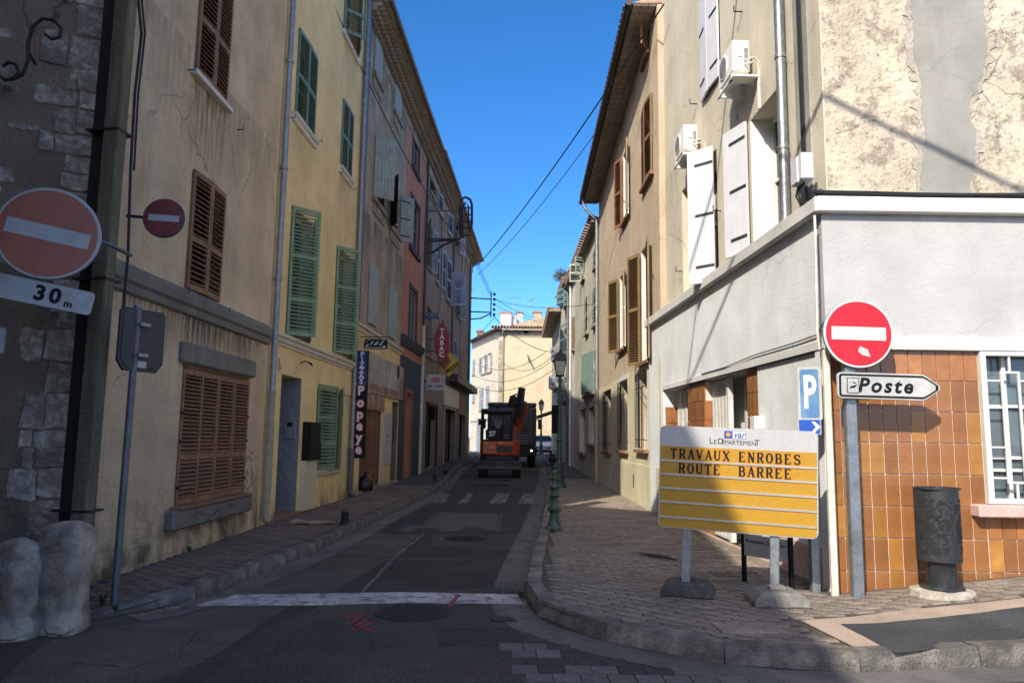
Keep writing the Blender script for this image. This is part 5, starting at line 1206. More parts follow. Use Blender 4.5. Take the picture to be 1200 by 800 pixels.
for k in range(3): tube([(-.08, .0-.02*k, .05)]+[(x*.45, -.0-.022*k+.01*math.sin(x+k), .022+.024*(k == 1)+.008*math.sin(x*1.3+k)) for x in range(0, 17)], .017, 6).obj('cable', 'black_iron', e2, smooth=True)
e = empty('camera_box', G1.w(G1.L-.16, -.06, ZL+.2), G1.rz, 'small white junction box above black cables on the building corner', 'box')
box(-.17, .0, -.10, .04, .02, .30).obj('housing', 'white_shutter', e, bevel=.01); box(.004, .09, -.09, .04, .03, .31).obj('housing', 'white_shutter', e, bevel=.01)
for k in range(4): tube([(-.15+.05*k, -.03, .02), (-.16+.06*k, -.05, -.08), (-.1+.03*k, -.03, -.19)], .012, 6).obj('cable', 'black_iron', e, smooth=True)
# white pipe with small wires down the corner
e = empty('corner_pipe', (3.04, 7.22, 0), 0, 'cream pipe standing against the corner left of the orange tiles', 'pipe')
box(-.035, .03, -.03, .03, .10, ZH-.02).obj('pipe', 'white_pipe', e, bevel=.012); tube([(-.06, -.0, ZH-.02), (-.075, .0, ZH+.15), (-.06, 0, ZL-.5), (-.055, .01, ZL-.2)], .013, 6).obj('wire', 'white_pipe', e)
# thin cable across the side band
pa = [G1.uz(x, y, -.02) for x, y in ((822, 438), (850, 430), (884, 416), (930, 402), (958, 392), (966, 376))]
e = empty('thin_cable', G1.w(pa[0][0], 0, pa[0][1]), G1.rz, 'thin grey cable tacked across the white band on the street side', 'cable'); tube([(a-pa[0][0], -.02, b-pa[0][1]) for a, b in pa], .008, 5).obj('cable', 'zinc_dark', e)
# air conditioners
def aircon(px, yt, yb, label, out=.42):
    u, zt_ = G1.uz(px, yt, SB-.25); _, z0 = G1.uz(px, yb, SB-.25); h = .56; z0 = (zt_+z0)/2-h/2; w = .78
    e = empty('air_conditioner', G1.w(u-w, SB, z0), G1.rz, label, 'air conditioner', 'air conditioners on the side wall'); e.scale = (.76,)*3; e.location = G1.w(u-w*.76, SB, z0+h*.12)
    y0 = -.42; y1 = -.12
    box(0, w, y0, y1, 0, h).obj('casing', 'ac_white', e, bevel=.015)
    o = MB().prism(circ(.2, 28, w*.40, h*.5), y0-.02, y0-.001).obj('fan_grille', 'ac_white', e); 
    for k in range(5): MB().prism(circ(.03+.035*k, 24, w*.40, h*.5), y0-.022-.0004*k, y0-.0205).obj('fan_ring', 'zinc' if k % 2 else 'ac_white', e) if False else None
    MB().prism(circ(.18, 28, w*.40, h*.5), y0-.023, y0-.0205).obj('fan_opening', 'zinc_dark', e)
    for k in range(6): box(w*.4-.17, w*.4+.17, y0-.028, y0-.0235, h*.5-.14+k*.052, h*.5-.13+k*.052).obj('fan_guard', 'ac_white', e)
    box(w+.001, w+.012, y0+.05, y1-.13, h*.25, h*.9).obj('service_cover', 'ac_white', e, bevel=.004)
    box(w+.013, w+.03, y0+.09, y0+.16, h*.45, h*.62).obj('valve_cover', 'window_white', e, bevel=.004); box(w+.002, w+.004, y1-.10, y1-.03, h*.35, h*.75).obj('rating_label', 'sign_grey' if False else 'zinc', e)
    box(w-.14, w+.13, -.46, 0, -.16, -.12).obj('bracket', 'ac_white', e, bevel=.004); box(.05, .09, -.46, 0, -.16, -.12).obj('bracket', 'ac_white', e, bevel=.004)
    box(0, w, -.46, -.42, -.16, -.125).obj('shelf_rail', 'ac_white', e); box(w-.12, w-.08, y0, y1, -.12, -.001).obj('foot', 'ac_white', e); box(.05, .09, y0, y1, -.12, -.001).obj('foot', 'ac_white', e)
    box(-.02, w+.13, -.04, 0, -.5, -.161).obj('bracket_plate', 'ac_white', e) if False else box(w+.05, w+.10, -.03, -.0, -.7, -.161).obj('wall_rail', 'ac_white', e)
    for k, z_ in enumerate((.12, .2)): tube([(w+.01, y0+.2, z_), (w+.09, y0+.24, z_-.03), (w+.13, -.10, z_-.01), (w+.11, -.02, z_-.08), (w+.1, -.01, z_-.4)], .018, 8).obj('hose', 'white_pipe', e, smooth=True)
aircon(864, 42, 90, 'upper white air conditioner on the wall bracket nearest the downpipe'); aircon(806, 143, 179, 'lower white air conditioner hung above the white shutter')
for (px, py) in ((870, 14), (817, 122), (845, 247), (772, 326), (800, 318)):
    u, z = G1.uz(px, py, SB); tube([(u, SB, z), (u, SB-.12, z), (u, SB-.12, z+.08)], .01, 6).obj('wall_hook', 'black_iron', b6)

# ochre house with louvred shutters
G2 = Facade((2.85, 24.4), (2.85, 14.25))
q1 = G2.rect(744, 306, 418, 725.5) 
gA = G2.rect(759, 432, 527, 748); gB = G2.rect(736, 443, 528, 727); gC = G2.rect(716.5, 455, 529, 708.5)
fB = G2.rect(733, 316, 406, 726.5); fA = G2.rect(761, 282, 421, 752)
sB = G2.rect(736.5, 168, 252, 730.5); sA = G2.rect(765, 107, 202, 754); 
tA = G2.rect(761, 22, 60, 754); tB = G2.rect(732.5, 95, 128, 727); fC = G2.rect(713, 345, 415, 709.5); sC = G2.rect(711.5, 205, 268, 708.5)
b7 = building('ochre_house', G2, 10.3, 8, [(*q, .24) for q in (gA, gB, gC, fB, fA, sB, sA, tA, tB)], 'ochre_render', 'sandy roughcast house with brown louvred shutters and white framed barred windows')
H2 = 9.9
for q in (fA, fB, sB, sA):
    window(b7, q, 'white_paint_wall', .2); h = q[3]-q[2]; w = (q[1]-q[0])/2
    box(q[0]+.001, q[0]+.014, .003, .19, q[2], q[3]).obj('reveal', 'white_paint_wall', b7)
    box(q[0]-.1, q[1]+.1, -.09, .05, q[2]-.08, q[2]-.003).obj('sill', 'terracotta_sill', b7, bevel=.006)
louvre(b7, fA[0], fA[2]-.02, .52, fA[3]-fA[2], 160, 'ochre_shutter', -.05, rails=(0, .5, 1), gap=.055, side=1)
louvre(b7, fA[1], fA[2]-.02, .52, fA[3]-fA[2], 173, 'ochre_shutter', -.05, rails=(0, .5, 1), gap=.055, side=-1)
louvre(b7, fB[0], fB[2]-.02, .52, fB[3]-fB[2], 158, 'ochre_shutter', -.05, rails=(0, .5, 1), gap=.055, side=1)
louvre(b7, fB[1], fB[2]-.02, .50, fB[3]-fB[2], 172, 'ochre_shutter', -.05, rails=(0, .5, 1), gap=.055, side=-1)
louvre(b7, sB[0], sB[2]-.02, .45, sB[3]-sB[2], 165, 'brown_shutter', -.05, side=1, gap=.055, pieces=False, rails=(0, .5, 1)); louvre(b7, sB[1], sB[2]-.02, .5, sB[3]-sB[2], 172, 'ochre_shutter', -.05, side=-1, gap=.055, rails=(0, .5, 1))
w = (sA[1]-sA[0])/2; louvre(b7, sA[0], sA[2], w-.01, sA[3]-sA[2], 5, 'brown_shutter', -.03, side=1, gap=.055, rails=(0, .5, 1)); louvre(b7, sA[1], sA[2], w-.01, sA[3]-sA[2], 5, 'ochre_shutter', -.03, side=-1, gap=.055, rails=(0, .5, 1))
for q in (tA, tB):
    window(b7, q, 'window_brown'); box(q[0]-.08, q[1]+.08, -.09, .05, q[2]-.08, q[2]-.003).obj('sill', 'terracotta_sill', b7, bevel=.006)
    louvre(b7, q[1], q[2], .36, q[3]-q[2], 150, 'brown_shutter', -.05, side=-1, gap=.055, pieces=False, rails=(0, 1))
for i, q in enumerate((gA, gB, gC)):
    window(b7, q, 'white_paint_wall' if i < 2 else 'window_grey', .2, 'glass_pale' if i < 2 else 'glass'); surround(b7, q, 'white_paint_wall' if i < 2 else 'cream_plinth', .12, .012)
    box(q[0]-.12, q[1]+.12, -.10, .05, q[2]-.07, q[2]-.003).obj('sill', 'terracotta_sill', b7, bevel=.006)
    h = q[3]-q[2]; gr = MB(); 
    o = box(q[0]-.05, q[1]+.05, -.075, -.065, q[2]+h*.12, q[2]+h*.12+.02).obj('grille', 'black_iron', b7)
    for zf_ in (.78, .9): box(q[0]-.05, q[1]+.05, -.075, -.065, q[2]+h*zf_, q[2]+h*zf_+.02).obj('grille_rail', 'black_iron', o)
    n = 6
    for k in range(n): c = q[0]+(q[1]-q[0])*(k+.5)/n; tube([(c, -.085, q[2]+.03), (c, -.085, q[3]-.03)], .009, 6).obj('grille_bar', 'black_iron', o)
    for zf_ in (.12, .9):
        for c in (q[0]-.04, q[1]+.04): tube([(c, -.07, q[2]+h*zf_), (c, .0, q[2]+h*zf_)], .008, 6).obj('grille_tie', 'black_iron', o)
zp = G2.uz(760, 425)[1]
zl_ = G2.uz(757, 545)[1]; hs = [(*q[:2], q[2], min(q[3], zp)) for q in (gA, gB, gC)]
us = [0]+[v for q in (gC, gB, gA) for v in (q[0]-.13, q[1]+.13)]+[G2.L]
for k in range(0, len(us)-1, 2): box(us[k]+.001, us[k+1]-.001, -.01, .02, -.2, zp).obj('ground_floor_render', 'cream_plinth', b7)
for q in (gA, gB, gC): box(q[0]-.128, q[1]+.128, -.009, .02, -.2, q[2]-.075).obj('ground_floor_render', 'cream_plinth', b7)
box(.0, G2.L, -.022, .015, -.2, zl_).obj('plinth', 'cream_plinth', b7, bevel=.006)
u, z = G2.uz(743.5, 545); box(u-.04, u+.04, -.03, -.02, .45, .75).obj('vent_hatch', 'sign_black', b7)
# eave with boarded soffit and rafters
EO = .50
TS = math.atan2(.85, 10.1); HB = 9.48
def tl(o):
    o.matrix_basis = Matrix.Translation((0, 0, HB)) @ Matrix.Rotation(-TS, 4, 'Y') @ Matrix.Translation((0, 0, -H2)) @ o.matrix_basis; return o

tl(box(-.3, G2.L, -EO, 0, H2-.02, H2+.02).obj('soffit', 'gutter_brown', b7))
for r_ in range(3):
    o0 = -EO+.03+r_*.155; n = int(G2.L/.24)
    me = MB().box(-.112, .112, 0, .145, -.02, .0).mesh('soffit_tile', 'soffit', bevel=.004)
    for k in range(n): tl(link_mesh('soffit_tile', me, b7, ((k+.5)*G2.L/n, o0, H2-.022-.03*r_*0)))
tl(tube([(-.35, -EO-.07, H2+.03), (G2.L, -EO-.07, H2+.03)], .07, 10).obj('gutter', 'gutter_brown', b7, smooth=True))
tl(MB().prism([(-EO, H2+.021), (3.5, H2+1.2), (8, H2+.021)], -.3, G2.L, 'x').obj('roof', 'roof_tile', b7))
me = MB().prism([(.09*math.cos(a), .07*math.sin(a)) for a in [math.pi*i/6 for i in range(7)]], -.25, .25, 'y').mesh('roof_tile', 'roof_tile')
for k in range(int(G2.L/.2)): tl(link_mesh('roof_tile', me, b7, (k*.2, -EO+.1, H2+.07), (R(-14), 0, 0)))
e = empty('drainpipe', G2.w(.05, 0, 0), G2.rz, 'grey downpipe with swan neck at the far end of the ochre house', 'drainpipe')
H2 = HB
tube([(.0, -EO-.05, H2-.02), (.02, -EO+.02, H2-.32), (.03, -.3, H2-.5), (.05, -.09, H2-.72), (.05, -.09, 2.6)], .05, 10).obj('pipe', 'zinc', e, smooth=True); tube([(.05, -.09, 2.6), (.05, -.09, .15)], .065, 10).obj('pipe', 'beige_pipe', e, smooth=True)

# far right houses
def far_house(P0, P1, zt, m, name, label, wins, eav=.3, depth=8, sheets=None):
    F = Facade(P0, P1); rr = [F.rect(*q[0]) for q in wins]
    rr = [(lambda a2, b2: (a2, b2, c, d))(*((max(.1, a), min(F.L-.1, b)) if min(F.L-.1, b)-max(.1, a) > .35 else (max(.1, min(F.L-.9, a)), max(.1, min(F.L-.9, a))+.8))) for a, b, c, d in rr]
    print(name, F.L, [tuple(round(v, 2) for v in q) for q in rr])
    b = building(name, F, zt, depth, [(*q, .2) for q in rr], m, label)
    for q, (_, style, col, ang) in zip(rr, wins):
        window(b, q, 'window_white', .15); sill(b, q, 'sign_grey' if False else 'stone_sill', .1, .1, .03); w = max(.2, (q[1]-q[0])/2); h = q[3]-q[2]
        if style == 'L':
            for s, x in ((1, q[0]), (-1, q[1])): louvre(b, x, q[2], w-.01, h, ang, col, -.03, side=s, pieces=False, gap=.09, rails=(0, .5, 1))
        if style == 'B':
            for s, x in ((1, q[0]), (-1, q[1])): boards(b, x, q[2], w-.01, h, ang, col, -.03, s, 4, straps=False)
        if style == 'O':
            louvre(b, q[0], q[2], w, h, 100, col, -.03, side=1, pieces=False, gap=.09, rails=(0, .5, 1)); louvre(b, q[1], q[2], w, h, 130, col, -.03, side=-1, pieces=False, gap=.09, rails=(0, .5, 1))
    box(0, F.L, -eav, .05, zt-.02, zt+.03).obj('roof_edge', 'soffit', b); n = int(F.L/.35)
    MB().prism([(-eav, zt+.031), (depth*.45, zt+1.3), (depth, zt+.031)], 0, F.L, 'x').obj('roof', 'roof_tile', b)
    me = MB().prism([(.12*math.cos(a), .09*math.sin(a)) for a in [math.pi*i/4 for i in range(5)]], -.3, .3, 'y').mesh('roof_tile', 'roof_tile')
    for k in range(n): link_mesh('roof_tile', me, b, ((k+.5)*F.L/n, -eav+.2, zt+.12), (R(-18), 0, 0))
    return b, F
b8, G3 = far_house((2.79, 33), (2.85, 24.4), 8.75, 'green_beige_render', 'grey_green_house', 'grey green rendered house with pale sage shutters beyond the ochre house',
    [((699.5, 290, 311, 696.8), 'L', 'sage_shutter', 5), ((699.7, 334, 378, 695.8), 'L', 'pale_shutter', 5), ((690, 345, 388, 686.8), 'L', 'pale_shutter', 5), ((697, 410, 458, 684.5), 'B', 'sage_shutter', 8), ((685.5, 302, 324, 682.5), 'O', 'pale_shutter', 90), ((698, 475, 520, 690), 'N', 'sage_shutter', 0), ((686, 478, 530, 679), 'N', 'sage_shutter', 0)], .25)
b9, G3b = far_house((2.76, 36), (2.79, 33), 8.8, 'white_paint_wall', 'cream_house', 'very narrow cream house with pipes between two shuttered houses',
    [((680, 360, 400, 677.5), 'B', 'ochre_shutter', 5)], .25)
tube([(1.5, -.08, 0), (1.5, -.08, 8.6)], .05, 8).obj('wall_pipe', 'white_pipe', b9); tube([(.1, -.08, 0), (.1, -.08, 8.6)], .06, 8).obj('wall_pipe', 'zinc_dark', b9)
b10, G4 = far_house((2.74, 41.5), (2.76, 36), 9.1, 'side_render', 'blue_shuttered_house', 'beige house with blue louvred shutters far down the right side',
    [((671.5, 329, 347, 667.5), 'L', 'blue_shutter', 30), ((666, 336, 353, 662.5), 'L', 'blue_shutter', 30), ((670.5, 370, 407, 660.5), 'L', 'blue_shutter', 10), ((671.5, 433, 466, 660.5), 'L', 'blue_shutter', 12), ((671, 482, 528, 666), 'N', 'blue_shutter', 0)], .3)
b11, G5 = far_house((2.85, 53), (2.74, 41.5), 8.6, 'ochre_render', 'dark_eaved_house', 'old low house with deep dark eaves at the far end of the right row',
    [((654.5, 404, 419, 650.8), 'L', 'grey_shutter', 10), ((655, 437, 452, 650), 'L', 'grey_shutter', 10), ((655, 487, 528, 649), 'N', 'grey_shutter', 0)], .7)
e = empty('roof_shrub', at(658, 328, 39.5), 0, 'small grey green shrub growing on the roof edge of the blue shuttered house', 'shrub')
vs = []; fs = []; rnd = random.Random(2)
for k in range(900):
    d = Vector((rnd.gauss(0, 1), rnd.gauss(0, 1), rnd.gauss(0, .8))); d = d.normalized()*rnd.random()**.5*.42+Vector((-.05, 0, .25)); a = Vector((rnd.gauss(0, 1), rnd.gauss(0, 1), rnd.gauss(0, 1))).normalized()*.05; b = a.cross(Vector((rnd.random(), rnd.random(), 1))).normalized()*.02
    n = len(vs); vs += [d-a, d+b, d+a, d-b]; fs.append((n, n+1, n+2, n+3))
mb = MB(); mb.add(vs, fs); o = mb.obj('foliage', 'shrub_leaf', e); o['kind'] = 'stuff'; tube([(0, 0, -.5), (.0, 0, .3)], .03, 5).obj('stem', 'gutter_brown', e)

# ------------------------------------------------------------------ END BUILDING closing the street
YE = 60.0
pl_ = at(583, 500, YE); pr_ = at(662, 500, YE); 
FE = Facade((pl_.x, YE), (pr_.x+4, YE)); ZE = at(600, 387, YE).z
b12 = building('end_house', FE, ZE, 9, [], 'straw_render', 'straw coloured house with clay tile roof closing the end of the street')
p5 = at(551, 500, 68.5); FS = Facade((p5.x, 68.5), (pl_.x, YE))
ws = [FS.rect(575.5, 413, 435, 571.5), FS.rect(568.5, 417, 437, 565), FS.rect(573.5, 452, 478, 570), FS.rect(566.5, 455, 480, 562.5), FS.rect(556.5, 421, 438, 554.5), FS.rect(556.5, 456, 470, 554.5), FS.rect(563, 490, 535, 559)]
sw = wall_mesh(FS.L, -.2, ZE-.002, 5, [(*q, .2) for q in ws]).obj('wall', 'pale_render')
rel = Matrix.Rotation(-FE.rz, 4, 'Z') @ Matrix.Translation(FS.P0-FE.P0) @ Matrix.Rotation(FS.rz, 4, 'Z')
he = empty('side_frame'); bpy.data.objects.remove(he)
sw.parent = b12; sw.matrix_basis = rel
tmp = [sw]
class Rel:
    pass
def rel_put(o): o.parent = b12; o.matrix_basis = rel @ o.matrix_basis
for q in ws:
    o = window(None, q, 'window_white', .15); rel_put(o)
    w = (q[1]-q[0])/2; h = q[3]-q[2]
    for s, x in ((1, q[0]), (-1, q[1])): o = louvre(None, x, q[2], w*.9, h, 165 if q in ws[:2] else 6, 'grey_shutter', -.05, side=s, pieces=False, gap=.1, rails=(0, .5, 1)); rel_put(o)
    o = box(q[0]-.1, q[1]+.1, -.1, .05, q[2]-.12, q[2]-.003).obj('sill', 'stone_sill'); rel_put(o)
o = box(FS.L*.0, FS.L+.5, -.55, .1, ZE-.03, ZE+.08).obj('eave', 'gutter_brown'); rel_put(o)
o = box(0, FS.L, -.015, .02, 2.8, 2.95).obj('band', 'stone_sill'); rel_put(o)
box(-.6, FE.L, -.45, .1, ZE-.03, ZE+.09).obj('eave', 'soffit', b12)
for k in range(34): box(0, .09, -.04, .0, 0, .12).obj('eave_tooth', 'stone_sill', b12, (1.0+k*.17, 0, ZE-.55)) if 1+k*.17 < FE.L-3 else None
box(-0.0, FE.L, -.03, .02, ZE-.42, ZE-.04).obj('frieze', 'genoise', b12)
# roof: slope and gable piece
o = MB().add([(-.6, -.45, ZE+.09), (FE.L, -.45, ZE+.09), (FE.L, 3.5, ZE+1.55), (2.2, 3.5, ZE+1.3), (-.2, 3.5, ZE+.75), (-.6, -.45, ZE+.0), (FE.L, 8, ZE), (-1.5, 8, ZE)], [(0, 1, 2, 3, 4), (2, 6, 7, 4, 3), (0, 4, 7)]).obj('roof', 'roof_tile', b12)
me = MB().prism([(.10*math.cos(a), .09*math.sin(a)) for a in [math.pi*i/5 for i in range(6)]], -.35, .35, 'y').mesh('roof_tile', 'roof_tile')
k = 0; x = -.5
while x < 4.9:
    link_mesh('roof_tile', me, b12, (x, -.25, ZE+.16), (R(-20), 0, 0)); x += .24
gx = at(612, 380, YE+2).x-FE.P0.x
def loc12(px, py, Y): p = at(px, py, Y); return (p.x-FE.P0.x, p.z)
pg = [loc12(*q, YE+1.2) for q in ((597, 389), (607, 381), (622, 374.5), (640, 371), (652, 376), (660, 392))]
MB().prism(pg, 1.2, 1.6).obj('gable_wall', 'grey_render', b12)
def chimney(xl, yt, xr, yb, m, Y=YE+3, cap=True):
    a = loc12(xl, yt, Y); b = loc12(xr, yb, Y); o = box(a[0], b[0], Y-YE, Y-YE+.9, b[1]-1.2, a[1]).obj('chimney', m, b12)
    if cap:
        box(a[0]-.08, b[0]+.08, Y-YE-.08, Y-YE+.98, a[1], a[1]+.09).obj('chimney_cap', 'chimney_cap', o)
        n = 4
        for k in range(n): box(a[0]+(b[0]-a[0])*(k+.1)/n, a[0]+(b[0]-a[0])*(k+.5)/n, Y-YE, Y-YE+.9, a[1]+.09, a[1]+.22).obj('chimney_pot', 'roof_tile', o)
chimney(586.5, 367, 599, 381, 'white_paint_wall'); chimney(599.3, 370, 605, 379, 'white_paint_wall', YE+3.4, False); chimney(606, 366.5, 612.5, 378, 'white_paint_wall', YE+4); chimney(625.5, 366, 634, 374, 'grey_render', YE+2); chimney(641, 371.5, 648, 377, 'roof_tile', YE+2.5); chimney(559, 388, 566, 393, 'roof_tile', YE+8)
a = loc12(613.5, 384, YE); box(a[0]-.0, a[0]+.4, -.03, .02, a[1]-.45, a[1]).obj('attic_window', 'dark_interior', b12)
for k in range(38):
    z_ = .4+k*.235
    if z_ < ZE-.7: box(.0, .42 if k % 2 else .28, -.03, .02, z_, z_+.2).obj('quoin', 'quoin_stone', b12, bevel=.01)
a = loc12(590, 400, YE); tube([(a[0], -.08, ZE-.5), (a[0], -.08, .3)], .055, 8).obj('downpipe', 'stone_sill', b12)
tube([(a[0], -.08, ZE-.5), (a[0]-.1, -.3, ZE-.3), (a[0], -.45, ZE+.02)], .06, 8).obj('downpipe_neck', 'zinc', b12)
# dish and antennas
p = at(619, 421, YE-.3); e = empty('satellite_dish', p, 0, 'grey satellite dish mounted on the straw coloured end wall', 'satellite dish')
o = MB().lathe([(.02, 0), (.3, .04), (.42, .1), (.425, .11), (.3, .06), (.01, .02)], n=24).obj('dish', 'zinc', e, (0, -.15, 0), (R(60), R(35), R(60)), smooth=True); tube([(0, 0, 0), (0, .3, -.05)], .03, 6).obj('arm', 'black_iron', e)
def antenna(px, yt, yb, Y, label, n=5, rz=0.3):
    a = at(px, yt, Y); b = at(px, yb, Y); e = empty('antenna', b, rz, label, 'antenna'); h = a.z-b.z
    tube([(0, 0, 0), (0, 0, h)], .025, 6).obj('mast', 'zinc', e); tube([(-.5, 0, h*.92), (.7, 0, h*.98)], .015, 5).obj('boom', 'zinc', e)
    for k in range(n): x = -.45+k*1.05/n; tube([(x, -.3+.03*k, h*.92+.05*k), (x, .3-.03*k, h*.92+.05*k)], .012, 5).obj('element', 'zinc', e)
antenna(602, 348, 372, YE+3, 'tall aerial standing on the roof behind the white chimneys'); antenna(623, 350, 372, YE+3, 'smaller aerial on the roof left of the grey chimney', 4, -1.0)

# ------------------------------------------------------------------ buildings behind the viewer that shade the street (out of the frame)
sb = empty('street_building', (-3.3, -14, 0), 0, 'tall rendered house on the near side of the cross street', 'building')
MB().prism([(-.15, -.2), (-.15, 10.6), (-4.5, 12.2), (-13, 10.6), (-13, -.2)], -8, 17.2, 'y').obj('wall', 'beige_render', sb)
sb.rotation_euler = (0, 0, R(-6.7)); sb.location = (-5.02, -14, 0)

# ------------------------------------------------------------------ street furniture
def disc_sign(e, r, m, bar='sign_white', rim='sign_white', bw=.78, bh=.20, th=.02):
    MB().prism(circ(r*.945, 64), -.0035, .0).obj('face', m, e, (0, -th, 0)); MB().prism(circ(r, 64), -th, 0).obj('plate', rim, e, bevel=.002)
    MB().prism(circ(r*1.012, 64), -th*.6, th*.7).obj('edge', 'zinc', e, bevel=.003)
    box(-r*bw, r*bw, -.0065, -.0037, -r*bh*.95, r*bh*.95).obj('bar', bar, e, (0, -th, 0))
# right: no entry disc with direction arrow on one post
zp0 = pzr(3.2, 7.0); pb = at(1005, 693, 7.10)
e = empty('sign_post', (pb.x, 7.10, zp0), 0, 'grey galvanised square post carrying the bright red disc and the Poste arrow', 'post')
zt_ = at(1005, 436, 7.0).z; box(-.05, .05, -.04, .04, -.1, zt_-zp0+.5).obj('post', 'galvanised', e, bevel=.006)
c = at(1005, 391, 7.03)
e = empty('no_entry_sign', (c.x, 7.03, c.z), R(-2), 'bright red no entry disc above the Poste arrow with a white sticker', 'road sign'); e.rotation_euler = (0, R(1.2), R(-2))
r = 41*7.03/880*.985; disc_sign(e, r, 'sign_red')
MB().prism([(-.01, -.12), (.06, -.15), (.085, -.22), (.01, -.205), (-.03, -.17)], -.006, -.0036).obj('sticker', 'poster_white', e, (.02, -.02, 0))
for z_ in (-.1, .1): box(-.08, .08, .015, .1, z_-.02, z_+.02).obj('clamp', 'galvanised', e)
a = at(979, 435, 7.03); b = at(1101.5, 469, 7.03); w = b.x-a.x; h = .245
e = empty('direction_sign', (a.x, 7.03, (a.z+b.z)/2-h/2), 0, 'pale grey Poste arrow sign pointing right below the red disc', 'road sign'); e.rotation_euler = (0, R(1.0), 0)
def arrow(i): 
    rr = .04-i*.4; rr = max(.012, .04-i)
    pts = [(i+rr*(1-math.cos(t)), h-i-rr*(1-math.sin(t))) for t in [R(a) for a in (0, 30, 60, 90)]]
    pts = [(x, z) for x, z in pts]
    p2 = [(w-.17, h-i), (w-.13, h-i-.02), (w-i*1.3-.01, h/2+.02), (w-i*1.3-.01, h/2-.02), (w-.13, i+.02), (w-.17, i)]
    p3 = [(i+rr*(1-math.cos(t)), i+rr*(1-math.sin(t))) for t in [R(a) for a in (90, 60, 30, 0)]]
    return pts+p2+p3
MB().prism(arrow(0), -.03, .0).obj('panel', 'sign_white_old', e, bevel=.003); MB().prism(arrow(.014), -.0315, -.0302).obj('border', 'sign_black', e); MB().prism(arrow(.034), -.033, -.0317).obj('face', 'sign_white_old', e)
box(.085, .20, -.0342, -.0332, .05, .195).obj('logo_frame', 'sign_black', e); box(.092, .193, -.0352, -.0344, .057, .188).obj('logo_ground', 'sign_white_old', e)
MB().prism([(.105, .09), (.12, .115), (.145, .12), (.185, .135), (.155, .098), (.135, .10)], -.0362, -.0354).obj('logo_bird', 'sign_black', e); MB().prism([(.10, .15), (.16, .155), (.165, .145), (.185, .15), (.15, .135), (.15, .148)], -.0362, -.0354).obj('logo_bird', 'sign_black', e)
text(e, 'Poste', .185, .44, h*.5, -.0335, 'sign_black', shear=.22, bold=.006, sx=1.0, spacing=1.25)
# parking sign
c = at(947, 461.5, 7.35)
zq = pzr(2.85, 7.35)
e = empty('sign_post', (c.x+.02, 7.40, zq), 0, 'thin grey post behind the road works board carrying the blue parking sign', 'post'); box(-.04, .04, -.04, .04, -.05, 2.15).obj('post', 'galvanised', e, bevel=.005)
e = empty('parking_sign', (c.x, 7.30, c.z), R(-36), 'faded blue P parking sign left of the cream corner pipe', 'road sign')
w = .225; h = .52; MB().prism(rrect(w, h, .03), -.02, 0).obj('panel', 'sign_white_old', e, bevel=.002); MB().prism(rrect(w-.05, h-.05, .02), -.0225, -.0205).obj('face', 'sign_blue', e)
text(e, 'P', .44, .0, .0, -.023, 'sign_white', bold=.012, sx=.55)
c2 = at(947, 500, 7.35)
e = empty('parking_plate', (c2.x, 7.30, c2.z), R(-36), 'small deep blue plate with white arrow under the parking sign', 'road sign'); MB().prism(rrect(.21, .15, .015), -.02, 0).obj('panel', 'sign_white_old', e); MB().prism(rrect(.195, .135, .01), -.0225, -.0203).obj('face', 'sign_blue_deep', e)
MB().prism([(.02, .05), (.05, .05), (.1, 0), (.05, -.05), (.02, -.05), (.06, 0)], -.024, -.0227).obj('arrow', 'sign_white', e)
# road works board
pL = at(770.5, 560, 7.18); pR = at(957, 568, 6.78)
rzb = math.atan2(pR.y-pL.y, pR.x-pL.x); Wb = math.hypot(pR.x-pL.x, pR.y-pL.y); z1 = at(957, 505.5, 6.78).z; z0 = at(957, 632, 6.78).z; z1b = at(769.6, 498, 7.18).z; z0b = at(767, 617, 7.18).z
Hb = ((z1-z0)+(z1b-z0b))/2; tilt = math.atan2((z1+z0-z1b-z0b)/2, Wb); print('board', Wb, Hb, math.degrees(rzb), math.degrees(tilt))
e = empty('road_works_board', (pL.x, pL.y, z0b), 0, 'large yellow TRAVAUX ENROBES ROUTE BARREE road works board on two feet', 'road sign'); e.rotation_euler = (0, -tilt, rzb)
MB().prism(rrect(Wb, Hb, .055, 6, Wb/2, Hb/2), -.0, .025).obj('panel', 'board_grey', e, bevel=.002)
MB().prism([(0.012, .05)]+[(Wb/2+s*(Wb/2-.012-.045*(1-math.cos(R(a)))) if False else (Wb/2+s*(Wb/2-.012)), .05) for s, a in ((1, 0),)]+[(Wb-.012, Hb*.80), (.012, Hb*.80)], -.003, -.0004).obj('yellow_sheet', 'board_yellow', e)
yl = rrect(Wb-.02, .1, .045, 5, Wb/2, .06); MB().prism([p for p in yl if p[1] < .06]+[], -.0031, -.0005).obj('yellow_sheet', 'board_yellow', e)
rows_ = [.80, .655, .52, .385, .25, .105]
for zf_ in rows_:
    MB().prism([(Hb*zf_-.012, -.003), (Hb*zf_-.009, -.013), (Hb*zf_+.009, -.013), (Hb*zf_+.012, -.003)][0:0] or [(-.0035, Hb*zf_-.012), (-.014, Hb*zf_-.006), (-.014, Hb*zf_+.006), (-.0035, Hb*zf_+.012)], .012, Wb-.012, 'x').obj('rail', 'aluminium', e) if zf_ < .79 else None
rh = Hb*.145; hh = rh*.62
def strip_row(zc, word1, word2, x1, x2):
    cw = hh*.93
    for x, wd in ((x1, word1), (x2, word2)):
        for k in range(len(wd)): box(x+k*cw-hh*.08, x+k*cw+cw-hh*.1, -.0052, -.0034, zc-rh*.42, zc+rh*.42).obj('letter_plate', 'board_yellow_deep', e)
        serif_word(e, wd, x, zc-hh/2, -.0056, hh, 'sign_black')
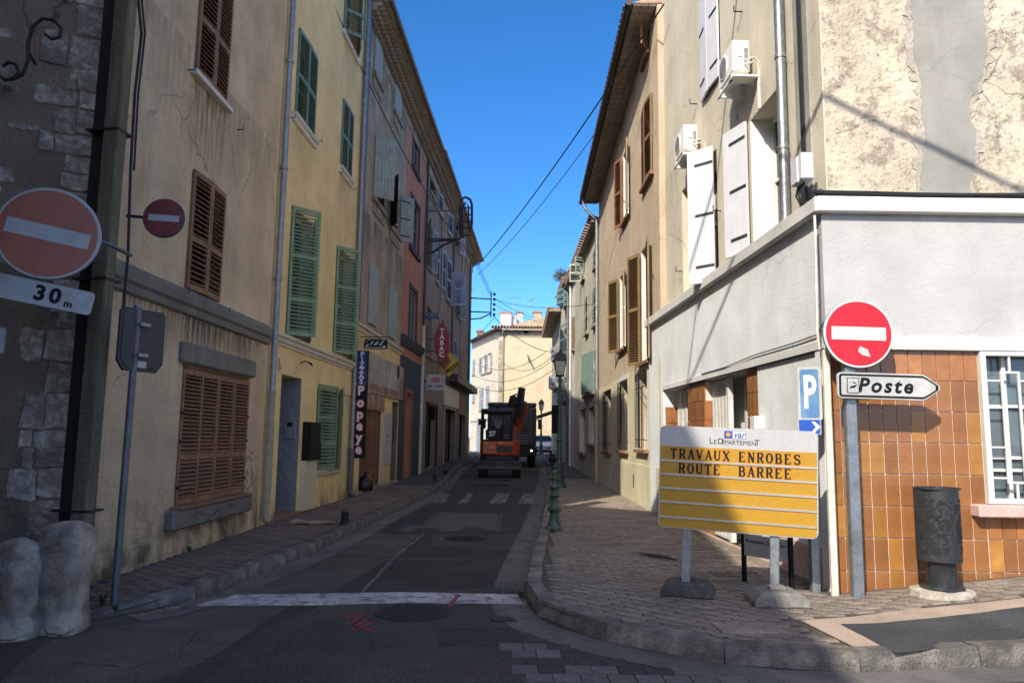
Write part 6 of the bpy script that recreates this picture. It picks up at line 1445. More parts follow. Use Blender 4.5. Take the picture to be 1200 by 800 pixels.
strip_row(Hb*.727, 'TRAVAUX', 'ENROBES', Wb*.075, Wb*.515); strip_row(Hb*.588, 'ROUTE', 'BARREE', Wb*.13, Wb*.515)
box(Wb*.42, Wb*.47, -.0031, -.0003, Hb*.90, Hb*.972).obj('logo_ground', 'logo_blue', e); MB().prism(circ(.02, 16, Wb*.446, Hb*.937), -.0045, -.0032).obj('logo_disc', 'logo_orange', e); box(Wb*.473, Wb*.555, -.003, -.0003, Hb*.90, Hb*.972).obj('logo_border', 'logo_blue', e); box(Wb*.475, Wb*.553, -.004, -.0032, Hb*.904, Hb*.968).obj('logo_ground', 'sign_white', e)
text(e, 'var', Hb*.085, Wb*.514, Hb*.936, -.0045, 'logo_blue', shear=.3, bold=.002, sx=1.0)
for s_, sz, x in (('L', .082, .337), ('E', .06, .362), ('D', .082, .398), ('\u00c9PARTEMEN', .06, .512), ('T', .082, .628)): text(e, s_, Hb*sz, Wb*x, Hb*(.858+(sz-.06)*.35), -.0012, 'sign_black', sx=1.0)
# feet and posts
zL = at(806, 622, 7.1).z
def foot(px, py, Y, label, m, rz):
    p = at(px, py, Y); z = pzr(p.x, p.y); f = empty('board_foot', (p.x, p.y, z), rz, label, 'sign foot')
    o = MB().prism([(-.24, 0), (.24, 0), (.235, .06), (.17, .12), (.06, .125), (-.06, .125), (-.17, .12), (-.235, .06)], -.19, .19, 'y').obj('base', m, f, bevel=.012)
    for x in (-.12, .12): MB().prism([(x+.07*math.cos(a), .02+.07*math.sin(a)) for a in [math.pi*i/8 for i in range(9)]], -.197, -.1905).obj('foot_arch', m, f)
    box(-.07, .07, -.06, .06, .126, .16).obj('socket', m, f, bevel=.006)
    return f
foot(806, 682, 7.22, 'dark rubber foot under the left post of the road works board', 'rubber_foot', rzb); foot(910, 686, 6.85, 'grey concrete foot under the right post of the road works board', 'concrete_foot', rzb*.2)
for px, py, Y in ((806, 682, 7.2), (910, 686, 6.85)):
    p = at(px, py, Y); lp = Matrix.Rotation(-rzb, 3, 'Z') @ (Vector((p.x, p.y, 0))-Vector((pL.x, pL.y, 0)))
    zg = pzr(p.x, p.y)+.13-z0b; box(lp.x-.04, lp.x+.04, .027, .09, zg, Hb-.1).obj('post', 'galvanised', e, bevel=.005)
# low black framed sign behind the board
a = at(873, 630, 7.9); b = at(905, 650, 7.5)
e = empty('bakery_sign', (a.x, 7.9, pzr(a.x, 7.9)), math.atan2(-.45, b.x-a.x+.12), 'low black framed bakery sign standing behind the road works board', 'shop sign')
hs_ = at(873, 618, 7.9).z-pzr(a.x, 7.9)
box(-.04, .0, -.02, .02, 0, hs_+.02).obj('post', 'sign_black', e, bevel=.004); box(.55, .59, -.02, .02, 0, hs_+.02).obj('post', 'sign_black', e, bevel=.004)
box(.0, .55, -.015, .015, hs_-.27, hs_-.06).obj('panel', 'poster_white', e); text(e, 'Boulangerie Chorda Pain', .052, .27, hs_-.12, -.017, 'sign_black', sx=.95)
# litter bin
p = at(1104, 680, 6.95); zb = pzr(p.x, 6.95)
e = empty('litter_bin', (p.x, 6.95, zb), R(5), 'dark grey metal litter bin pierced with leaf shapes against the orange tiles', 'litter bin')
z0_ = at(1104, 656, 6.95).z-zb; z1_ = at(1104, 571.5, 6.95).z-zb; rb_ = .192
prof = []
n = 60
def binr(t): # slightly three sided body
    return rb_*(1+.07*math.cos(3*(t-R(-82))))
vs = []; fs = []
zr = [z0_, z0_+.01, z1_-.05, z1_]
for z_ in zr:
    for k in range(n): t = 2*math.pi*k/n; vs.append((binr(t)*math.cos(t), binr(t)*math.sin(t)*.85, z_))
for i in range(3):
    for k in range(n): fs.append((i*n+k, i*n+(k+1) % n, (i+1)*n+(k+1) % n, (i+1)*n+k))
fs.append(tuple(range(n))[::-1])
o = MB().add(vs, fs).obj('body', 'bin_metal', e); mm = o.modifiers.new('shell', 'SOLIDIFY'); mm.thickness = .012
# leaf shaped holes: flat near-black shapes on the shell, shade of the inside as colour
rnd = random.Random(8); lm = MB()
holes = MB()
for k in range(230):
    t = rnd.uniform(R(-176), R(-4)); 
    if abs(t-R(-82)+.0) < .13: continue
    z_ = rnd.uniform(z0_+.07, z1_-.10); L = rnd.uniform(.018, .034); a = rnd.uniform(0, math.pi); ww = L*rnd.uniform(.3, .5)
    rr = binr(t)+.0035; c = Vector((rr*math.cos(t), rr*math.sin(t)*.85, z_)); tx = Vector((-math.sin(t), math.cos(t)*.85, 0)).normalized(); tz = Vector((0, 0, 1)); nn = Vector((math.cos(t), math.sin(t)*.85, 0)).normalized(); tx = (Vector((binr(t+.02)*math.cos(t+.02), binr(t+.02)*math.sin(t+.02)*.85, 0))-Vector((binr(t-.02)*math.cos(t-.02), binr(t-.02)*math.sin(t-.02)*.85, 0))).normalized()
    d1 = tx*math.cos(a)+tz*math.sin(a); d2 = -tx*math.sin(a)+tz*math.cos(a)
    lm.add([c-d1*L, c-d1*L*.3-d2*ww, c+d1*L*.4-d2*ww*.9, c+d1*L, c+d1*L*.2+d2*ww*.8, c-d1*L*.4+d2*ww*.9], [(0, 1, 2, 3, 4, 5)])
q = lm.obj('leaf_dark_shapes', 'dark_interior', e); q['kind'] = 'stuff'
MB().lathe([(rb_*1.01, z1_-.012), (rb_*1.05, z1_-.008), (rb_*1.05, z1_+.006), (rb_*.93, z1_+.006), (rb_*.93, z1_-.06)], n=28, sy=.86).obj('rim', 'bin_metal', e, smooth=True)
MB().lathe([(.16, .05), (.13, .06), (.125, z0_-.03), (.14, z0_)], n=24).obj('stem', 'bin_metal', e, smooth=True); MB().lathe([(.18, .03), (.185, .05), (.17, .065), (.12, .07)], n=24).obj('base_ring', 'bin_metal', e, smooth=True)
o = MB().lathe([(.27, -.03), (.265, .02), (.22, .035), (.02, .04)], n=26).obj('concrete_pad', 'pale_concrete', e); wobble(o.data, .012, 9, 5)
# left pole, stop sign, red discs
zp = pzl(-3.7, 6.75)
e = empty('utility_pole', (-3.735, 6.72, zp-.05), R(-8), 'tall olive grey utility pole beside a black strip between stone corner and beige house', 'pole')
box(-.215, -.055, -.03, .10, -.1, 9.5).obj('shaft', 'near_black', e, bevel=.008)  # near-black box filling the dark strip left of the pole
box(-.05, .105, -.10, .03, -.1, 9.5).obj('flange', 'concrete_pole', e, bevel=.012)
for z_ in (.85, 2.9, 4.3): box(-.22, .115, -.112, .11, z_, z_+.02).obj('strap', 'black_iron', e)
off = Vector((-3.735, 6.72, zp-.05))
pts = [(162, 0), (166, 40), (158, 110), (153, 200), (150, 300), (146, 345), (143, 400)]
e = empty('hanging_cable', (-3.55, 6.72, 0), 0, 'loose black cable running down beside the utility pole', 'cable'); o0 = Vector((-3.55, 6.72, 0))
tube([at(160, -60, 6.8)-o0]+[at(x, y, 6.8)-o0 for x, y in pts], .013, 6).obj('cable', 'wire', e, smooth=True); tube([at(168, -60, 6.8)-o0]+[at(x+4, y, 6.82)-o0 for x, y in pts[:4]], .01, 6).obj('cable', 'wire', e, smooth=True)
c = at(57, 274, 5.9); rr = 56.5*5.9/880
e = empty('no_entry_sign', c, 0, 'large faded orange red no entry disc in front of the stone corner', 'road sign'); e.rotation_euler = (0, R(9), R(22)); disc_sign(e, rr*.985, 'sign_red_faded', 'sign_white_old', 'sign_white_old', bw=.80, bh=.175)
tube([(rr*.7, .03, .05), (rr*1.1, .1, .05), (rr*1.5, .35, .05)], .018, 6).obj('bracket', 'zinc_dark', e)
c = at(51, 345, 5.88)
e = empty('distance_plate', c, 0, 'white 30 m plate under the large faded disc', 'road sign'); e.rotation_euler = (0, R(9), R(22)); w_ = .71; h_ = .19
MB().prism(rrect(w_, h_, .03), -.015, 0).obj('panel', 'sign_white_old', e, bevel=.003)
text(e, '30', .165, .03, .0, -.0158, 'sign_black', bold=.007, spacing=1.3); text(e, 'm', .08, .185, -.038, -.0158, 'sign_black', bold=.003)
MB().prism([(.22, .03), (.26, .055), (.30, .04), (.31, 0), (.28, -.03), (.265, -.015), (.28, 0), (.275, .02), (.23, .01)], -.0162, -.0152).obj('graffiti', 'zinc', e)
c = at(2, 399, 5.75); e = empty('street_name_plate', c, R(20), 'edge of a small pale enamel plate at the left border of the picture', 'sign'); MB().prism(rrect(.34, .2, .01), -.015, 0).obj('panel', 'zinc', e, (-.145, 0, 0)); MB().prism(rrect(.32, .18, .01), -.017, -.0155).obj('face', 'sign_white_old', e, (-.145, 0, 0))
c = at(192.5, 256, 7.35)
e = empty('no_entry_sign', c, 0, 'small dark red no entry disc on a bracket beside the beige wall', 'road sign'); e.rotation_euler = (0, R(1), R(8)); disc_sign(e, 24*7.35/880, 'sign_red_dark', 'sign_white_old', 'sign_grey', bw=.74, bh=.17, th=.012)
tube([(-.05, .03, .0), (-.37, .03, .01)], .016, 6).obj('bracket', 'black_iron', e)
pbse = at(135, 688, 6.75); zz_ = pzl(pbse.x, 6.75); pt_ = at(160, 360, 6.75)
e = empty('sign_post', (pbse.x, 6.75, zz_), 0, 'thin grey steel post carrying the grey backed sign at the left kerb', 'post'); tube([(0, 0, -.1), (.012, 0, pt_.z-zz_)], .031, 12).obj('post', 'zinc_dark', e, smooth=True); MB().lathe([(.034, 0), (.034, .02), (.01, .026)], n=12).obj('cap', 'zinc', e, (.012, 0, pt_.z-zz_))
c = at(166, 399, 6.80)
e = empty('stop_sign', c, R(64), 'dark grey back of a sign with clipped corners on the thin post', 'road sign')
oc = [(-.17, -.285), (.17, -.285), (.235, -.20), (.235, .25), (.20, .285), (-.20, .285), (-.235, .25), (-.235, -.20)]; MB().prism(oc, -.012, .02).obj('plate', 'sign_grey', e, bevel=.004); MB().prism([(x*.9, y*.9) for x, y in oc], -.02, -.0125).obj('back_rib', 'sign_grey', e, bevel=.003); box(-.04, .05, -.0215, -.0205, -.25, -.19).obj('sticker', 'sign_white_old', e)
for z_ in (-.14, .14): box(-.07, .03, -.07, -.0215, z_-.015, z_+.015).obj('clamp', 'zinc', e)
# iron scroll on the stone wall
e = empty('iron_scroll', at(30, 50, 6.35), R(20), 'curled black iron scroll fixed on the rubble wall top left', 'iron scroll'); o0 = e.location.copy()
ymat = Matrix.Rotation(-R(20), 3, 'Z')
sc = [(-2, 88), (6, 94), (14, 93), (22, 86), (19, 76), (10, 73), (3, 78)]; sc2 = [(14, 93), (26, 88), (33, 72), (33, 52), (38, 32), (50, 22), (64, 24), (72, 34), (70, 44), (60, 46), (53, 40)]
for s_ in (sc, sc2): tube([ymat @ (at(x, y, 6.35)-o0) for x, y in s_], .016, 6).obj('scroll', 'black_iron', e, smooth=True)
tube([ymat @ (at(33, 60, 6.35)-o0), ymat @ (at(33, 60, 6.35)-o0)+Vector((0, .25, 0))], .014, 6).obj('pin', 'black_iron', e)
# stone guards
def guard(px, py, Y, h, rx, label, seed):
    p = at(px, py, Y); e = MB(); n = 22; pr = [(rx*1.06, -.08), (rx*1.08, .04), (rx*1.0, .16), (rx*.98, h*.4), (rx*.93, h*.7), (rx*.85, h*.88), (rx*.70, h*.97), (rx*.35, h*1.0), (.01, h)]
    pr2 = []
    for (a, b), (c, d) in zip(pr, pr[1:]): pr2 += [(a+(c-a)*t/9, b+(d-b)*t/9) for t in range(9)]
    e.lathe(pr2+[pr[-1]], n=64, sy=.85)
    for i, v in enumerate(e.v):
        r_ = math.hypot(v[0], v[1])
        if r_ > 1e-4: c_, s_ = abs(v[0])/r_, abs(v[1])/r_; k_ = .93/(c_**4.5+s_**4.5)**(1/4.5); e.v[i] = (v[0]*k_, v[1]*k_, v[2])
    o = e.obj('guard_stone', 'bollard_stone', None, (p.x, p.y, 0), smooth=True); wobble(o.data, .035, 2.6, seed); wobble(o.data, .022, 8, seed+3); wobble(o.data, .006, 28, seed+5)
    return tag(o, label, 'guard stone', 'stone wheel guards at the corner')
guard(70, 722, 6.15, .83, .215, 'tall worn limestone guard stone next to the utility pole', 3); guard(12, 728, 5.95, .70, .21, 'shorter rounded limestone guard stone at the left picture edge', 8)
# low rusty posts along left kerb
def stub(px, py, label):
    p = ong(px, py, .13); z = pzl(p.x, p.y)
    e = empty('low_bollard', (p.x, p.y, z), 0, label, 'bollard', 'low iron posts along the left kerb'); MB().lathe([(.085, 0), (.085, .02), (.065, .03), (.06, .15), (.075, .16), (.075, .185)], n=14).obj('base', 'cast_iron', e, smooth=True); MB().lathe([(.068, .186), (.06, .22), (.035, .24), (.01, .245)], n=14).obj('cap', 'rust_cap', e, smooth=True)
stub(404, 612.5, 'low rusty iron post nearest on the left kerb beside cardboard'); stub(509.5, 564, 'low iron post on the left kerb before the tobacconist'); stub(522, 558.5, 'farthest low iron post on the left kerb')
p = ong(366, 613, .13); o = MB(); vs = [(-.35, -.12, .0), (-.1, -.16, .02), (.1, -.1, .0), (.36, -.13, .03), (.34, .1, 0), (.1, .14, .03), (-.12, .1, .01), (-.3, .15, .05)]
o.add(vs+[(a, b, c+.012) for a, b, c in vs], [(0, 1, 6, 7), (1, 2, 5, 6), (2, 3, 4, 5), (8, 9, 14, 15), (9, 10, 13, 14), (10, 11, 12, 13)]+[(i, (i+1) % 8, (i+1) % 8+8, i+8) for i in range(8)])
tag(o.obj('cardboard', 'cardboard', None, (p.x, p.y, pzl(p.x, p.y)+.008)), 'flattened piece of cardboard lying on the left pavement', 'cardboard')
# green cast iron bollards and lamps along the right kerb
def bollard(x, y, label, i, m='lamp_green'):
    z = pzr(x, y)
    e = empty('street_bollard', (x, y, z), 0, label, 'bollard', 'cast iron bollards along the right kerb')
    box(-.12, .12, -.12, .12, 0, .06).obj('base', m, e, bevel=.01)
    MB().lathe([(.115, .06), (.11, .08), (.085, .13), (.07, .24), (.075, .28), (.11, .30), (.115, .33), (.09, .35), (.055, .40), (.05, .46), (.055, .50)], n=20).obj('shaft', m, e, smooth=True)
    MB().lathe([(.055, .501), (.085, .515), (.09, .535), (.06, .55), (.045, .60), (.055, .64), (.08, .66), (.07, .69), (.03, .715), (.005, .72)], n=20).obj('finial', m, e, smooth=True); return e
bollard(.70, 12.0, 'green cast iron bollard nearest on the right kerb', 0)
for k, (x, y, l) in enumerate([(.98, 17.0, 'green bollard just in front of the lamp post'), (1.22, 20.4, 'bollard tucked against the foot of the lamp post'), (1.50, 25.5, 'dark bollard a few steps beyond the lamp post'), (1.68, 29.5, 'small dark bollard level with the excavator'), (1.78, 33.5, 'farthest small dark bollard on the right kerb')]):
    bollard(x, y, l, k+1, 'lamp_green' if k < 2 else 'cast_iron')
def lamp(x, y, label, H=4.0):
    z = pzr(x, y); e = empty('street_lamp', (x, y, z), 0, label, 'street lamp'); b = H-.85
    MB().lathe([(.21, 0), (.21, .06), (.17, .10), (.15, .16), (.16, .2), (.14, .26), (.11, .42), (.10, .60), (.12, .66), (.12, .70), (.085, .74)], n=20).obj('base', 'lamp_green', e, smooth=True)
    MB().lathe([(.085, .74), (.075, .95), (.07, 1.3), (.095, 1.33), (.095, 1.38), (.065, 1.41), (.058, 1.9), (.045, b-.15), (.07, b-.12), (.07, b-.08), (.04, b-.02), (.06, b+.02)], n=18).obj('column', 'lamp_green', e, smooth=True)
    r0, r1 = .10, .165; h0, h1 = b+.06, b+.46
    vs = []
    for r_, h_ in ((r0, h0), (r1, h1)): vs += [(r_, r_, h_), (-r_, r_, h_), (-r_, -r_, h_), (r_, -r_, h_)]
    for k in range(4):
        k2 = (k+1) % 4; tube([vs[k], vs[k+4]], .012, 5).obj('lantern_bar', 'black_iron', e); q = MB().add([Vector(v)*1 for v in (vs[k], vs[k2], vs[k2+4], vs[k+4])], [(0, 1, 2, 3)]); q.obj('lantern_glass', 'lamp_glass', e)
    box(-.12, .12, -.12, .12, b+.02, b+.058).obj('lantern_base', 'black_iron', e, bevel=.01)
    mb = MB(); w1 = .195; w2 = .11
    mb.add([(-w1, -w1, h1), (w1, -w1, h1), (w1, w1, h1), (-w1, w1, h1), (-w1, -w1, h1+.04), (w1, -w1, h1+.04), (w1, w1, h1+.04), (-w1, w1, h1+.04), (-w2, -w2, h1+.24), (w2, -w2, h1+.24), (w2, w2, h1+.24), (-w2, w2, h1+.24)], [(0, 3, 2, 1), (0, 1, 5, 4), (1, 2, 6, 5), (2, 3, 7, 6), (3, 0, 4, 7), (4, 5, 9, 8), (5, 6, 10, 9), (6, 7, 11, 10), (7, 4, 8, 11), (8, 9, 10, 11)])
    mb.obj('lantern_roof', 'black_iron', e, bevel=.01); MB().lathe([(.06, h1+.24), (.05, h1+.29), (.02, h1+.31), (.03, h1+.34), (.005, h1+.37)], n=12).obj('finial', 'black_iron', e, smooth=True); return e
lamp(1.42, 22.0, 'green cast iron street lamp with black lantern on the right kerb', 4.03); lamp(2.05, 51, 'distant street lamp above the white car', 3.8)
# wall lantern and arm
p = at(652, 480, 44); e = empty('wall_lantern', p, 0, 'small pale wall lantern on the far right houses', 'lantern')
MB().lathe([(.02, .42), (.26, .28), (.24, .22), (.17, .2), (.12, -.15), (.05, -.2)], n=8).obj('lantern', 'sign_white_old', e); tube([(0, 0, .4), (.1, 0, .6), (.5, 0, .5)], .03, 6).obj('arm', 'black_iron', e)
p = at(651, 491, 43); e = empty('hanging_sign', p, 0, 'dark hanging box sign on the far right houses', 'sign'); box(-.22, .22, -.1, .1, -.8, .8).obj('box', 'sign_black', e, bevel=.02); tube([(.2, 0, .5), (.45, 0, .5)], .03, 6).obj('bracket', 'black_iron', e)
a = at(629, 489, 45); b = at(653, 481, 45); e = empty('awning_arm', a, 0, 'dark slanting awning edge above the white car', 'awning'); MB().box(0, (b-a).length, -.5, .5, -.1, .1).obj('awning', 'dark_machine', e, (0, 0, 0), (0, -math.atan2(b.z-a.z, b.x-a.x), 0))

# ------------------------------------------------------------------ excavator (seen from behind, boom raised)
def excavator(x, y):
    z = gz(x, y)+.004; e = empty('excavator', (x, y, z), R(0), 'orange and black mini excavator seen from behind with its arm raised', 'excavator')
    for s in (-1, 1):
        cx = s*.62; mb = MB().prism([(-.95, .12), (-.85, .0), (.85, 0), (.98, .15), (.92, .38), (.75, .45), (-.75, .45), (-.95, .36)], cx-.15, cx+.15, 'x'); t = mb.obj('track', 'tyre', e, bevel=.02)
        lg = MB().box(cx-.155, cx+.155, -.03, .03, 0, .03).mesh('track_pad', 'tyre')
        for k in range(12): link_mesh('track_pad', MB().box(-.155, .155, -.035, .035, -.012, .012).mesh('track_pad', 'tyre') if k == 0 else bpy.data.meshes['track_pad'] if False else lg, t, (0, -.8+k*.145, .45))
    box(-.45, .45, -.6, .6, .25, .55).obj('undercarriage', 'dark_machine', e, bevel=.03)
    # dozer blade on this side
    MB().prism([(-1.32, .32), (-1.25, .28), (-1.21, .42), (-1.25, .62), (-1.31, .61), (-1.27, .42)], -.78, .78, 'x').obj('blade', 'blade_steel', e, bevel=.008)
    for s in (-.35, .35): box(s-.05, s+.05, -1.22, -.5, .28, .36).obj('blade_arm', 'machine_grey', e)
    # upper body
    mb = MB(); pl = [(-.66, -.62), (-.5, -.82), (0, -.90), (.5, -.82), (.72, -.55), (.74, .5), (-.74, .5), (-.74, -.45)]
    mb.prism(pl, .60, .80, 'z'); mb.obj('lower_body', 'dark_machine', e, bevel=.03)
    MB().prism([(x*1.0, y*1.02) for x, y in pl], .80, 1.30, 'z').obj('counterweight', 'excavator_orange', e, bevel=.06, seg=2)
    box(-.10, .46, -.945, -.90, .92, 1.15).obj('engine_grille', 'tyre', e, bevel=.01)
    for k in range(5): box(-.08, .44, -.955, -.9455, .94+k*.045, .955+k*.045).obj('grille_slat', 'machine_grey', e)
    box(-.62, -.12, -.93, -.86, .84, 1.24).obj('rear_cover', 'excavator_orange', e, bevel=.02); box(-.40, -.18, -.9355, -.9305, 1.05, 1.09).obj('badge', 'sign_white_old', e)
    box(.50, .70, -.66, -.0, 1.30, 1.36).obj('tank_top', 'machine_grey', e, bevel=.02)
    box(-.60, -.45, -.95, -.93, 1.22, 1.27).obj('tail_light', 'sign_yellow', e); box(-.05, .12, -.95, -.93, 1.22, 1.27).obj('tail_light', 'sign_yellow', e)
    # cab
    x0, x1, y0, y1, z0, z1 = -.70, .42, -.62, .55, 1.31, 2.38
    P = [(x0, y0), (x1, y0), (x1, y1), (x0, y1)]
    for a, b in P: tube([(a, b, z0), (a*.97, b*.97, z1)], .04, 8).obj('cab_post', 'tyre', e)
    for (a, b), (c, d) in zip(P, P[1:]+P[:1]):
        tube([(a, b, z0+.02), (c, d, z0+.02)], .035, 6).obj('cab_rail', 'tyre', e); tube([(a*.97, b*.97, z1-.03), (c*.97, d*.97, z1-.03)], .035, 6).obj('cab_rail', 'tyre', e)
    tube([(.10, y0, z0), (.10, y0*.97, z1)], .022, 6).obj('cab_post', 'tyre', e)
    box(x0+.03, x1-.03, y1-.02, y1-.012, z0+.3, z1-.05).obj('front_glass', 'glass_pale', e) if False else None
    box(x0+.16, -.02, y0-.004, y0+.004, z0+.06, z0+.42).obj('number_panel', 'tyre', e)
    text(e, '27', .24, -.30, z0+.26, y0-.006, 'sign_white', bold=.01)
    box(x0-.03, x1+.05, y0-.05, y1+.05, z1, z1+.11).obj('cab_roof', 'dark_machine', e, bevel=.04, seg=2); box(x0+.1, x0+.22, y0-.08, y0-.03, z1+.02, z1+.10).obj('work_light', 'tyre', e)
    box(-.28, .12, -.1, .12, 1.35, 1.95).obj('seat', 'tyre', e, bevel=.06)
    for xx, zz in ((x0-.12, z1-.35), (x1+.10, z1-.30)):
        box(xx-.05, xx+.05, .45, .50, zz-.12, zz+.12).obj('mirror', 'tyre', e, bevel=.02); tube([(xx, .5, zz), (xx*.8, .5, zz+.1)], .015, 6).obj('mirror_arm', 'tyre', e)
    tube([(.58, -.35, 1.34), (.58, -.35, 1.62), (.60, -.38, 1.72)], .035, 8).obj('exhaust', 'machine_grey', e)
    tube([(.45, -.6, 1.32), (.45, -.6, 1.6), (.70, -.3, 1.6), (.70, .2, 1.6), (.70, .3, 1.34)], .014, 6).obj('handrail', 'machine_grey', e)
    for s in (-1, 1): tube([(s*.2-.15, -.1, 1.35), (s*.2-.15, .2, 1.72)], .018, 6).obj('lever', 'tyre', e)
    # arm beyond the cab on the right, rising
    def beam(p0, p1, w, h0, h1, m, n): 
        p0 = Vector(p0); p1 = Vector(p1); d = p1-p0; L = d.length; q = d.to_track_quat('X', 'Z').to_matrix().to_4x4(); mt = Matrix.Translation(p0) @ q
        MB().prism([(0, -h0/2), (L, -h1/2), (L, h1/2), (0, h0/2)], -w/2, w/2, 'y', mt).obj(n, m, e, bevel=.015)
    beam((.50, .75, .95), (.62, 1.3, 1.75), .22, .38, .40, 'excavator_orange', 'boom'); beam((.62, 1.28, 1.7), (.95, 1.0, 2.70), .20, .40, .26, 'excavator_orange', 'boom')
    beam((.95, 1.0, 2.75), (.62, .3, 2.42), .16, .26, .22, 'dark_machine', 'dipper'); beam((.64, .3, 2.2), (.80, .2, 3.35), .18, .34, .22, 'dark_machine', 'dipper')
    beam((.75, 1.15, 1.6), (1.0, 1.0, 2.4), .09, .1, .1, 'machine_grey', 'cylinder')
    MB().prism([(0, 0), (.34, .06), (.38, .34), (.2, .46), (.05, .30)], -.16, .16, 'y').obj('bucket', 'tyre', e, (.26, .3, 2.62), bevel=.02)
    for k in range(3): tube([(.45, .2, 2.5+k*.1), (.34, .1, 2.9+.05*k), (.6, .2, 3.1)], .025, 6).obj('hose', 'tyre', e)
    return e
excavator((588-600)/880*28.5, 28.6)
# operator inside the cab
SK = {}
def figure(name, loc, rz, J, E, mats, label, head_c, head_r, hair_m='hair', cat='person', extra=None):
    """J: joint -> ((x,y,z), radius); E: edges; one skinned body, clothes as a second skinned layer"""
    e = empty(name, loc, rz, label, cat)
    def skin_obj(nm, keys, edges, m, grow=0.0, root=None):
        me = bpy.data.meshes.new(nm); idx = {k: i for i, k in enumerate(keys)}
        me.from_pydata([J[k][0] for k in keys], [(idx[a], idx[b]) for a, b in edges], []); o = link_mesh(nm, me, e); me.materials.append(M[m])
        md = o.modifiers.new('skin', 'SKIN'); sv = me.skin_vertices[0].data
        for k in keys: sv[idx[k]].radius = (J[k][1]+grow, J[k][1]*.85+grow)
        sv[idx[root or keys[0]]].use_root = True; s2 = o.modifiers.new('sub', 'SUBSURF'); s2.levels = 1; s2.render_levels = 2; md.use_smooth_shade = True
        return o
    skin_obj('body', list(J.keys()), E, 'skin')
    for nm, keys, edges, m, gr in mats: skin_obj(nm, keys, edges, m, gr)
    hc = Vector(head_c); h = MB().lathe([(.02, -1.25), (.42, -1.15), (.72, -.8), (.86, -.3), (.9, .1), (.84, .6), (.6, .95), (.05, 1.1)], n=18); hd = h.obj('head', 'skin', e, hc, smooth=True); hd.scale = (head_r, head_r*1.05, head_r)
    hr = MB().lathe([(.93, .0), (.98, .4), (.9, .85), (.6, 1.12), (.05, 1.22)], n=18).obj('hair', hair_m, hd, (0, .12, 0), smooth=True)
    for s in (-1, 1):
        MB().lathe([(.01, -.1), (.1, 0), (.01, .1)], n=8).obj('eye', 'hair', hd, (s*.33, -.80, .08)); MB().lathe([(.05, -.2), (.13, 0), (.05, .2)], n=8).obj('ear', 'skin', hd, (s*.92, .02, .0))
    MB().prism([(-.1, -.2), (.1, -.2), (0, .15)], -1.06, -.78, 'y').obj('nose', 'skin', hd); box(-.22, .22, -.86, -.74, -.55, -.48).obj('mouth', 'letter_red', hd)
    return e
J = {'pelvis': ((0, 0, .95), .15), 'waist': ((0, 0, 1.10), .14), 'chest': ((0, 0, 1.32), .17), 'neck': ((0, 0, 1.50), .06), 'headb': ((0, -.01, 1.60), .055),
     'shL': ((.18, 0, 1.42), .07), 'elL': ((.27, -.02, 1.16), .05), 'wrL': ((.20, -.20, 1.12), .035), 'haL': ((.16, -.27, 1.14), .035),
     'shR': ((-.18, 0, 1.42), .07), 'elR': ((-.28, .02, 1.16), .05), 'wrR': ((-.26, -.12, .95), .035), 'haR': ((-.25, -.16, .88), .035),
     'hipL': ((.09, 0, .88), .10), 'knL': ((.12, -.05, .48), .065), 'anL': ((.13, .02, .09), .045), 'toL': ((.15, -.13, .04), .04),
     'hipR': ((-.09, 0, .88), .10), 'knR': ((-.12, -.0, .48), .065), 'anR': ((-.13, .06, .09), .045), 'toR': ((-.14, -.09, .04), .04)}
for s, h_ in (('L', 'haL'), ('R', 'haR')):
    b = Vector(J[h_][0])
    for k in range(4): J['f%s%d' % (s, k)] = ((b.x-.03+.02*k, b.y-.02, b.z-.07-(.01 if k in (1, 2) else 0)), .0095); 
    J['t%s' % s] = ((b.x+.045*(1 if s == 'R' else -1), b.y-.03, b.z-.02), .0105)
E = [('pelvis', 'waist'), ('waist', 'chest'), ('chest', 'neck'), ('neck', 'headb')]
for s in 'LR':
    E += [('chest', 'sh'+s), ('sh'+s, 'el'+s), ('el'+s, 'wr'+s), ('wr'+s, 'ha'+s), ('pelvis', 'hip'+s), ('hip'+s, 'kn'+s), ('kn'+s, 'an'+s), ('an'+s, 'to'+s), ('ha'+s, 't'+s)]+[('ha'+s, 'f%s%d' % (s, k)) for k in range(4)]
p = at(669.5, 540, 37)
shirt = ('shirt', ['chest', 'waist', 'pelvis', 'shL', 'elL', 'shR', 'elR'], [('chest', 'waist'), ('waist', 'pelvis'), ('chest', 'shL'), ('shL', 'elL'), ('chest', 'shR'), ('shR', 'elR')], 'shirt_grey', .018)
tro = ('trousers', ['pelvis', 'hipL', 'knL', 'hipR', 'knR'], [('pelvis', 'hipL'), ('hipL', 'knL'), ('pelvis', 'hipR'), ('hipR', 'knR')], 'trouser_dark', .03)
leg1 = ('trouser_leg', ['knL', 'anL'], [('knL', 'anL')], 'hivis_orange', .045); leg2 = ('trouser_leg', ['knR', 'anR'], [('knR', 'anR')], 'hivis_orange', .045)
shoe1 = ('shoe', ['anL', 'toL'], [('anL', 'toL')], 'tyre', .015); shoe2 = ('shoe', ['anR', 'toR'], [('anR', 'toR')], 'tyre', .015)
figure('person', (p.x, 37, pzr(p.x, 37)), R(25), J, E, [shirt, tro, leg1, leg2, shoe1, shoe2], 'worker standing on the right pavement in grey shirt and orange trouser legs', (0, -.02, 1.70), .105)
keep = ['pelvis', 'waist', 'chest', 'neck', 'headb', 'shL', 'elL', 'wrL', 'haL', 'shR', 'elR', 'wrR', 'haR', 'tL', 'tR']+['f%s%d' % (s, k) for s in 'LR' for k in range(4)]
JF = dict(J)
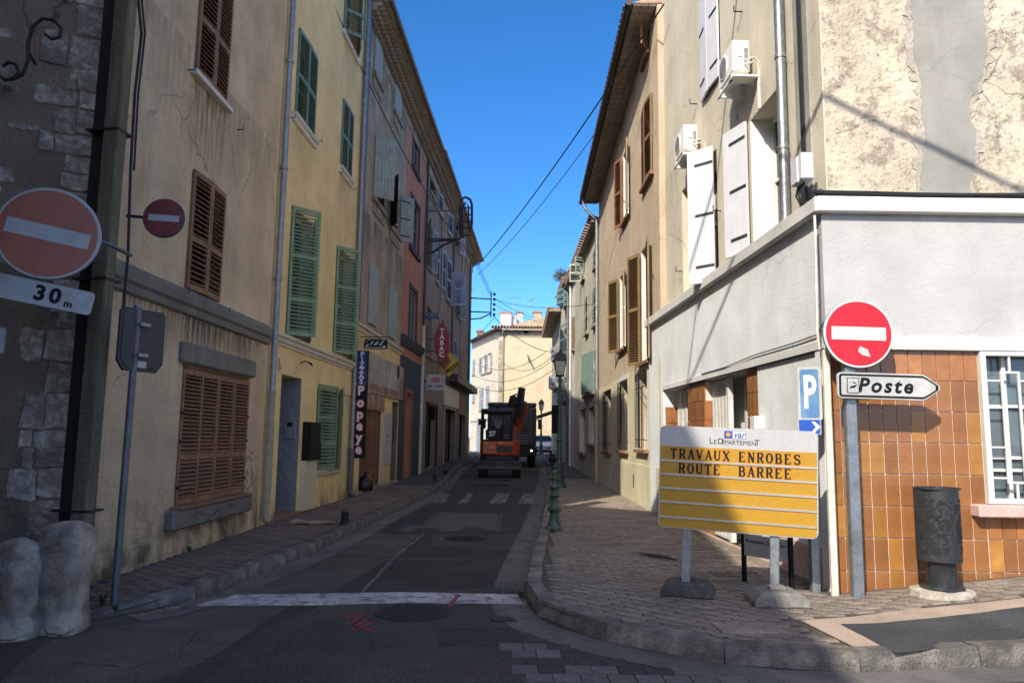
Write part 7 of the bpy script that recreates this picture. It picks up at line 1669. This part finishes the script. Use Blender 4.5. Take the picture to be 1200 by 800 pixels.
def bust(loc, rz, label, sit, shirtm, legs):
    global J
    J2 = {k: v for k, v in JF.items() if k in keep or legs}
    J2['elL'] = ((.26, -.12, 1.18), .05); J2['wrL'] = ((.08, -.26, 1.14), .035); J2['haL'] = ((.02, -.30, 1.14), .035); J2['elR'] = ((-.26, -.12, 1.18), .05); J2['wrR'] = ((-.10, -.26, 1.14), .035); J2['haR'] = ((-.05, -.30, 1.14), .035)
    for s in 'LR':
        b = Vector(J2['ha'+s][0]); d = -1 if s == 'L' else 1
        for k in range(4): J2['f%s%d' % (s, k)] = ((b.x+d*.06, b.y-.04+.02*k, b.z-.015), .0095)
        J2['t'+s] = ((b.x+d*.02, b.y-.02, b.z+.05), .0105)
    if legs:
        for s, d in (('L', 1), ('R', -1)): J2['hip'+s] = ((d*.1, -.02, .93), .10); J2['kn'+s] = ((d*.14, -.45, .95), .065); J2['an'+s] = ((d*.14, -.50, .55), .045); J2['to'+s] = ((d*.15, -.62, .50), .04)
    E2 = [q for q in E if q[0] in J2 and q[1] in J2]
    J = J2
    def mk():
        ms = [('shirt', ['chest', 'waist', 'pelvis', 'shL', 'elL', 'shR', 'elR'], [('chest', 'waist'), ('waist', 'pelvis'), ('chest', 'shL'), ('shL', 'elL'), ('chest', 'shR'), ('shR', 'elR')], shirtm, .018)]
        if legs: ms.append(('trousers', ['pelvis', 'hipL', 'knL', 'hipR', 'knR'], [('pelvis', 'hipL'), ('hipL', 'knL'), ('pelvis', 'hipR'), ('hipR', 'knR')], 'trouser_dark', .03))
        return figure('person', loc, rz, J2, E2, ms, label, (0, -.03, 1.70), .105)
    return mk()
xe = (588-600)/880*28.5
bust((xe-.1, 28.6+.0, gz(0, 28)+.78), R(180), 'driver seated in the excavator cab in a grey shirt', True, 'shirt_grey', True)
q4w = F3.w(*(lambda u, z: (u, .16, z-1.0))(q4[0]+(q4[1]-q4[0])*.45, q4[2]))
bust(q4w, F3.rz, 'dark haired person leaning at the open window above the pizza shop', True, 'shirt_grey', False)

# lorry behind the excavator
def lorry(x, y):
    z = gz(x, y)+.004; e = empty('lorry', (x, y, z), 0, 'dark lorry facing the viewer behind the excavator with one headlight lit', 'lorry')
    box(-1.12, 1.12, 0, 1.9, .95, 2.75).obj('cab', 'dark_machine', e, bevel=.12, seg=2); box(-1.0, 1.0, -.03, .02, 1.65, 2.45).obj('windscreen', 'dark_machine', e, bevel=.02); box(-1.15, 1.15, -.1, .35, .5, .95).obj('bumper', 'tyre', e, bevel=.04)
    for k in range(4): box(-.7, .7, -.05, .0, 1.08+k*.12, 1.14+k*.12).obj('grille_bar', 'machine_grey', e)
    MB().prism(circ(.12, 16, -.93, .78), -.14, -.101).obj('headlight', 'glass_pale', e); MB().prism(circ(.045, 16, .90, .78), -.14, -.101).obj('headlight', 'headlight_on', e)
    for s in (-1, 1):
        box(s*1.28-.09, s*1.28+.09, -.1, .05, 1.75, 2.2).obj('mirror', 'tyre', e, bevel=.02); tube([(s*1.1, 0, 2.2), (s*1.28, 0, 2.1)], .02, 6).obj('mirror_arm', 'tyre', e)
        for yy in (.7, 4.2): o = MB().prism(circ(.48, 24, 0, 0), -.14, .14, 'y').obj('wheel', 'tyre', e, (s*.95, yy, .48), (0, 0, R(90)), bevel=.03); MB().prism(circ(.25, 16), -.15, .15, 'y').obj('rim', 'machine_grey', o)
    box(-1.15, 1.15, 2.1, 6.0, 1.1, 2.6).obj('tipper_body', 'dark_machine', e, bevel=.04); box(-.5, .5, 0.2, 5.8, .55, .94).obj('chassis', 'tyre', e); box(-1.12, 1.12, .1, 1.4, 2.751, 2.95).obj('sun_visor', 'dark_machine', e, bevel=.05)
lorry(.05, 34.5)
# white car
def car(x, y):
    z = gz(x, y)+.004; e = empty('parked_car', (x, y, z), 0, 'small white car facing the viewer far down the street', 'car')
    L = 4.0
    def sect(yy, w, zb, zt_, rt): return [(-w, yy, zb), (-w*1.0, yy, (zb+zt_)*.55), (-w*rt, yy, zt_), (w*rt, yy, zt_), (w, yy, (zb+zt_)*.55), (w, yy, zb)]
    secs = [sect(0, .72, .30, .62, .92), sect(.12, .84, .22, .78, .9), sect(.9, .87, .2, .96, .88), sect(2.0, .88, .2, 1.0, .9), sect(3.6, .87, .2, 1.0, .9), sect(4.0, .80, .3, .9, .88)]
    mb = MB(); vs = [v for s_ in secs for v in s_]; fs = []
    for i in range(len(secs)-1):
        for k in range(6): fs.append((i*6+k, i*6+(k+1) % 6, (i+1)*6+(k+1) % 6, (i+1)*6+k))
    fs += [tuple(range(5, -1, -1)), tuple(30+k for k in range(6))]; mb.add(vs, fs); mb.obj('body', 'car_white', e, bevel=.04, seg=2, smooth=True)
    rs = [[(-.76, .85, .96), (.76, .85, .96)], [(-.60, 1.55, 1.42), (.60, 1.55, 1.42)], [(-.60, 3.1, 1.45), (.60, 3.1, 1.45)], [(-.74, 3.7, 1.0), (.74, 3.7, 1.0)]]
    vs = [v for r_ in rs for v in r_]; MB().add(vs, [(0, 1, 3, 2), (2, 3, 5, 4), (4, 5, 7, 6), (0, 2, 4, 6), (1, 7, 5, 3), (0, 6, 7, 1)]).obj('roof', 'car_white', e, bevel=.03)
    a, b, c, d = Vector((-.68, .93, 1.02)), Vector((.68, .93, 1.02)), Vector((.55, 1.48, 1.385)), Vector((-.55, 1.48, 1.385)); of = Vector((0, -.03, .02)); MB().add([p+of for p in (a, b, c, d)], [(0, 1, 2, 3)]).obj('windscreen', 'glass', e)
    box(-.55, .55, -.03, .0, .52, .62).obj('grille', 'sign_black', e, bevel=.01); box(-.62, .62, -.03, .02, .28, .42).obj('air_intake', 'sign_black', e, bevel=.01); box(-.26, .26, -.045, -.031, .44, .53).obj('number_plate', 'sign_white', e)
    for s in (-1, 1):
        MB().prism([(s*.5, .66), (s*.80, .70), (s*.82, .80), (s*.56, .74)], -.0, .09).obj('headlight', 'glass_pale', e); box(s*.98-.09, s*.98+.09, 1.0, 1.12, .95, 1.08).obj('mirror', 'sign_black', e, bevel=.02)
        for yy in (.75, 3.2): MB().prism(circ(.31, 20), -.1, .1, 'y').obj('wheel', 'tyre', e, (s*.78, yy, .31), (0, 0, R(90)), bevel=.02)
car((638-600)/880*54, 54)

# ------------------------------------------------------------------ overhead wires
def wire(a, b, label, sag=.3, r=.012, n=16):
    a = Vector(a); b = Vector(b); e = empty('overhead_wire', a, 0, label, 'wire'); pts = []
    for k in range(n+1): t = k/n; p = a.lerp(b, t); p.z -= sag*4*t*(1-t); pts.append(p-a)
    tube(pts, r, 5).obj('wire', 'wire', e)
wire(at(560, 311, 29), at(778, 5, 13.5), 'thicker overhead wire rising from the left houses to the upper right eave', .25, .018)
wire(at(560, 322, 32), at(702, 150, 20), 'thinner overhead wire below the thick one across the sky', .25, .012)
wire(at(388, 0, 14.8), at(504, 232, 27.3), 'dark cable running down across the yellow house to the pink house', .25, .016)
wire(at(504, 232, 27.3), at(555, 300, 43.8), 'cable continuing along the brown house to the far bracket', .2, .02)
wire(at(578, 370, 44), at(652, 413, 44), 'cable crossing the end wall to the far right house', .5, .02)
wire(at(581, 350, 44), at(628, 372, 58), 'wire from the far bracket to the end house roof', .2, .016); wire(at(581, 358, 44), at(650, 380, 58), 'lower wire from the far bracket to the end house roof', .2, .014)
wire(at(581, 351, 44), at(703, 355, 25), 'long thin wire from far bracket to the ochre house pipe', .3, .012)
for k in range(4): wire(at(552, 285+4*k, 43), at(576, 343+2*k, 44), ['first','second','third','fourth'][k]+' of four thin wires dropping from the brown house eave to the far bracket', .1, .009)
for k, (pa, pb) in enumerate((((556, 425), (640, 412)), ((556, 440), (645, 424)), ((556, 452), (650, 432)), ((590, 425), (650, 415)))): wire(at(*pa, 57), at(*pb, 46), ['topmost','second','third','lowest'][k]+' slack cable strung across the straw coloured end house', .8, .018)
wire(at(488, 275, 27.5), at(556, 340, 46), 'thin cable sagging along the brown wall', .3, .012)
wire(at(553, 400, 44), at(579, 372, 44), 'short thin wire under the far bracket', .05, .014)
pl2 = empty('telegraph_pole', (6.9, 3.3, 0), 0, 'wooden pole on the right of the cross street, outside the picture', 'pole'); MB().lathe([(.14, -.1), (.10, 6.4)], n=10).obj('shaft', 'concrete_pole', pl2)
wire((-3.3, 3.2, 11.2), (6.9, 3.3, 6.0), 'thick cable over the cross street, above the picture', .25, .035)
wire((-3.3, 2.6, 9.9), (3.0, 9.4, 8.6), 'service cable crossing to the white corner building, above the picture', .3, .022)
wire(G1.w(1.0, -.1, 9.5), GF.w(3.5, -2, 12), 'unseen cable above', .3, .012) if False else None

# ------------------------------------------------------------------ dirt in the gutters and weeds at the wall foot
rnd = random.Random(21); vs = []; fs = []
def debris(line, side, n, y0, y1):
    for _ in range(n):
        y = y0+(y1-y0)*rnd.random()**1.6; x = lerp_line(line, y)-side*abs(rnd.gauss(0, .07))-side*.01; z = gz(x, y)+.008; a = rnd.uniform(.004, .014); b = rnd.uniform(.003, .009); t = rnd.uniform(0, 3.14); c_, s_ = math.cos(t), math.sin(t); k = len(vs)
        vs.extend([(x+a*c_, y+a*s_, z), (x-b*s_, y+b*c_, z+.003), (x-a*c_, y-a*s_, z), (x+b*s_, y-b*c_, z+.002), (x, y, z+b)]); fs.extend([(k, k+1, k+4), (k+1, k+2, k+4), (k+2, k+3, k+4), (k+3, k, k+4)])
debris(KRs, 1, 700, 7.2, 22); debris(KL, -1, 700, 6.6, 22)
o = MB().add(vs, fs).obj('gutter_debris', 'cardboard', None); tag(o, 'fine grit and dry leaf scraps gathered in the gutters', None, None, 'stuff'); o['category'] = 'debris'
def weed(x, y, z, label, h=.14, n=26):
    e = empty('weed', (x, y, z), 0, label, 'weed', 'weeds growing from the joints'); v = []; f = []
    for k in range(n):
        t = rnd.uniform(0, 6.28); r_ = rnd.uniform(.02, .07); hh = h*rnd.uniform(.4, 1.0); w = .006; k0 = len(v); dx, dy = math.cos(t), math.sin(t)
        v += [(-dy*w, dx*w, 0), (dy*w, -dx*w, 0), (dx*r_*.6+dy*w, dy*r_*.6-dx*w, hh*.7), (dx*r_*.6-dy*w, dy*r_*.6+dx*w, hh*.7), (dx*r_*1.3, dy*r_*1.3, hh)]; f += [(k0, k0+1, k0+2, k0+3), (k0+3, k0+2, k0+4)]
    q = MB().add(v, f).obj('leaves', 'leaf', e); q['kind'] = 'stuff'
x, y = G(614, 702); weed(x-.03, y, .005, 'small weed in the gutter at the curve of the right kerb', .13)
weed(-3.52, 6.75, pzl(-3.52, 6.75), 'tuft of weeds at the foot of the utility pole', .12, 40); weed(-3.9, 9.4, pzl(-3.9, 9.4), 'tiny weed at the wall foot under the brown shuttered window', .10); weed(-3.3, 6.55, .05, 'tiny weed beside the post of the grey backed sign', .07)

for q in (r_top, r_mid): stain(b1, q[0]-.15, q[1]+.15, q[2]-.08, 1.5)
stain(b1, r_gr[0]-.25, r_gr[1]+.15, zc, 1.0, -.0035); stain(b1, .05, F1.L-.05, zc-.001, .7); stain(b1, .05, F1.L-.05, 3.0+zd, 1.6, -.0036, 'run_stain_soft'); stain(b1, .1, F1.L-.1, 12.7, 2.5)
stain(b1, r_gr[0]-.2, r_gr[1]+.12, r_gr[2]-.27, r_gr[2]-.3, -.024)
for q in (ra, rb, re): stain(b2, q[0]-.1, q[1]+.1, q[2]-.17, 1.3, -.0035, 'run_stain_soft')
for q in (q1, q2): pass
for q in (sA, sB, fA, fB, tA, tB): stain(b7, q[0]-.1, q[1]+.1, q[2]-.08, .9, -.0045, 'run_stain_soft')
stain(b6, .1, wB[0], ZL+2.6, 2.5, SB-.004, 'run_stain_soft'); 
front(stain(None, .1, 4.0, 8.5, 3.5, .04+SB*.6-.012, 'run_stain_soft'))
for k in range(4): stain(b3, .2+k*1.5, 1.5+k*1.5, 11.7, 3.5, -.004)
for k in range(4): stain(b3, .2+k*1.5, 1.5+k*1.5, 7.2, 2.5, -.004)
for k in range(6): stain(b5, .3+k*3, 3.1+k*3, 11.6, 3.0, -.004)
